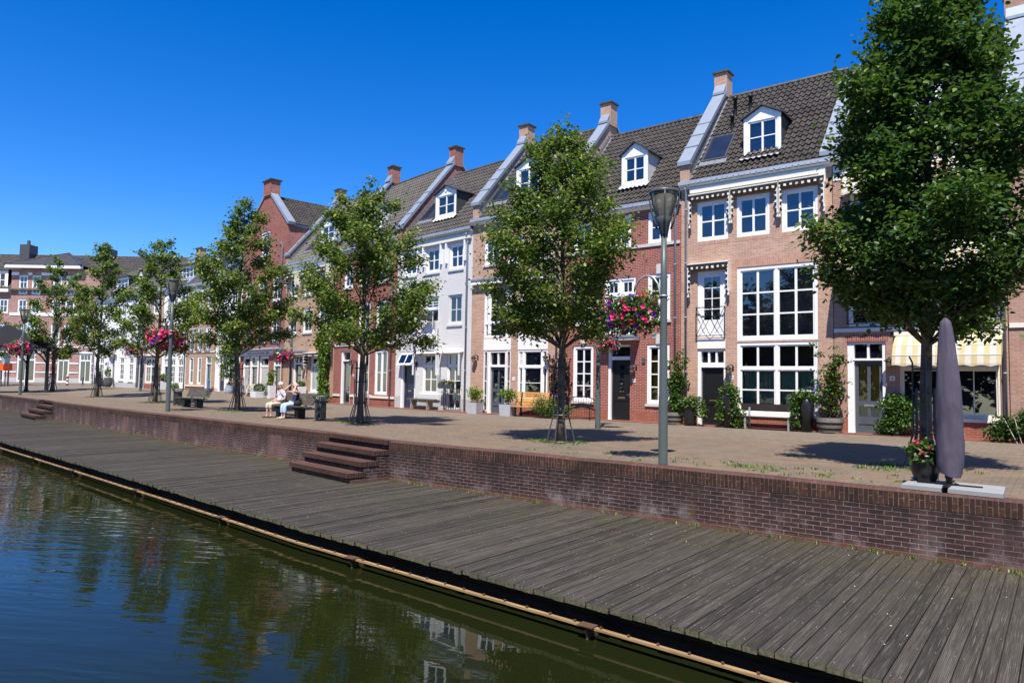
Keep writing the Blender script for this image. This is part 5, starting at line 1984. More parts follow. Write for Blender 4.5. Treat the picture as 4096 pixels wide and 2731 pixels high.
for a in (1.82, 3.60, 6.45, 8.25):
    bw(a, a + 1.2, 11.9, 14.5, r=3)
    bw(a, a + 1.25, 9.3, 11.2)
    bw(a, a + 1.25, 5.1, 7.8, r=3)
for a in (-0.75, -2.8, -4.9, -7.0):
    bw(a, a + 1.25, 9.3, 11.2)
    bw(a, a + 1.25, 5.1, 7.8, r=3)
for a, b in ((2.15, 4.62), (7.6, 9.2), (10.55, 12.2), (-1.2, 0.42), (-4.2, -1.9), (-7.5, -5.5)):
    h.window(o + a, o + b, 0.06, 3.95, (2, 3), (1, 1), fr=0.14, mu=0.06, heavy=(3.0,), rec=0.12, sash=0.06)
bw(10.7, 11.9, 5.1, 7.8)
for z0, z1 in ((14.5, 14.9), (9.0, 9.4), (3.99, 4.25), (4.75, 4.9), (2.55, 2.7), (1.3, 1.45)):
    segs = [(0.02, o + 13.4)]
    if z1 < 3.9:
        segs, cur = [], 0.02
        for a, b in sorted(((2.15, 4.62), (7.6, 9.2), (10.55, 12.2), (-1.2, 0.42), (-4.2, -1.9), (-7.5, -5.5))):
            segs.append((cur, o + a - 0.02))
            cur = o + b + 0.02
        segs.append((cur, o + 13.4))
    elif z0 > 12:
        segs = [(o + 0.8, o + 1.8), (o + 3.05, o + 3.58), (o + 4.85, o + 6.4), (o + 7.7, o + 8.2), (o + 9.5, o + 10.0)]
    elif z0 > 8.5:
        segs = [(o + 0.8, o + 13.0)]
    for a, b in segs:
        if b - a > 0.05:
            h.band_stone(a, b, z0, z1, 'white_paint', 0.06)
b = MB()
facade(b, 0.0, o + 0.78, -0.3, E0, [q for q in h.holes if q[0] < o + 0.7], 0.13, 0.0, 0.62)
facade(b, o + 0.785, o + 13.4, -0.3, 15.4, [q for q in h.holes if q[0] > o + 0.7], 0.13, 0.0, 0.62)
b.poly([(o + 0.783, 0.01, E0), (o + 0.783, 5, E0), (o + 0.783, 5, 15.4), (o + 0.783, 0.01, 15.4)])
b.poly([(o + 13.4, 0, -0.3), (o + 13.4, 9, -0.3), (o + 13.4, 9, 15.4), (o + 13.4, 0, 15.4)])
h.part('wall', b, [M['rose_brick'], M['grey_plinth']])
g = MB()
g.mi = 0
g.box(o + 0.3, o + 10.6, -0.85, -0.26, 15.42, 15.85)
g.box(o - 14, o + 0.75, -0.5, -0.01, E0 - 0.15, E0 + 0.25)
h.part('gutter', g, [M['white_paint']])
r = MB()
# projecting bay: hipped roof; behind it the long main roof
tile_roof(r, o - 14, o + 22, -0.3, E0 + 0.1, 6.0, 18.2, 0.5, 0.6)
ap = (o + 5.6, 4.5, 18.35)
for tri in (((o + 0.2, -0.9, 15.86), (o + 10.7, -0.9, 15.86), ap), ((o + 0.2, 7.5, 15.86), (o + 0.2, -0.9, 15.86), ap), ((o + 10.7, -0.9, 15.86), (o + 10.7, 7.5, 15.86), ap)):
    r.poly(tri)
ro = h.part('roof', r, M['roof_tile'])
q = MB()
for a in ((o + 0.2, -0.9, 15.86), (o + 10.7, -0.9, 15.86)):
    q.tube([a, ap], 0.16, 6)
ridge_caps(q, o - 14, o + 22, 6.0, 18.25)
h.part('ridge_tiles', q, M['roof_tile'], parent=ro)
for cx, z in ((o - 0.9, 19.6), (o + 10.7, 19.2)):
    k = MB()
    k.box(cx - 0.7, cx + 0.7, 4.6, 6.4, 15, z)
    k.lathe([(0.25, 0), (0.2, 0.7)], 8, (cx, 5.4, z))
    h.part('chimney', k, M['dark_grey_cladding'])
dm = MB()
dm.mi = 0
facade(dm, o - 2.0, o + 0.15, E0 + 0.3, 15.1, [(o - 1.7, o - 0.2, 12.9, 14.8)], 0.1, 0.2)
dm.mi = 1
dm.box(o - 2.0, o + 0.15, 0.3, 4.0, E0 + 0.3, 15.05)
dm.box(o - 2.2, o + 0.35, 0.0, 4.2, 15.11, 15.3)
do = h.part('dormer', dm, [M['white_paint'], M['roof_tile']])
wf = MB()
bars(wf, o - 1.7, o - .2, 12.9, 14.8, .24, .29, .12)
wf.box(o - 1.0, o - .9, .24, .29, 12.9, 14.8)
wf.box(o - 1.7, o - .2, .24, .29, 13.8, 13.88)
h.part('window_frame', wf, M['white_paint'], parent=do)

# ------------------------------------------------------------------ foliage
def leaf_mesh(name, P, size, mat, rng, tone, updown=0.55, parent=None, droop=0.0, jit=0.3, aspect=0.72, loc=None, normals=None, smooth=False):
    """many small folded leaves at points P (N,3); tone (N,) 0..1 is the leaf's own colour"""
    N = len(P)
    if normals is None:
        nrm = rng.normal(0, updown, (N, 3))
        nrm[:, 2] = np.abs(rng.normal(0.75, 0.35, N)) + 0.05
    else:
        nrm = normals + rng.normal(0, 0.35, (N, 3))
    nrm /= np.linalg.norm(nrm, axis=1)[:, None]
    a = rng.normal(0, 1, (N, 3))
    a[:, 2] -= droop
    t = a - nrm * (a * nrm).sum(1)[:, None]
    t /= np.linalg.norm(t, axis=1)[:, None] + 1e-9
    s = np.cross(nrm, t)
    sz = size * (1 - jit + 2 * jit * rng.random(N))
    L = sz[:, None]
    Wd = sz[:, None] * aspect * 0.5
    fold = 0.18
    base = P
    tip = P + t * L - nrm * L * 0.12
    l1 = P + t * L * 0.22 + s * Wd * 0.85 + nrm * Wd * fold * 1.4
    l2 = P + t * L * 0.62 + s * Wd * 0.80 + nrm * Wd * fold
    r1 = P + t * L * 0.22 - s * Wd * 0.85 + nrm * Wd * fold * 1.4
    r2 = P + t * L * 0.62 - s * Wd * 0.80 + nrm * Wd * fold
    V = np.stack([base, l1, l2, tip, r2, r1], 1).reshape(-1, 3)
    idx = np.arange(N) * 6
    F = np.stack([np.stack([idx, idx + 3, idx + 2, idx + 1], 1), np.stack([idx, idx + 5, idx + 4, idx + 3], 1)], 1).reshape(-1, 4)
    me = bpy.data.meshes.new(name)
    me.vertices.add(len(V))
    me.vertices.foreach_set('co', V.astype(np.float32).ravel())
    nf = len(F)
    me.loops.add(nf * 4)
    me.loops.foreach_set('vertex_index', F.astype(np.int32).ravel())
    me.polygons.add(nf)
    me.polygons.foreach_set('loop_start', np.arange(nf, dtype=np.int32) * 4)
    me.polygons.foreach_set('loop_total', np.full(nf, 4, dtype=np.int32))
    at = me.attributes.new('tone', 'FLOAT', 'FACE')
    at.data.foreach_set('value', np.repeat(np.clip(tone, 0, 1), 2).astype(np.float32))
    me.materials.append(mat)
    me.update(calc_edges=True)
    me.validate()
    o = bpy.data.objects.new(name, me)
    COL.objects.link(o)
    if parent:
        o.parent = parent
    if loc:
        o.location = loc
    return o


def profile(pts, t):
    return float(np.interp(t, [p[0] for p in pts], [p[1] for p in pts]))


GEN = [(0.0, 0.55), (0.10, 0.85), (0.25, 1.0), (0.42, 0.92), (0.62, 0.66), (0.82, 0.42), (0.93, 0.22), (1.0, 0.08)]


def make_tree(loc, H, zc, R, label, seed, nb=30, leaves=16000, size=0.10, prof=GEN, tr=0.13, mat='linden_leaf', lean=(0, 0), light=0.16, squash=(1, 1), name='linden_tree', cat='tree', group='linden trees along the quay', open_=0.5, wisps=0, dense=1.0, fill=0.34, hollow=-0.08):
    rng = np.random.default_rng(seed)
    root = empty(name, loc, 0, label, cat, group)
    tk = MB()
    # trunk with slight bends, up to the leader tip
    zs = np.linspace(0, H * 0.93, 14)
    wob = np.cumsum(rng.normal(0, 0.022, (14, 2)), 0)
    wob[:3] *= 0.3
    axis = [(lean[0] * z / H + wob[i, 0] * min(1, z / 2.5), lean[1] * z / H + wob[i, 1] * min(1, z / 2.5), z) for i, z in enumerate(zs)]
    rad = [tr * (1.22 if i == 0 else 1.0) * max(0.07, (1 - z / H) ** 0.75) for i, z in enumerate(zs)]
    tk.tube(axis, rad, 10)

    def ax(z):
        return np.array([np.interp(z, zs, [a[0] for a in axis]), np.interp(z, zs, [a[1] for a in axis]), z])
    pts, tones, nr = [], [], []
    per = []
    for i in range(nb):
        t = ((i + 0.5) / nb) ** 0.95
        az = i * 2.39996 + rng.normal(0, 0.35)
        rr = R * profile(prof, t) * rng.choice([rng.uniform(0.55, 0.85), rng.uniform(0.85, 1.24)])
        ztip = zc + (H - zc) * t + rng.normal(0, 0.12)
        zb = max(zc * 0.92 - 0.25, ztip - rr * rng.uniform(0.6, 1.15) - 0.15)
        zb = min(zb, H * 0.9)
        p0 = ax(zb)
        tip = np.array([ax(ztip)[0] + rr * math.cos(az) * squash[0], ax(ztip)[1] + rr * math.sin(az) * squash[1], ztip - 0.10 * rr * (1 - t)])
        mid = p0 * 0.45 + tip * 0.55 + np.array([0, 0, 0.12 * rr])
        n = 7
        cur = []
        for k in range(n):
            s = k / (n - 1)
            cur.append((1 - s) ** 2 * p0 + 2 * s * (1 - s) * mid + s * s * tip)
        r0 = 0.035 * tr / 0.13 * (0.6 + 0.6 * (1 - t))
        tk.tube([tuple(c) for c in cur], [r0 * (1 - 0.8 * k / (n - 1)) for k in range(n)], 5, False)
        per.append((cur, rr, t))
    # leaf sprays: side twigs leave every limb, mostly level, with leaves strung along them
    nfill = int(leaves * fill)
    leaves = leaves - nfill
    total = sum(max(0.25, p[1]) for p in per)
    up_ = np.array([0, 0, 1.0])
    for cur, rr, t in per:
        quota = int(leaves * max(0.25, rr) / total)
        ns = max(6, int(6 + rr * 8.0))
        bt = rng.normal(0, 0.10)
        m = max(8, quota // ns)
        for k in range(ns):
            s = 1.0 if k == 0 else rng.uniform(0.12, 1.0) ** open_
            f = s * (len(cur) - 1)
            a = int(min(len(cur) - 2, math.floor(f)))
            d = cur[a + 1] - cur[a]
            d = d / (np.linalg.norm(d) + 1e-9)
            c = cur[a] + (cur[a + 1] - cur[a]) * (f - a)
            sd = np.cross(d, up_)
            sd = sd / (np.linalg.norm(sd) + 1e-9) * (1 if k % 2 else -1)
            mixd = rng.uniform(0.15, 0.9) if k else 1.0
            dr = d * mixd + sd * (1 - mixd * 0.6) * (0.15 if k == 0 else 1) + np.array([0, 0, rng.normal(0.22, 0.34)])
            dr /= np.linalg.norm(dr)
            ln = rng.uniform(0.30, 0.62) * min(1.15, 0.42 + 0.5 * rr) * (1.25 - 0.45 * s) * dense
            e = c + dr * ln
            tk.tube([tuple(c), tuple(c + dr * ln * .5), tuple(e + np.array([0, 0, -.1 * ln]))], [0.009, 0.007, 0.003], 3, False)
            u = rng.uniform(0.05, 1.12, m)
            q = c + dr * ln * u[:, None]
            q[:, 2] -= 0.16 * ln * u * u
            q += rng.normal(0, 1, (m, 3)) * np.array([0.105, 0.105, 0.095]) * (0.8 + 0.5 * rr / R)
            pts.append(q)
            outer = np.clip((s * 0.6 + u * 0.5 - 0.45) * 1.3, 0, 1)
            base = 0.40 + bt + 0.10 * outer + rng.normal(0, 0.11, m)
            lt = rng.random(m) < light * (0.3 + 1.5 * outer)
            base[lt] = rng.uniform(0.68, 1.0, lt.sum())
            tones.append(base)
    # tufts filling the body of the crown between the limbs, leaving open pockets
    nt = max(10, int(nfill / 55))
    for k in range(nt):
        t = rng.beta(1.25, 1.5)
        rmax = R * profile(prof, t)
        rr = rmax * rng.uniform(0.2, 0.92) ** 0.6
        az = rng.uniform(0, 2 * math.pi)
        zt_ = zc + (H - zc) * t
        c = ax(min(zt_, H * 0.93)) * np.array([1, 1, 0]) + np.array([math.cos(az) * rr * squash[0], math.sin(az) * rr * squash[1], zt_])
        if mnoise.noise(Vector((c[0] * 1.1 + seed, c[1] * 1.1, c[2] * 1.1))) < hollow:
            continue
        m = 55
        q = rng.normal(0, 1, (m, 3)) * np.array([0.17, 0.17, 0.13]) + c
        pts.append(q)
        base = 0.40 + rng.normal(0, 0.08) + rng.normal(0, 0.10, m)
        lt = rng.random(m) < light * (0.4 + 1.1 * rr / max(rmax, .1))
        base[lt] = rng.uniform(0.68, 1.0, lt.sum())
        tones.append(base)
    for w in range(wisps):
        az = rng.uniform(0, 6.28)
        rr = rng.uniform(0.15, 0.75)
        p0 = ax(H * 0.82) + np.array([math.cos(az) * rr * .5, math.sin(az) * rr * .5, 0])
        p1 = ax(H * 0.93) + np.array([math.cos(az) * rr, math.sin(az) * rr, rng.uniform(0.2, 0.75)])
        tk.tube([tuple(p0), tuple(p1)], [0.012, 0.004], 4, False)
        m = 55
        u = rng.uniform(0.35, 1.05, m)[:, None]
        pts.append(p0 + (p1 - p0) * u + rng.normal(0, 0.06, (m, 3)))
        tones.append(rng.uniform(0.4, 0.95, m))
    tk.build('trunk', M['bark'], root, True)
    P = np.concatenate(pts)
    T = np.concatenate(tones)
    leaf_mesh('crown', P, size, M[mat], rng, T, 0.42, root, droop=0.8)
    return root


def tuft(name, pts, size, mat, label=None, cat=None, seed=0, n=200, rad=(0.3, 0.3, 0.3), loc=(0, 0, 0), parent=None, light=0.2, shell=0.0, group=None, aspect=0.7, base=0.45):
    rng = np.random.default_rng(seed)
    P = []
    for c in pts:
        q = rng.normal(0, 1, (n, 3))
        l = np.linalg.norm(q, axis=1)[:, None]
        if shell:
            q = q / l * (1 - shell * rng.random((n, 1)) ** 1.5)
        else:
            q = q / l * rng.random((n, 1)) ** 0.45
        P.append(q * np.array(rad) + np.array(c))
    P = np.concatenate(P)
    T = rng.normal(base, 0.13, len(P))
    lt = rng.random(len(P)) < light
    T[lt] = rng.uniform(0.7, 1.0, lt.sum())
    o = leaf_mesh(name, P, size, M[mat], rng, T, 0.7, parent, 0.5, loc=loc, aspect=aspect)
    if label:
        tag(o, label, cat, group)
    if name == 'flowers':
        o['kind'] = 'stuff'
    return o


TREES = [
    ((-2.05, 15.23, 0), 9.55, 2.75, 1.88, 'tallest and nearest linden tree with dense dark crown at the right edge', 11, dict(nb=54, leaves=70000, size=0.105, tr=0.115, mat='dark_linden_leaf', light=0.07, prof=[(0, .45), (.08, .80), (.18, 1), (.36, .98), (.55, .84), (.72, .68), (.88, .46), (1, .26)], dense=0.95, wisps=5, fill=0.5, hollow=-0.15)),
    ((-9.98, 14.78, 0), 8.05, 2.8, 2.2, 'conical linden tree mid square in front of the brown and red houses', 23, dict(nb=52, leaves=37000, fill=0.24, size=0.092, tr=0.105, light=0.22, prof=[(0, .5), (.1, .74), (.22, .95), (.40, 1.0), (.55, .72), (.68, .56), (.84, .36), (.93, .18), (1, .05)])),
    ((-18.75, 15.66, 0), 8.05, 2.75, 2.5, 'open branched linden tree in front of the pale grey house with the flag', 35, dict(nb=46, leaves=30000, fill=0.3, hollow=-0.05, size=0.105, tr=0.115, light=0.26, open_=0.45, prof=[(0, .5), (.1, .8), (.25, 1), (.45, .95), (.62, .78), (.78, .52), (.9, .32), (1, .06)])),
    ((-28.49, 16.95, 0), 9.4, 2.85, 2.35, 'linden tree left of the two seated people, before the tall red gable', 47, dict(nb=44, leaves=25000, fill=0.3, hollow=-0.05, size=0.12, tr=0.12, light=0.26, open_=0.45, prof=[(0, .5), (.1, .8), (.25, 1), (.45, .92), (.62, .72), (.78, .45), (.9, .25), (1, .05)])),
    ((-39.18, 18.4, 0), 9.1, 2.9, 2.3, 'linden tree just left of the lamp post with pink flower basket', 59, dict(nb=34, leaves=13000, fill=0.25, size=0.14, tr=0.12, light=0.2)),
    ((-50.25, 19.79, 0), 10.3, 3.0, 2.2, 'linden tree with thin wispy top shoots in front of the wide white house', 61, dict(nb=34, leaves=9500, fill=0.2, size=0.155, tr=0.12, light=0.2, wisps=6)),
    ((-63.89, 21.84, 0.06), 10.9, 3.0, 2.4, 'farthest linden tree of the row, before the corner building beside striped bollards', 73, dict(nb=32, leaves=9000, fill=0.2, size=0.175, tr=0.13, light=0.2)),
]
for loc, H, zc, R, lab, sd, kw in TREES:
    make_tree(loc, H, zc, R, lab, sd, **kw)

# low tree whose foliage just enters at the left edge
make_tree((-84.5, 22.5, 0.2), 9.5, 3.0, 3.4, 'tree at the left edge whose foliage shows above the dark pavilion roof', 91, nb=24, leaves=5000, size=0.2, tr=0.16, group=None, name='tree')

# mop headed young tree by the narrow white house
t = make_tree((-50.4, 29.3, 0.25), 3.85, 1.15, 0.95, 'young bushy tree on a thin stem in front of the blue door', 17, nb=22, leaves=2600, size=0.13, tr=0.05, mat='ivy_leaf', light=0.2, prof=[(0, .6), (.2, .9), (.5, 1), (.8, .8), (1, .3)], group=None, name='young_tree', dense=0.9)


# --- tree guards (steel cages with flared feet)
def guard(loc, label, first=[None]):
    if first[0]:
        g = copy_tree(first[0])
        g.location = loc
        g['label'] = label
        return g
    root = empty('tree_guard', loc, 0, label, 'tree guard', 'steel guards round the tree trunks')
    R0 = 0.205
    for k in range(8):
        a = k * math.pi / 4 + 0.2
        h = 1.98 if k % 2 == 0 else 1.5
        c, s = math.cos(a), math.sin(a)
        b = MB()
        pr_ = [(0.37, 0.0), (0.365, 0.05), (0.31, 0.28), (0.25, 0.50), (R0, 0.66), (R0, h)]
        if k % 2 == 0:
            pr_ += [(R0 + 0.05, h + 0.12)]
        b.tube([(c * r, s * r, z) for r, z in pr_], 0.017, 5)
        b.build('bar', M['guard_steel'], root)
    for z, r in ((0.03, 0.365), (0.68, R0), (1.40, R0), (1.86, R0)):
        b = MB()
        b.tube([(math.cos(a) * r, math.sin(a) * r, z) for a in [q * math.pi / 8 for q in range(17)]], 0.018, 5, False)
        b.build('hoop', M['guard_steel'], root)
    for a in (0.3, 2.4, 4.5):
        b = MB()
        b.tube([(math.cos(a) * R0, math.sin(a) * R0, 0.75), (math.cos(a + .3) * .10, math.sin(a + .3) * .10, 0.72)], 0.012, 5)
        b.build('tie', M['iron'], root)
    first[0] = root
    return root


names = ['behind the potted red flowers at the right', 'around the conical tree in the middle of the square', 'right of the litter bin beside the seated people', 'left of the two seated people', 'left of the lamp post with the pink basket', 'around the wispy topped tree', 'around the farthest tree of the row']
for (loc, H, *_), nm in zip(TREES, names):
    guard((loc[0] - 0.0, loc[1], loc[2]), 'dark steel tree guard ' + nm)

# --- opposite bank behind the camera: seen only as the dark mirror image in the lower windows
rng = np.random.default_rng(5)
P = []
for i in range(38):
    cx, cy, r, hh = -72 + i * 3.1, rng.uniform(-21, -17), rng.uniform(2.6, 3.6), rng.uniform(9.5, 13)
    q = rng.normal(0, 1, (1100, 3))
    q = q / np.linalg.norm(q, axis=1)[:, None] * rng.random((1100, 1)) ** 0.4
    q = q * np.array([r, r, hh * 0.52]) + np.array([cx, cy, hh * 0.5])
    P.append(q)
P = np.concatenate(P)
o = leaf_mesh('far_bank_trees', P, 0.75, M['dark_linden_leaf'], rng, rng.normal(0.35, 0.15, len(P)), 0.6)
tag(o, 'mass of trees on the opposite bank, mirrored in the ground floor windows', 'trees', kind='stuff')

# --- weeds and grass: tree pits, plaza joints, foot of the quay wall
rng = np.random.default_rng(8)
P, S_ = [], []


def sprig(x, y, z, n, r, hgt):
    for _ in range(n):
        a, d = rng.uniform(0, 6.28), r * math.sqrt(rng.random())
        P.append((x + d * math.cos(a), y + d * math.sin(a), z))
        S_.append(hgt * rng.uniform(0.5, 1.3))


for (loc, *_r) in TREES:
    for k in range(26):
        a = rng.uniform(0, 6.28)
        d = rng.uniform(0.3, 0.8)
        sprig(loc[0] + d * math.cos(a) * 1.2, loc[1] + d * math.sin(a) * 0.7 - 0.1, loc[2], int(rng.uniform(8, 30)), 0.13, 0.05)
for k in range(46):
    x = rng.uniform(-9.5, -1.6)
    sprig(x, rng.uniform(12.2, 13.6), 0.003, int(rng.uniform(4, 22)), rng.uniform(0.05, 0.2), 0.04)
for (x, y, n) in ((-4.75, 12.95, 90), (-4.3, 12.9, 60), (-2.9, 14.5, 90), (-2.6, 14.3, 60), (-3.4, 12.6, 30)):
    sprig(x, y, 0.003, n, 0.28, 0.05)
for k in range(70):
    x = rng.uniform(-12.8, 1.0)
    sprig(x, 11.78 + rng.normal(0, 0.03), DZ + 0.005, int(rng.uniform(3, 9)), 0.05, 0.055)
for k in range(60):
    x = rng.uniform(-40, -16.8)
    sprig(x, along(WALL, x) - 0.08, DZ + 0.005, int(rng.uniform(3, 8)), 0.05, 0.06)
P = np.array(P)
N = len(P)
az = rng.uniform(0, 6.28, N)
L = np.array(S_)
sp_ = rng.uniform(0.2, 0.9, N)
tx, ty = np.cos(az), np.sin(az)
tip = P + np.stack([tx * L * sp_, ty * L * sp_, L], 1)
wx = np.stack([-ty, tx, np.zeros(N)], 1) * 0.007
V = np.stack([P - wx, P + wx, P * 0.45 + tip * 0.55 + wx * .9, tip, P * 0.45 + tip * 0.55 - wx * .9], 1).reshape(-1, 3)
F = [tuple(i * 5 + k for k in range(5)) for i in range(N)]
me = bpy.data.meshes.new('grass_tufts')
me.from_pydata(V.tolist(), [], F)
at = me.attributes.new('tone', 'FLOAT', 'FACE')
at.data.foreach_set('value', np.clip(rng.normal(0.45, 0.22, N), 0, 1).astype(np.float32))
me.materials.append(M['grass_blade'])
o = bpy.data.objects.new('grass_tufts', me)
COL.objects.link(o)
tag(o, 'small weeds and grass tufts in paving joints, round trees and at the wall foot', 'weeds', kind='stuff')

# fallen leaves, petals and crumbs strewn on the paving and the deck
rng = np.random.default_rng(12)
P = np.concatenate([np.stack([rng.uniform(-40, 2, 600), rng.uniform(12.3, 24.5, 600), np.full(600, 0.006)], 1),
                    np.stack([rng.uniform(-20, 1, 150), rng.uniform(7.4, 11.5, 150), np.full(150, DZ + 0.012)], 1)])
keep = np.array([p[1] > along(WALL, p[0]) + .4 or p[1] < along(WALL, p[0]) - .2 for p in P])
P = P[keep]
o = leaf_mesh('leaf_litter', P, 0.022, leaf_mat('dry_litter', (0.20, 0.12, 0.05), (0.42, 0.34, 0.20), (0.65, 0.60, 0.48), 0.0), rng, rng.random(len(P)), normals=np.tile([0, 0, 1.5], (len(P), 1)))
tag(o, 'dry petals and leaf crumbs scattered on the paving and the deck', 'litter', kind='stuff')

# ------------------------------------------------------------------ street lamps and flower baskets
def make_lamp():
    root = empty('street_lamp', (0, 0, 0))
    b = MB()
    b.lathe([(0.088, 0.0), (0.086, 0.02), (0.084, 1.25), (0.078, 1.30), (0.062, 3.4), (0.052, 4.33)], 16)
    b.build('pole', M['pole_paint'], root, True)
    b = MB()
    b.lathe([(0.052, 4.30), (0.075, 4.34), (0.115, 4.55), (0.155, 4.66), (0.15, 4.665)], 16)
    b.build('collar', M['lamp_dark'], root, True)
    b = MB()
    b.lathe([(0.135, 4.63), (0.19, 4.78), (0.24, 4.98), (0.262, 5.12)], 20, cap=False)
    b.build('lamp_glass', M['lamp_glass'], root, True)
    b = MB()
    b.lathe([(0.05, 4.64), (0.06, 4.7), (0.055, 4.98), (0.10, 5.06)], 12)
    b.build('lamp_insert', M['pale_grey_paint'], root, True)
    b = MB()
    b.lathe([(0.275, 5.115), (0.285, 5.125), (0.285, 5.16), (0.26, 5.185), (0.05, 5.20)], 24)
    b.build('lamp_cap', M['lamp_dark'], root, True)
    for k in range(4):
        a = k * math.pi / 2 + 0.5
        c, s = math.cos(a), math.sin(a)
        b = MB()
        b.tube([(c * r, s * r, z) for r, z in ((0.13, 4.44), (0.185, 4.62), (0.235, 4.78), (0.272, 4.98), (0.28, 5.13))], [0.024, 0.022, 0.018, 0.016, 0.016], 6)
        b.build('rib', M['lamp_dark'], root, True)
    b = MB()
    arc = [(0.06 + 0.0, 0, 3.02), (0.075, 0, 3.22), (0.12, 0, 3.4), (0.22, 0, 3.54), (0.36, 0, 3.58), (0.50, 0, 3.52), (0.60, 0, 3.40), (0.63, 0, 3.28)]
    b.tube(arc, 0.020, 8)
    b.tube([(0.0, 0, 3.16), (0.09, 0, 3.16)], 0.028, 8)
    b.box(0.055, 0.10, -0.045, 0.045, 2.9, 3.1)
    b.build('bracket', M['galvanised'], root, True)
    b = MB()
    b.tube([(0, 0, 3.14), (0, 0, 3.18)], 0.078, 12)
    b.build('clamp', M['galvanised'], root, True)
    return root


def make_basket(seed, R=0.60, hgt=0.36, n=900, nf=150, lsize=0.07, fsize=0.052, shift=0.0):
    """ball of petunias around a hidden bowl on thin chains"""
    rng = np.random.default_rng(seed)
    root = empty('flower_basket', (0, 0, 0))
    b = MB()
    b.lathe([(0.10, -0.24), (0.22, -0.18), (0.29, -0.02), (0.30, 0.02), (0.27, 0.02)], 14)
    b.build('bowl', M['pot_black'], root, True)
    b = MB()
    for k in range(3):
        a = k * 2.094
        b.tube([(0.28 * math.cos(a), 0.28 * math.sin(a), 0.0), (0, 0, 0.50)], 0.006, 4)
    b.build('chain', M['galvanised'], root)
    q = rng.normal(0, 1, (n, 3))
    q /= np.linalg.norm(q, axis=1)[:, None]
    q *= (rng.random((n, 1)) ** 0.33)
    q *= np.array([R, R, hgt])
    q[:, 2] += np.where(q[:, 2] < 0, -0.08 * rng.random(n), 0.03)
    q *= (1 + 0.16 * np.sin(q[:, :1] * 9 + seed) * np.cos(q[:, 1:2] * 8 + q[:, 2:3] * 7))
    tr_ = rng.random(n) < 0.16
    q[tr_, 2] -= rng.uniform(0.0, 0.28, tr_.sum()) * (np.hypot(q[tr_, 0], q[tr_, 1]) / R)
    T = np.clip(rng.normal(0.5, 0.16, n), 0, 1)
    leaf_mesh('foliage', q, lsize, M['ivy_leaf'], rng, T, 0.6, root, 0.5)
    # petunia trumpets: five lobed funnels turned outwards
    f = rng.normal(0, 1, (nf, 3))
    f[:, 2] *= 0.85
    f /= np.linalg.norm(f, axis=1)[:, None]
    V, F, tone = [], [], []
    patch = rng.random(12)
    for d in f:
        d = Vector(d)
        p = Vector((d.x * R * 1.0, d.y * R * 1.0, d.z * hgt * 1.05)) * rng.uniform(0.72, 1.12)
        if rng.random() < 0.12:
            p.z -= rng.uniform(0.05, 0.25)
        p += Vector(rng.normal(0, 0.02, 3))
        dd = (d + Vector((0, 0, 0.25)) + Vector(rng.normal(0, 0.25, 3))).normalized()
        a = dd.orthogonal().normalized()
        c = dd.cross(a)
        s = fsize * rng.uniform(0.6, 1.2)
        b0 = len(V)
        V.append(tuple(p - dd * s * 0.55))
        for k in range(10):
            an = k / 10 * 2 * math.pi
            r = s * (1.0 if k % 2 == 0 else 0.84)
            V.append(tuple(p + (a * math.cos(an) + c * math.sin(an)) * r))
        ph = (patch[int((math.atan2(d.y, d.x) + math.pi) / 6.2832 * 11.99)] + rng.normal(0, 0.22)) % 1.0
        tv = min(0.99, max(0.0, ph))
        for k in range(10):
            F.append((b0, b0 + 1 + k, b0 + 1 + (k + 1) % 10))
            tone.append(tv)
    me = bpy.data.meshes.new('flowers')
    me.from_pydata(V, [], F)
    at = me.attributes.new('tone', 'FLOAT', 'FACE')
    at.data.foreach_set('value', tone)
    me.materials.append(M['petal'])
    o = bpy.data.objects.new('flowers', me)
    COL.objects.link(o)
    o.parent = root
    o['kind'] = 'stuff'
    return root


LAMPS = [
    ((-5.93, 12.2, 0), 1.0, math.pi, 'tall grey street lamp nearest the viewer, its conical glass head before the red house', 'big hanging basket of pink, purple and white petunias on the nearest street lamp', 1, 1.0, (0, 0, 2.86)),
    ((-12.21, 20.26, 0), 1.02, -0.64, 'street lamp half hidden behind the conical tree, near the black panelled door', 'hanging basket of pink flowers in front of the black panelled door', 2, 0.75, (0, 0, 2.72)),
    ((-29.51, 14.4, 0), 1.07, math.pi - 0.1, 'grey street lamp beside the farther litter bin, left half of the square', 'hanging basket of magenta petunias on the lamp by the farther litter bin', 3, 1.15, (0, 0, 2.86)),
    ((-33.48, 23.01, 0), 0.98, -1.27, 'dark street lamp behind the seated people, head among the tree leaves', 'hanging basket of red and white flowers behind the seated people', 4, 1.05, (0, 0, 2.72)),
    ((-56.24, 25.26, 0.24), 1.18, -1.1, 'slim street lamp in front of the wide white house, head hidden in a tree', 'hanging basket of red flowers in front of the wide white house', 5, 1.25, (0, 0, 2.66)),
    ((-56.46, 17.35, 0), 1.14, math.pi - 0.1, 'leftmost street lamp, standing by the dark pavilion', 'hanging flower basket before the dark pavilion roof at the left edge', 6, 1.25, (0, 0, 2.86)),
    ((-65.9, 22.6, 0.1), 1.08, 0.4, 'street lamp behind the farthest tree of the row', 'small hanging basket of pink flowers beside the farthest tree trunk', 7, 1.1, (0, 0, 2.86)),
]
lamp0 = make_lamp()
bask = [make_basket(21, n=1500, nf=190), make_basket(22, n=800, nf=120), make_basket(33, n=1000, nf=230, fsize=0.07, lsize=0.09), make_basket(44, n=800, nf=170, fsize=0.065, lsize=0.09)]
used_b = {}
order = [0, 1, 2, 3, 1, 3, 2]
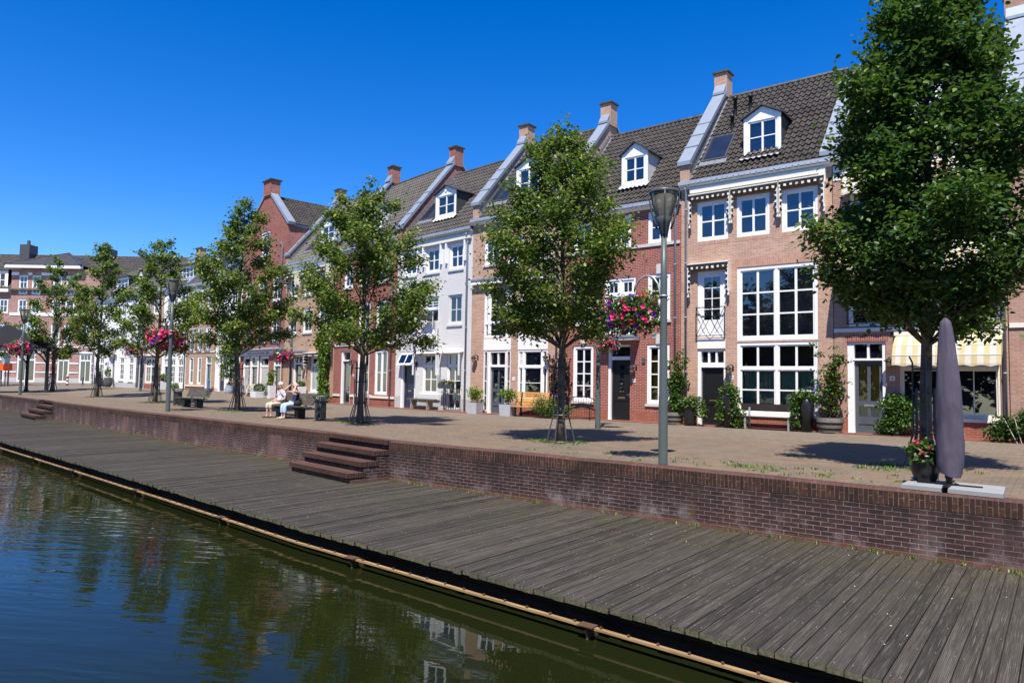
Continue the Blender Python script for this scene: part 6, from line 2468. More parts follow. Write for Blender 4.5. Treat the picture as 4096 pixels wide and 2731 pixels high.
for i, (loc, s, rot, lab, lab2, sd, bs, bo) in enumerate(LAMPS):
    o = lamp0 if i == 0 else copy_tree(lamp0)
    o.location = loc
    o.scale = (s, s, s)
    o.rotation_euler = (0, 0, rot)
    tag(o, lab, 'street lamp', 'street lamps with flower baskets')
    k = order[i]
    bk = bask[k] if k not in used_b else copy_tree(bask[k])
    used_b[k] = 1
    bk.location = (loc[0] + math.cos(rot) * 0.66 * s, loc[1] + math.sin(rot) * 0.66 * s, loc[2] + bo[2] * s)
    bk.rotation_euler = (0, 0, sd * 1.3)
    bk.scale = (bs * s, bs * s, bs * s)
    tag(bk, lab2, 'flower basket', 'hanging flower baskets')


# ------------------------------------------------------------------ park benches, bins
def make_park_bench():
    root = empty('park_bench', (0, 0, 0))
    st = MB()
    for k in range(5):
        y = -0.26 + k * 0.105
        z = 0.435 + 0.012 * abs(k - 2) - 0.008 * k
        st.box(-1.05, 1.05, y - 0.045, y + 0.045, z - 0.025, z + 0.025)
    st.build('seat', M['weathered_slat'], root)
    bk = MB()
    for k in range(6):
        u = k / 5
        y = 0.27 + 0.17 * u
        z = 0.53 + 0.36 * u
        bk.prism([(y - 0.02, z - 0.035), (y + 0.02, z - 0.03), (y + 0.035, z + 0.03), (y - 0.005, z + 0.025)][::-1], 'x', -1.05, 1.05)
    bk.build('backrest', M['weathered_slat'], root)
    for sx in (-0.58, 0.58):
        l = MB()
        l.box(sx - 0.11, sx + 0.11, -0.12, 0.2, 0.0, 0.37)
        l.build('leg', M['green_iron'], root)
        f = MB()
        f.prism([(-0.28, 0.36), (-0.28, 0.40), (0.22, 0.38), (0.46, 0.92), (0.49, 0.90), (0.26, 0.33)][::-1], 'x', sx - 0.03, sx + 0.03)
        f.build('frame', M['green_iron'], root)
    b = MB()
    b.box(-0.58, 0.58, -0.02, 0.06, 0.10, 0.16)
    b.build('stretcher', M['green_iron'], root)
    return root


pb = make_park_bench()
pb.location = (-22.68, 15.6, 0)
tag(pb, 'dark slatted park bench with two elderly people sitting on it', 'bench', 'slatted park benches')
p2 = copy_tree(pb)
p2.location = (-32.82, 17.15, 0)
tag(p2, 'empty dark slatted park bench beside the farther litter bin', 'bench', 'slatted park benches')


def make_bin():
    root = empty('litter_bin', (0, 0, 0))
    b = MB()
    b.lathe([(0.165, 0.02), (0.165, 0.72)], 18)
    b.build('liner', M['black_paint'], root, True)
    s = MB()
    for k in range(22):
        a = k * 2 * math.pi / 22
        c, q = math.cos(a), math.sin(a)
        s.tube([(c * r, q * r, z) for r, z in ((0.19, 0.03), (0.19, 0.66), (0.205, 0.73), (0.26, 0.80), (0.295, 0.84))], 0.0135, 5)
    s.build('slats', M['lamp_dark'], root)
    h = MB()
    for z, r in ((0.04, 0.196), (0.67, 0.197), (0.845, 0.298)):
        h.tube([(math.cos(a) * r, math.sin(a) * r, z) for a in [q * math.pi / 12 for q in range(25)]], 0.018, 6, False)
    h.build('hoops', M['lamp_dark'], root)
    return root


b1 = make_bin()
b1.location = (-21.3, 15.95, 0)
tag(b1, 'dark slatted litter bin at the right end of the occupied bench', 'litter bin', 'slatted litter bins')
b2 = copy_tree(b1)
b2.location = (-35.2, 17.65, 0)
tag(b2, 'dark slatted litter bin between the lamp post and the empty bench', 'litter bin', 'slatted litter bins')

# ------------------------------------------------------------------ folded umbrella, its slabs, potted flowers
slabs = [((-1.95, 11.98), (-1.42, 11.95), (-1.44, 12.90), (-1.93, 12.93)), ((-1.345, 11.94), (-0.685, 11.90), (-0.695, 12.37), (-1.345, 12.41)), ((-1.345, 12.42), (-0.697, 12.38), (-0.71, 12.86), (-1.345, 12.90))]
for q, lab in zip(slabs, ('pale concrete slab with the black flower pot standing on it', 'pale concrete slab right of the umbrella, nearer the quay wall', 'pale concrete slab right of the umbrella, farther from the quay wall')):
    c = (sum(p[0] for p in q) / 4, sum(p[1] for p in q) / 4)
    b = MB()
    b.prism([(p[0] - c[0], p[1] - c[1]) for p in q], 'z', 0.001, 0.06)
    o = b.build('concrete_slab', M['concrete_tile'], loc=(c[0], c[1], 0.004))
    tag(o, lab, 'slab', 'slabs weighting the umbrella base')

u = empty('folded_umbrella', (-1.38, 12.42, 0), 0, 'closed garden umbrella in a grey purple cover standing on a dark base', 'umbrella')
cov = MB()
n, rings = 36, 44
ur = random.Random(4)
ph = [ur.uniform(0, 6.28) for _ in range(6)]
prof = [(0.30, 0.140), (0.36, 0.175), (0.55, 0.186), (0.9, 0.178), (1.3, 0.166), (1.6, 0.152), (1.9, 0.134), (2.2, 0.108), (2.42, 0.085), (2.52, 0.066), (2.56, 0.04), (2.575, 0.008)]
vs = []
for i in range(rings):
    z = 0.30 + (2.57 - 0.30) * i / (rings - 1)
    r = float(np.interp(z, [p[0] for p in prof], [p[1] for p in prof]))
    for k in range(n):
        a = 2 * math.pi * k / n
        f = 1 + 0.055 * math.sin(3 * a + ph[0] + z * 1.1) + 0.035 * math.sin(5 * a + ph[1] - z * 2.2) + 0.02 * math.sin(9 * a + ph[2] + z * 5)
        f += 0.02 * math.sin(z * 17 + 2.5 * math.sin(a * 2 + ph[3])) * (1 if z < 1.2 else 0.4)
        f -= 0.10 * math.exp(-((math.sin((a + 0.95) / 2)) / 0.09) ** 2)     # seam
        zz = z - (0.12 * (0.5 + 0.5 * math.sin(a * 1.0 + 2.2)) if i == 0 else 0)
        cov.v.append((math.cos(a) * r * f + 0.02 * math.sin(z * 1.4), math.sin(a) * r * f, zz))
for i in range(rings - 1):
    for k in range(n):
        k2 = (k + 1) % n
        cov.f.append((i * n + k, i * n + k2, (i + 1) * n + k2, (i + 1) * n + k))
        cov.m.append(0)
cov.build('cover', M['umbrella_cloth'], u, True)
b = MB()
b.lathe([(0.085, 0.01), (0.085, 0.045), (0.045, 0.06), (0.045, 0.16), (0.055, 0.17), (0.055, 0.23), (0.03, 0.24), (0.03, 0.5)], 12)
b.box(-0.42, 0.42, -0.035, 0.035, 0.068, 0.082)
b.box(-0.035, 0.035, -0.5, 0.42, 0.083, 0.096)
b.build('stand', M['black_paint'], u)
b = MB()
for dx, dy in ((-0.10, -0.13),):
    b.tube([(dx, dy, 0.42), (dx * 1.2, dy * 1.02, 0.30), (dx * 1.25, dy, 0.14), (dx, dy * .95, 0.10)], 0.006, 4)
b.build('strap', M['black_cloth'], u)

fp = empty('potted_plant', (-1.72, 12.66, 0.064), 0, 'glossy black pot of red flowers standing beside the folded umbrella', 'potted plant')
b = MB()
b.lathe([(0.125, 0.0), (0.15, 0.02), (0.20, 0.16), (0.222, 0.30), (0.215, 0.385), (0.225, 0.40), (0.205, 0.41), (0.19, 0.36)], 24)
b.build('pot', M['pot_black'], fp, True)
tuft('leaves', [(0, 0, 0.50), (-0.10, -0.05, 0.47), (0.1, -0.03, 0.48), (-.02, -.12, .42)], 0.085, 'ivy_leaf', n=90, rad=(0.20, 0.20, 0.17), parent=fp, seed=5, light=0.12)
tuft('flowers', [(-0.06, -0.2, 0.52), (0.09, -0.19, 0.53), (0.0, -0.23, 0.43), (-.09, -.16, .60), (0.14, -.1, .6)], 0.05, 'petal', n=10, rad=(0.035, 0.035, 0.03), parent=fp, seed=6, base=0.45, light=0)
# ------------------------------------------------------------------ planters and pots along the facades


def cube_planter(loc, s, hgt, mat, label, rot=0, taper=0.9, plant=None, name='planter'):
    root = empty(name, loc, rot, label, 'planter')
    b = MB()
    t = s * taper
    b.tube([(0, 0, 0), (0, 0, hgt)], [t * 0.7071, s * 0.7071], 4)
    b.v = [(v[0] * math.cos(.7854) - v[1] * math.sin(.7854), v[0] * math.sin(.7854) + v[1] * math.cos(.7854), v[2]) for v in b.v]
    b.build('box', M[mat], root)
    b = MB()
    b.box(-s * .43, s * .43, -s * .43, s * .43, hgt + 0.001, hgt + 0.012)
    b.build('soil', M['soil'], root)
    return root


for loc, lab, sd in (((-21.42, 24.62, 0), 'square zinc planter with yellowish shrub by the downspout, left of the glazed door', 3), ((-19.12, 24.18, 0), 'square zinc planter with yellowish shrub between the glazed door and the yellow bench', 4)):
    r = cube_planter(loc, 0.58, 0.50, 'planter_zinc', lab, 0.12)
    r['group'] = 'zinc planters by the half-glazed door'
    tuft('shrub', [(0, 0, 0.80), (-0.22, 0.0, 0.98), (0.2, 0.05, 0.95), (0.05, -0.12, 1.05), (-.1, .1, .75)], 0.13, 'lime_leaf', n=80, rad=(0.27, 0.25, 0.20), parent=r, seed=sd, light=0.3, aspect=0.4)
    b = MB()
    for k in range(7):
        b.tube([(0.03 * k - .1, 0, 0.5), (0.09 * k - .3, 0.06 * (k % 3) - .06, 0.95)], 0.008, 4)
    b.build('stems', M['bark'], r)

r = cube_planter((-44.16, 27.85, 0), 0.86, 0.52, 'planter_white', 'white square planter with clipped box ball under the lettered fascia', -0.15, 0.98)
tuft('box_ball', [(0, 0, 0.72)], 0.06, 'box_leaf', n=1500, rad=(0.38, 0.38, 0.36), parent=r, seed=9, shell=0.25, light=0.08)
r = cube_planter((-42.9, 28.0, 0), 0.46, 0.95, 'planter_white', 'tall narrow white planter with leafy bush behind the white haired person', -0.15, 0.95)
tuft('bush', [(0, 0, 1.25), (-0.1, 0, 1.55), (0.1, 0, 1.75), (-0.25, -.05, 0.9), (-.3, -.1, .5)], 0.12, 'lime_leaf', n=130, rad=(0.33, 0.3, 0.33), parent=r, seed=10, light=0.1, base=0.25)
r = cube_planter((-38.6, 27.35, 0), 0.5, 0.95, 'planter_white', 'tall narrow white planter with clipped ball right of the dark door with the vine house', -0.15, 0.95)
tuft('box_ball', [(0, 0, 1.08)], 0.06, 'box_leaf', n=600, rad=(0.26, 0.26, 0.2), parent=r, seed=11, shell=0.3)


def round_pot(loc, prof, mat, label, plants, name='potted_plant', cat='potted plant', group=None):
    root = empty(name, loc, 0, label, cat, group)
    b = MB()
    b.lathe(prof, 20)
    b.build('pot', M[mat], root, True)
    for k, (nm, pts, sz, m, n, rad, sd, kw) in enumerate(plants):
        tuft(nm, pts, sz, m, n=n, rad=rad, parent=root, seed=sd, **kw)
    return root


BULB = [(0.12, 0), (0.19, 0.1), (0.22, 0.3), (0.20, 0.46), (0.21, 0.48), (0.18, 0.48)]


def barrel(loc, r0, hgt, label, leaves):
    root = empty('half_barrel_planter', loc, 0, label, 'barrel planter', 'half barrels with climbers')
    b = MB()
    b.lathe([(r0 * 0.82, 0.03), (r0 * 0.95, hgt * 0.5), (r0, hgt), (r0 * 0.93, hgt), (r0 * 0.9, hgt - 0.06)], 24)
    b.build('barrel', M['barrel_wood'], root)
    h = MB()
    for z, rr in ((0.10, 0.865), (hgt * 0.56, 0.965)):
        h.lathe([(r0 * rr + 0.004, z), (r0 * (rr + 0.03) + 0.006, z + 0.075)], 24, cap=False)
    h.build('hoops', M['iron'], root)
    f = MB()
    for k in range(3):
        f.box(-r0 * .7 + k * r0 * .6, -r0 * .7 + k * r0 * .6 + 0.12, -r0 * .6, r0 * .4, 0, 0.029)
    f.build('feet', M['plinth_brick'], root)
    leaves(root)
    return root


def climber(root, x0, x1, ztop, seed, n=55, mat='lime_leaf', sparse=1.0, z0=0.5, size=0.10):
    rng = np.random.default_rng(seed)
    st = MB()
    cs = []
    for k in range(9):
        x = rng.uniform(x0, x1) * 0.25
        pts = [(x, 0, z0 - 0.1)]
        z = z0
        tx = rng.uniform(x0, x1)
        zt = ztop * rng.uniform(0.6, 1.0)
        for q in range(1, 9):
            u = q / 8
            pts.append((x + (tx - x) * u + rng.normal(0, 0.05), 0.05 + rng.normal(0, 0.04), z0 + (zt - z0) * u))
            if rng.random() < 0.9 * sparse:
                cs.append((pts[-1][0] + rng.normal(0, .08), pts[-1][1] - 0.05, pts[-1][2]))
        st.tube(pts, [0.014 - 0.0012 * i for i in range(len(pts))], 4, False)
    st.build('stems', M['bark'], root)
    tuft('leaves', cs, size, mat, n=n, rad=(0.17, 0.13, 0.10), parent=root, seed=seed, light=0.22)


barrel((-11.47, 24.52, 0), 0.36, 0.46, 'half wooden barrel with tall thin climber, behind the nearest street lamp', lambda r: climber(r, -0.42, 0.5, 2.75, 31, n=38, mat='ivy_leaf', size=0.09))
barrel((-6.02, 24.5, 0), 0.42, 0.50, 'half wooden barrel with reddish climber right of the bench under the gridded window', lambda r: (climber(r, -0.55, 0.55, 3.05, 32, n=30, mat='ivy_leaf', size=0.085, sparse=0.9), climber(r, -0.35, 0.55, 2.6, 33, n=14, mat='red_leaf', size=0.08, sparse=0.7)))
TALLP = [(0.17, 0), (0.21, 0.1), (0.24, 0.5), (0.22, 0.62), (0.24, 0.64), (0.2, 0.64)]
round_pot((-10.76, 24.36, 0), TALLP, 'pot_black', 'black pot with spreading ivy against the left side of the black door', [('ivy', [(0, 0, 0.78), (-0.25, 0, 0.8), (0.3, 0, 0.85), (0.42, -.05, .55), (.1, -.1, .9), (-.45, .05, .6)], 0.085, 'ivy_leaf', 190, (0.28, 0.25, 0.26), 41, dict(light=.18))])
round_pot((-9.32, 24.38, 0), [(0.2, 0), (0.2, 0.9), (0.17, 1.32), (0.14, 1.4), (0.12, 1.4)], 'pot_black', 'tall dark cylinder pot overgrown with ivy left of the dark bench', [('ivy', [(0.2, -.1, 1.25), (0.28, -.1, 0.95), (0.27, -.12, 0.6), (0.25, -.12, 0.25), (-0.28, -.05, 0.8), (-0.28, -.1, 0.4), (0.0, 0, 1.42), (-.2, 0, 1.25), (.5, -.1, .2), (.42, 0, .45)], 0.085, 'ivy_leaf', 170, (0.21, 0.2, 0.24), 42, dict(light=.2))])
round_pot((-6.72, 24.42, 0), [(0.2, 0), (0.22, 0.8), (0.2, 1.05), (0.15, 1.1)], 'pot_black', 'black cylinder pot with hanging ivy right of the dark bench', [('ivy', [(-0.3, -.1, 0.95), (-0.35, -.1, 0.65), (-0.35, -.12, 0.3), (-.25, -.1, 1.1), (.05, 0, 1.15), (-.1, -.1, 1.2), (.3, .1, 1.1)], 0.085, 'ivy_leaf', 190, (0.2, 0.2, 0.22), 43, dict(light=.2))])
iv = empty('ivy_bush', (-4.12, 24.6, 0), 0, 'dense rounded ivy bush right of the door with yellow curtains', 'bush')
tuft('leaves', [(0, 0, 1.05), (0.05, 0, 0.75), (-0.05, -.05, 0.4), (0.22, -.05, 0.5), (-.28, 0, .3), (.15, 0, 1.0), (-.15, 0, .95), (.3, 0, .8)], 0.085, 'ivy_leaf', n=420, rad=(0.36, 0.3, 0.33), parent=iv, seed=51, light=0.22)
b = MB()
b.tube([(0, 0, 0), (0, 0, 1.0)], 0.1, 8)
b.build('stem', M['bark'], iv)
iv = empty('ivy_bush', (-1.05, 24.5, 0), 0, 'wide dark green bush at the right edge under the downspout', 'bush')
tuft('leaves', [(0, 0, 0.4), (-0.25, -.05, 0.5), (0.3, 0, 0.7), (0.6, 0, 0.85), (0.9, 0, 0.6), (.5, -.1, .35), (1.2, 0, .9), (-.45, 0, .25), (1.0, -.1, .3)], 0.09, 'box_leaf', n=360, rad=(0.36, 0.3, 0.33), parent=iv, seed=52, light=0.25, base=0.5)
b = MB()
for k in range(6):
    b.tube([(0.1 * k, -.2, 0), (0.25 * k - .3, -.28, 0.7)], 0.012, 4)
b.build('stem', M['pale_wood'], iv)
iv = empty('flowering_shrub', (-16.6, 23.85, 0), 0, 'loose green shrub with small purple flowers beside the yellow bench', 'shrub')
tuft('leaves', [(0, 0, 0.3), (-0.4, 0, 0.35), (0.4, 0, 0.35), (-0.15, 0, 0.6), (0.25, 0, 0.65), (-.75, 0, .45), (.7, .1, .4), (-.55, 0, .75)], 0.10, 'ivy_leaf', n=230, rad=(0.34, 0.28, 0.28), parent=iv, seed=53, light=0.3, aspect=0.3)
tuft('flowers', [(-0.7, -.1, 0.95), (0.1, -.1, 1.0), (0.3, -.1, 0.95), (.5, -.1, .8)], 0.05, 'petal', n=9, rad=(0.12, 0.1, 0.08), parent=iv, seed=54, base=0.7, light=0)
iv = empty('climbing_shrub', (-16.75, 24.75, 0), 0, 'dark red leaved climber on the wall behind the conical tree trunk', 'shrub')
climber(iv, -0.55, 0.6, 2.85, 61, n=34, mat='red_leaf', z0=0.1)
vi = empty('climbing_vine', (-36.0, 26.95, 0), -0.17, 'tall bright green vine climbing the buff brick house beside the shutters', 'vine')
climber(vi, -0.3, 0.3, 4.6, 62, n=18, z0=0.1)
tuft('foliage', [(0, 0, 4.3), (-0.35, 0, 4.05), (0.35, 0, 3.9), (0.15, 0, 3.4), (-0.3, 0, 3.5), (0.5, 0, 3.3), (0.0, 0, 2.9), (0.3, 0, 2.6), (-.05, 0, 2.3), (0.2, 0, 1.9), (0.05, 0, 1.5), (0.25, 0, 1.2), (0.1, 0, 0.8), (-.6, 0, 3.7), (.2, 0, .3)], 0.12, 'lime_leaf', n=230, rad=(0.42, 0.24, 0.36), parent=vi, seed=63, light=0.12, base=0.3)
bs = empty('low_bush', (-35.3, 26.6, 0), 0, 'low green bush at the foot of the climbing vine', 'bush')
tuft('leaves', [(0, 0, 0.35), (0.35, 0, 0.3), (-.3, 0, .3)], 0.1, 'ivy_leaf', n=160, rad=(0.35, 0.3, 0.35), parent=bs, seed=64)

for loc, lab, pl, mt in (
        ((-49.5, 28.75, 0.12), 'pale blue round pot with orange flowers left of the young bushy tree', [('leaves', [(0, 0, .62), (.1, 0, .85), (-.1, 0, .8)], .13, 'ivy_leaf', 60, (.22, .2, .18), 71, {}), ('flowers', [(0, 0, 1.0), (.15, 0, .95), (-.12, 0, .92)], .10, 'petal', 14, (.15, .15, .1), 72, dict(base=.95, light=0))], 'pot_blue'),
        ((-48.3, 28.9, 0.1), 'pale blue round pot with red flowers right of the young bushy tree', [('leaves', [(0, 0, .6), (.15, 0, .65), (-.1, 0, .65)], .12, 'ivy_leaf', 60, (.22, .2, .14), 73, {}), ('flowers', [(0, 0, .8), (.15, 0, .75)], .10, 'petal', 14, (.18, .15, .08), 74, dict(base=.45, light=0))], 'pot_blue'),
        ((-75.6, 29.9, 0.3), 'large dark pot with sparse reddish plant left of the white house door', [('leaves', [(0, 0, 1.15), (.1, 0, 1.4)], .16, 'lime_leaf', 40, (.25, .2, .25), 75, dict(light=.1, base=.2))], 'pot_grey'),
        ((-73.2, 29.8, 0.3), 'large dark pot with sparse yellowish plant right of the white house door', [('leaves', [(0, 0, 1.15), (.1, 0, 1.5), (-.1, 0, 1.7)], .16, 'lime_leaf', 40, (.25, .2, .25), 76, dict(light=.2, base=.2))], 'pot_grey')):
    s = 1.6 if mt == 'pot_grey' else 1.25
    round_pot(loc, [(r_ * s * 1.15, z_ * s * 1.2) for r_, z_ in BULB], mt, lab, pl)
bs = empty('low_bush', (-60.0, 29.6, 0.3), 0, 'low green bush in front of the white house by the lamp post', 'bush')
tuft('leaves', [(0, 0, 0.25), (0.5, 0, 0.25), (-.5, 0, .2), (.25, 0, .4)], 0.13, 'ivy_leaf', n=110, rad=(0.45, 0.3, 0.3), parent=bs, seed=77, light=.3)
bs = empty('wall_pot', (-63.0, 30.15, 1.2), 0, 'small pot of pale leaves hanging by the dark door of the white house', 'potted plant')
tuft('leaves', [(0, 0, 0.2), (0.2, 0, 0.25), (-.2, 0, .2)], 0.13, 'ivy_leaf', n=60, rad=(0.3, 0.2, 0.25), parent=bs, seed=78, light=.6)
b = MB()
b.lathe([(0.1, -0.2), (0.16, 0.0)], 10)
b.build('pot', M['pot_black'], bs)
for bx, lab in ((-62.2, 'left of a pair of grey concrete blocks by the white house'), (-59.9, 'right of a pair of grey concrete blocks by the white house')):
    b = MB()
    b.mi = 0
    for x0, x1, z0, z1 in ((-.35, .35, 0, .12), (-.35, .35, .5, .62), (-.35, -.2, .12, .5), (.2, .35, .12, .5)):
        b.box(x0, x1, -.25, .25, z0, z1)
    o = b.build('concrete_block', M['planter_white'], loc=(bx, 29.7, 0.3))
    tag(o, lab, 'concrete block')
rc = empty('climbing_rose', (-47.6, 29.3, 0), -0.15, 'thin climbing rose on a stick between the bushy young tree and the lettered house', 'climber')
climber(rc, -0.25, 0.25, 3.3, 79, n=9, mat='ivy_leaf', z0=0.1, sparse=.8, size=.11)


# flower box on the railing of number 16
fb = empty('flower_box', (-23.45, 24.95, 1.1), -0.115, 'grey flower box with white and red flowers on the low ground floor railing', 'flower box')
b = MB()
b.prism([(-0.13, 0.2), (-0.10, 0.0), (0.06, 0.0), (0.09, 0.2)][::-1], 'x', -0.62, 0.32)
b.build('trough', M['slate_paint'], fb)
tuft('leaves', [(-0.5, 0, 0.28), (-0.2, 0, 0.3), (0.1, 0, 0.3), (.3, 0, .28)], 0.09, 'ivy_leaf', n=70, rad=(0.22, 0.15, 0.12), parent=fb, seed=81)
tuft('flowers', [(-0.1, -.08, 0.42), (0.15, -.08, 0.40), (.3, -.05, .36), (-.35, -.06, .38)], 0.07, 'petal', n=9, rad=(0.14, 0.08, 0.06), parent=fb, seed=82, base=0.85, light=0)
fb = empty('flower_box', (-25.0, 24.98, 4.5), -0.115, 'grey flower box with white flowers on the white balcony railing', 'flower box')
b = MB()
b.prism([(-0.14, 0.22), (-0.10, 0.0), (0.04, 0.0), (0.08, 0.22)][::-1], 'x', -0.55, 0.35)
b.build('trough', M['slate_paint'], fb)
tuft('leaves', [(-0.4, 0, 0.26), (0.1, 0, 0.28)], 0.09, 'ivy_leaf', n=60, rad=(0.22, 0.15, 0.1), parent=fb, seed=83)
tuft('flowers', [(-0.1, -.05, 0.38), (0.15, -.05, 0.36), (-.35, -.05, .35)], 0.07, 'petal', n=10, rad=(0.16, 0.08, 0.06), parent=fb, seed=84, base=0.85, light=0)

# ------------------------------------------------------------------ house benches


def slat_bench(loc, rot, w, label, mat, legmat, name='garden_bench', back=4, seat_d=0.45, seat_z=0.44, back_h=0.45, arms=False, slatgap=0.02, gap=0.08):
    root = empty(name, loc, rot, label, 'bench')
    s = MB()
    n = 4
    for k in range(n):
        y0 = -seat_d + k * seat_d / n
        s.box(-w / 2, w / 2, y0, y0 + seat_d / n - slatgap, seat_z - 0.03, seat_z)
    s.build('seat', M[mat], root)
    if back:
        s = MB()
        for k in range(back):
            z0 = seat_z + gap + k * (back_h / back)
            y = 0.02 + 0.16 * (z0 - seat_z)
            s.prism([(y, z0), (y + .03, z0), (y + .03 + .016, z0 + back_h / back - slatgap), (y + .016, z0 + back_h / back - slatgap)][::-1], 'x', -w / 2, w / 2)
        s.build('backrest', M[mat], root)
    for sx in (-w / 2 + 0.3, w / 2 - 0.3):
        l = MB()
        l.box(sx - 0.03, sx + 0.03, -seat_d + 0.02, -seat_d + 0.08, 0, seat_z - 0.031)
        l.build('leg', M[legmat], root)
        l = MB()
        l.prism([(0.0, 0.0), (0.06, 0.0), (0.05, seat_z - .031), (0.05 + (.16 * back_h if back else 0), seat_z + (back_h + gap * .6 if back else 0)), (0.03 + (.16 * back_h if back else 0), seat_z + (back_h + gap * .6 if back else 0)), (-0.02, seat_z - .031)][::-1] if back else [(-0.06, 0), (0, 0), (0, seat_z - .031), (-0.06, seat_z - .031)][::-1], 'x', sx - 0.03, sx + 0.03)
        l.build('leg', M[legmat], root)
        if arms:
            l = MB()
            l.box(sx - .04, sx + .04, -seat_d, 0.08, seat_z + 0.2, seat_z + 0.235)
            l.box(sx - .025, sx + .025, -seat_d + .02, -seat_d + .07, seat_z, seat_z + 0.199)
            l.build('armrest', M[mat], root)
    return root


slat_bench((-17.95, 24.55, 0), 0.1, 2.0, 'yellowish wooden slatted bench under the white bay window', 'teak', 'black_paint', back=6, back_h=0.55, seat_d=0.5)
db = slat_bench((-7.95, 24.55, 0), 0, 2.05, 'plain dark bench with single back board under the huge gridded window', 'dark_wood', 'galvanised', back=1, back_h=0.27, seat_d=0.42, gap=0.18)
wb = slat_bench((-45.6, 28.35, 0), -0.15, 1.5, 'pale wooden garden bench with slatted back under the lettered fascia', 'pale_wood', 'pale_wood', back=5, back_h=0.5, arms=True)
slat_bench((-47.4, 29.0, 0), -0.2, 0.75, 'pale grey wooden garden chair next to the narrow white house', 'pale_wood', 'grey_wood', name='garden_chair', back=4, back_h=0.42, arms=True)
slat_bench((-30.9, 26.05, 0), -0.18, 1.7, 'plain white bench without back in front of the red brick house', 'white_paint', 'white_paint', back=0, seat_z=0.62, seat_d=0.36)
# rustic trestle bench
rb = empty('rustic_bench', (-25.35, 25.1, 0), -0.115, 'weathered rustic plank bench on notched board legs by the navy blue door', 'bench')
b = MB()
b.prism([(-1.02, -0.2), (0.98, -0.21), (1.05, 0.0), (0.95, 0.19), (-0.98, 0.2), (-1.05, 0.02)], 'z', 0.50, 0.56)
b.build('seat', M['grey_wood'], rb)
for sx in (-0.68, 0.62):
    b = MB()
    b.prism([(-0.22, 0.0), (-0.08, 0.0), (0.0, 0.12), (0.08, 0.0), (0.22, 0.0), (0.17, 0.28), (0.20, 0.499), (-0.20, 0.499), (-0.17, 0.28)], 'x', sx - 0.03, sx + 0.03)
    b.build('leg', M['rustic_wood'], rb)
b = MB()
b.box(-0.64, 0.58, -0.03, 0.03, 0.14, 0.22)
for sx, sg in ((-0.63, 1), (0.57, -1)):
    b.prism([(sx, 0.22), (sx + sg * .05, 0.22), (sx + sg * .35, 0.499), (sx + sg * .28, 0.499)][::sg], 'y', -0.025, 0.025)
b.build('stretcher', M['rustic_wood'], rb)
# black metal arched bench
mb_ = empty('metal_bench', (-15.75, 24.75, 0), 0, 'black metal bench with arched back right of the conical tree trunk', 'bench')
b = MB()
for k in range(5):
    b.box(-0.75, 0.75, -0.45 + k * .09, -0.40 + k * .09, 0.43, 0.45)
b.build('seat', M['iron'], mb_)
b = MB()
arc = [(-0.75 + 1.5 * k / 12, 0.06, 0.78 + 0.16 * math.sin(math.pi * k / 12)) for k in range(13)]
b.tube(arc, 0.02, 6)
b.tube([(-0.75, 0.03, 0.52), (0.75, 0.03, 0.52)], 0.018, 6)
for k in range(1, 12):
    b.tube([(-0.75 + 1.5 * k / 12, 0.03, 0.52), arc[k]], 0.010, 4)
b.build('backrest', M['iron'], mb_)
for sx in (-0.75, 0.75):
    for pts in (((sx, -0.45, 0.66), (sx, -0.47, 0.4), (sx, -0.5, 0.0)), ((sx, 0.06, 0.80), (sx, 0.03, 0.5), (sx, 0.12, 0.0))):
        b = MB()
        b.tube(pts, 0.02, 6)
        b.build('leg', M['iron'], mb_)
    b = MB()
    b.tube([(sx, 0.05, 0.68), (sx, -0.3, 0.69), (sx, -0.46, 0.66), (sx, -0.47, 0.55)], 0.022, 6)
    b.build('armrest', M['iron'], mb_)

# paved red strip at the foot of the houses
mb = MB()
strip = [(4.6, 25.0), (-16.98, 25.0), (-22.14, 25.08), (-28.12, 25.78), (-35.04, 27.08), (-42.06, 28.28), (-49.28, 29.38)]
uu = 0
for (xa, ya), (xb, yb) in zip(strip, strip[1:]):
    L = math.hypot(xb - xa, yb - ya)
    wd = 0.62
    n_ = max(1, int(L / 1.2))
    for k in range(n_):
        s, t_ = k / n_, (k + 1) / n_
        ax_, ay_ = xa + (xb - xa) * s, ya + (yb - ya) * s
        bx_, by_ = xa + (xb - xa) * t_, ya + (yb - ya) * t_
        za, zb_ = ground_z(ax_, ay_) + .03, ground_z(bx_, by_) + .03
        mb.poly([(bx_, by_ - wd, zb_), (ax_, ay_ - wd, za), (ax_, ay_, za), (bx_, by_, zb_)], [(uu + L * t_, 0), (uu + L * s, 0), (uu + L * s, wd), (uu + L * t_, wd)])
        mb.poly([(bx_, by_ - wd, zb_ - .06), (ax_, ay_ - wd, za - .06), (ax_, ay_ - wd, za), (bx_, by_ - wd, zb_)], [(uu + L * t_, 0), (uu + L * s, 0), (uu + L * s, .06), (uu + L * t_, .06)])
    uu += L
tag(mb.build('facade_strip', M['red_paving']), kind='structure')

# ------------------------------------------------------------------ flag, pennant and heart on the grey house
def h16(x, y, z):
    a = H16.rz
    return (H16.A.x + math.cos(a) * x - math.sin(a) * y, H16.A.y + math.sin(a) * x + math.cos(a) * y, z)


fl = empty('national_flag', h16(2.0, -0.03, 3.95), H16.rz, 'red white and blue flag on a slanted pole at the pale grey house', 'flag')
b = MB()
b.tube([(0, 0, 0), (-0.02, -1.5, 1.2)], 0.02, 8)
b.lathe([(0.05, -.04), (0.05, 0.04)], 8)
b.build('flag_pole', M['white_paint'], fl, True)
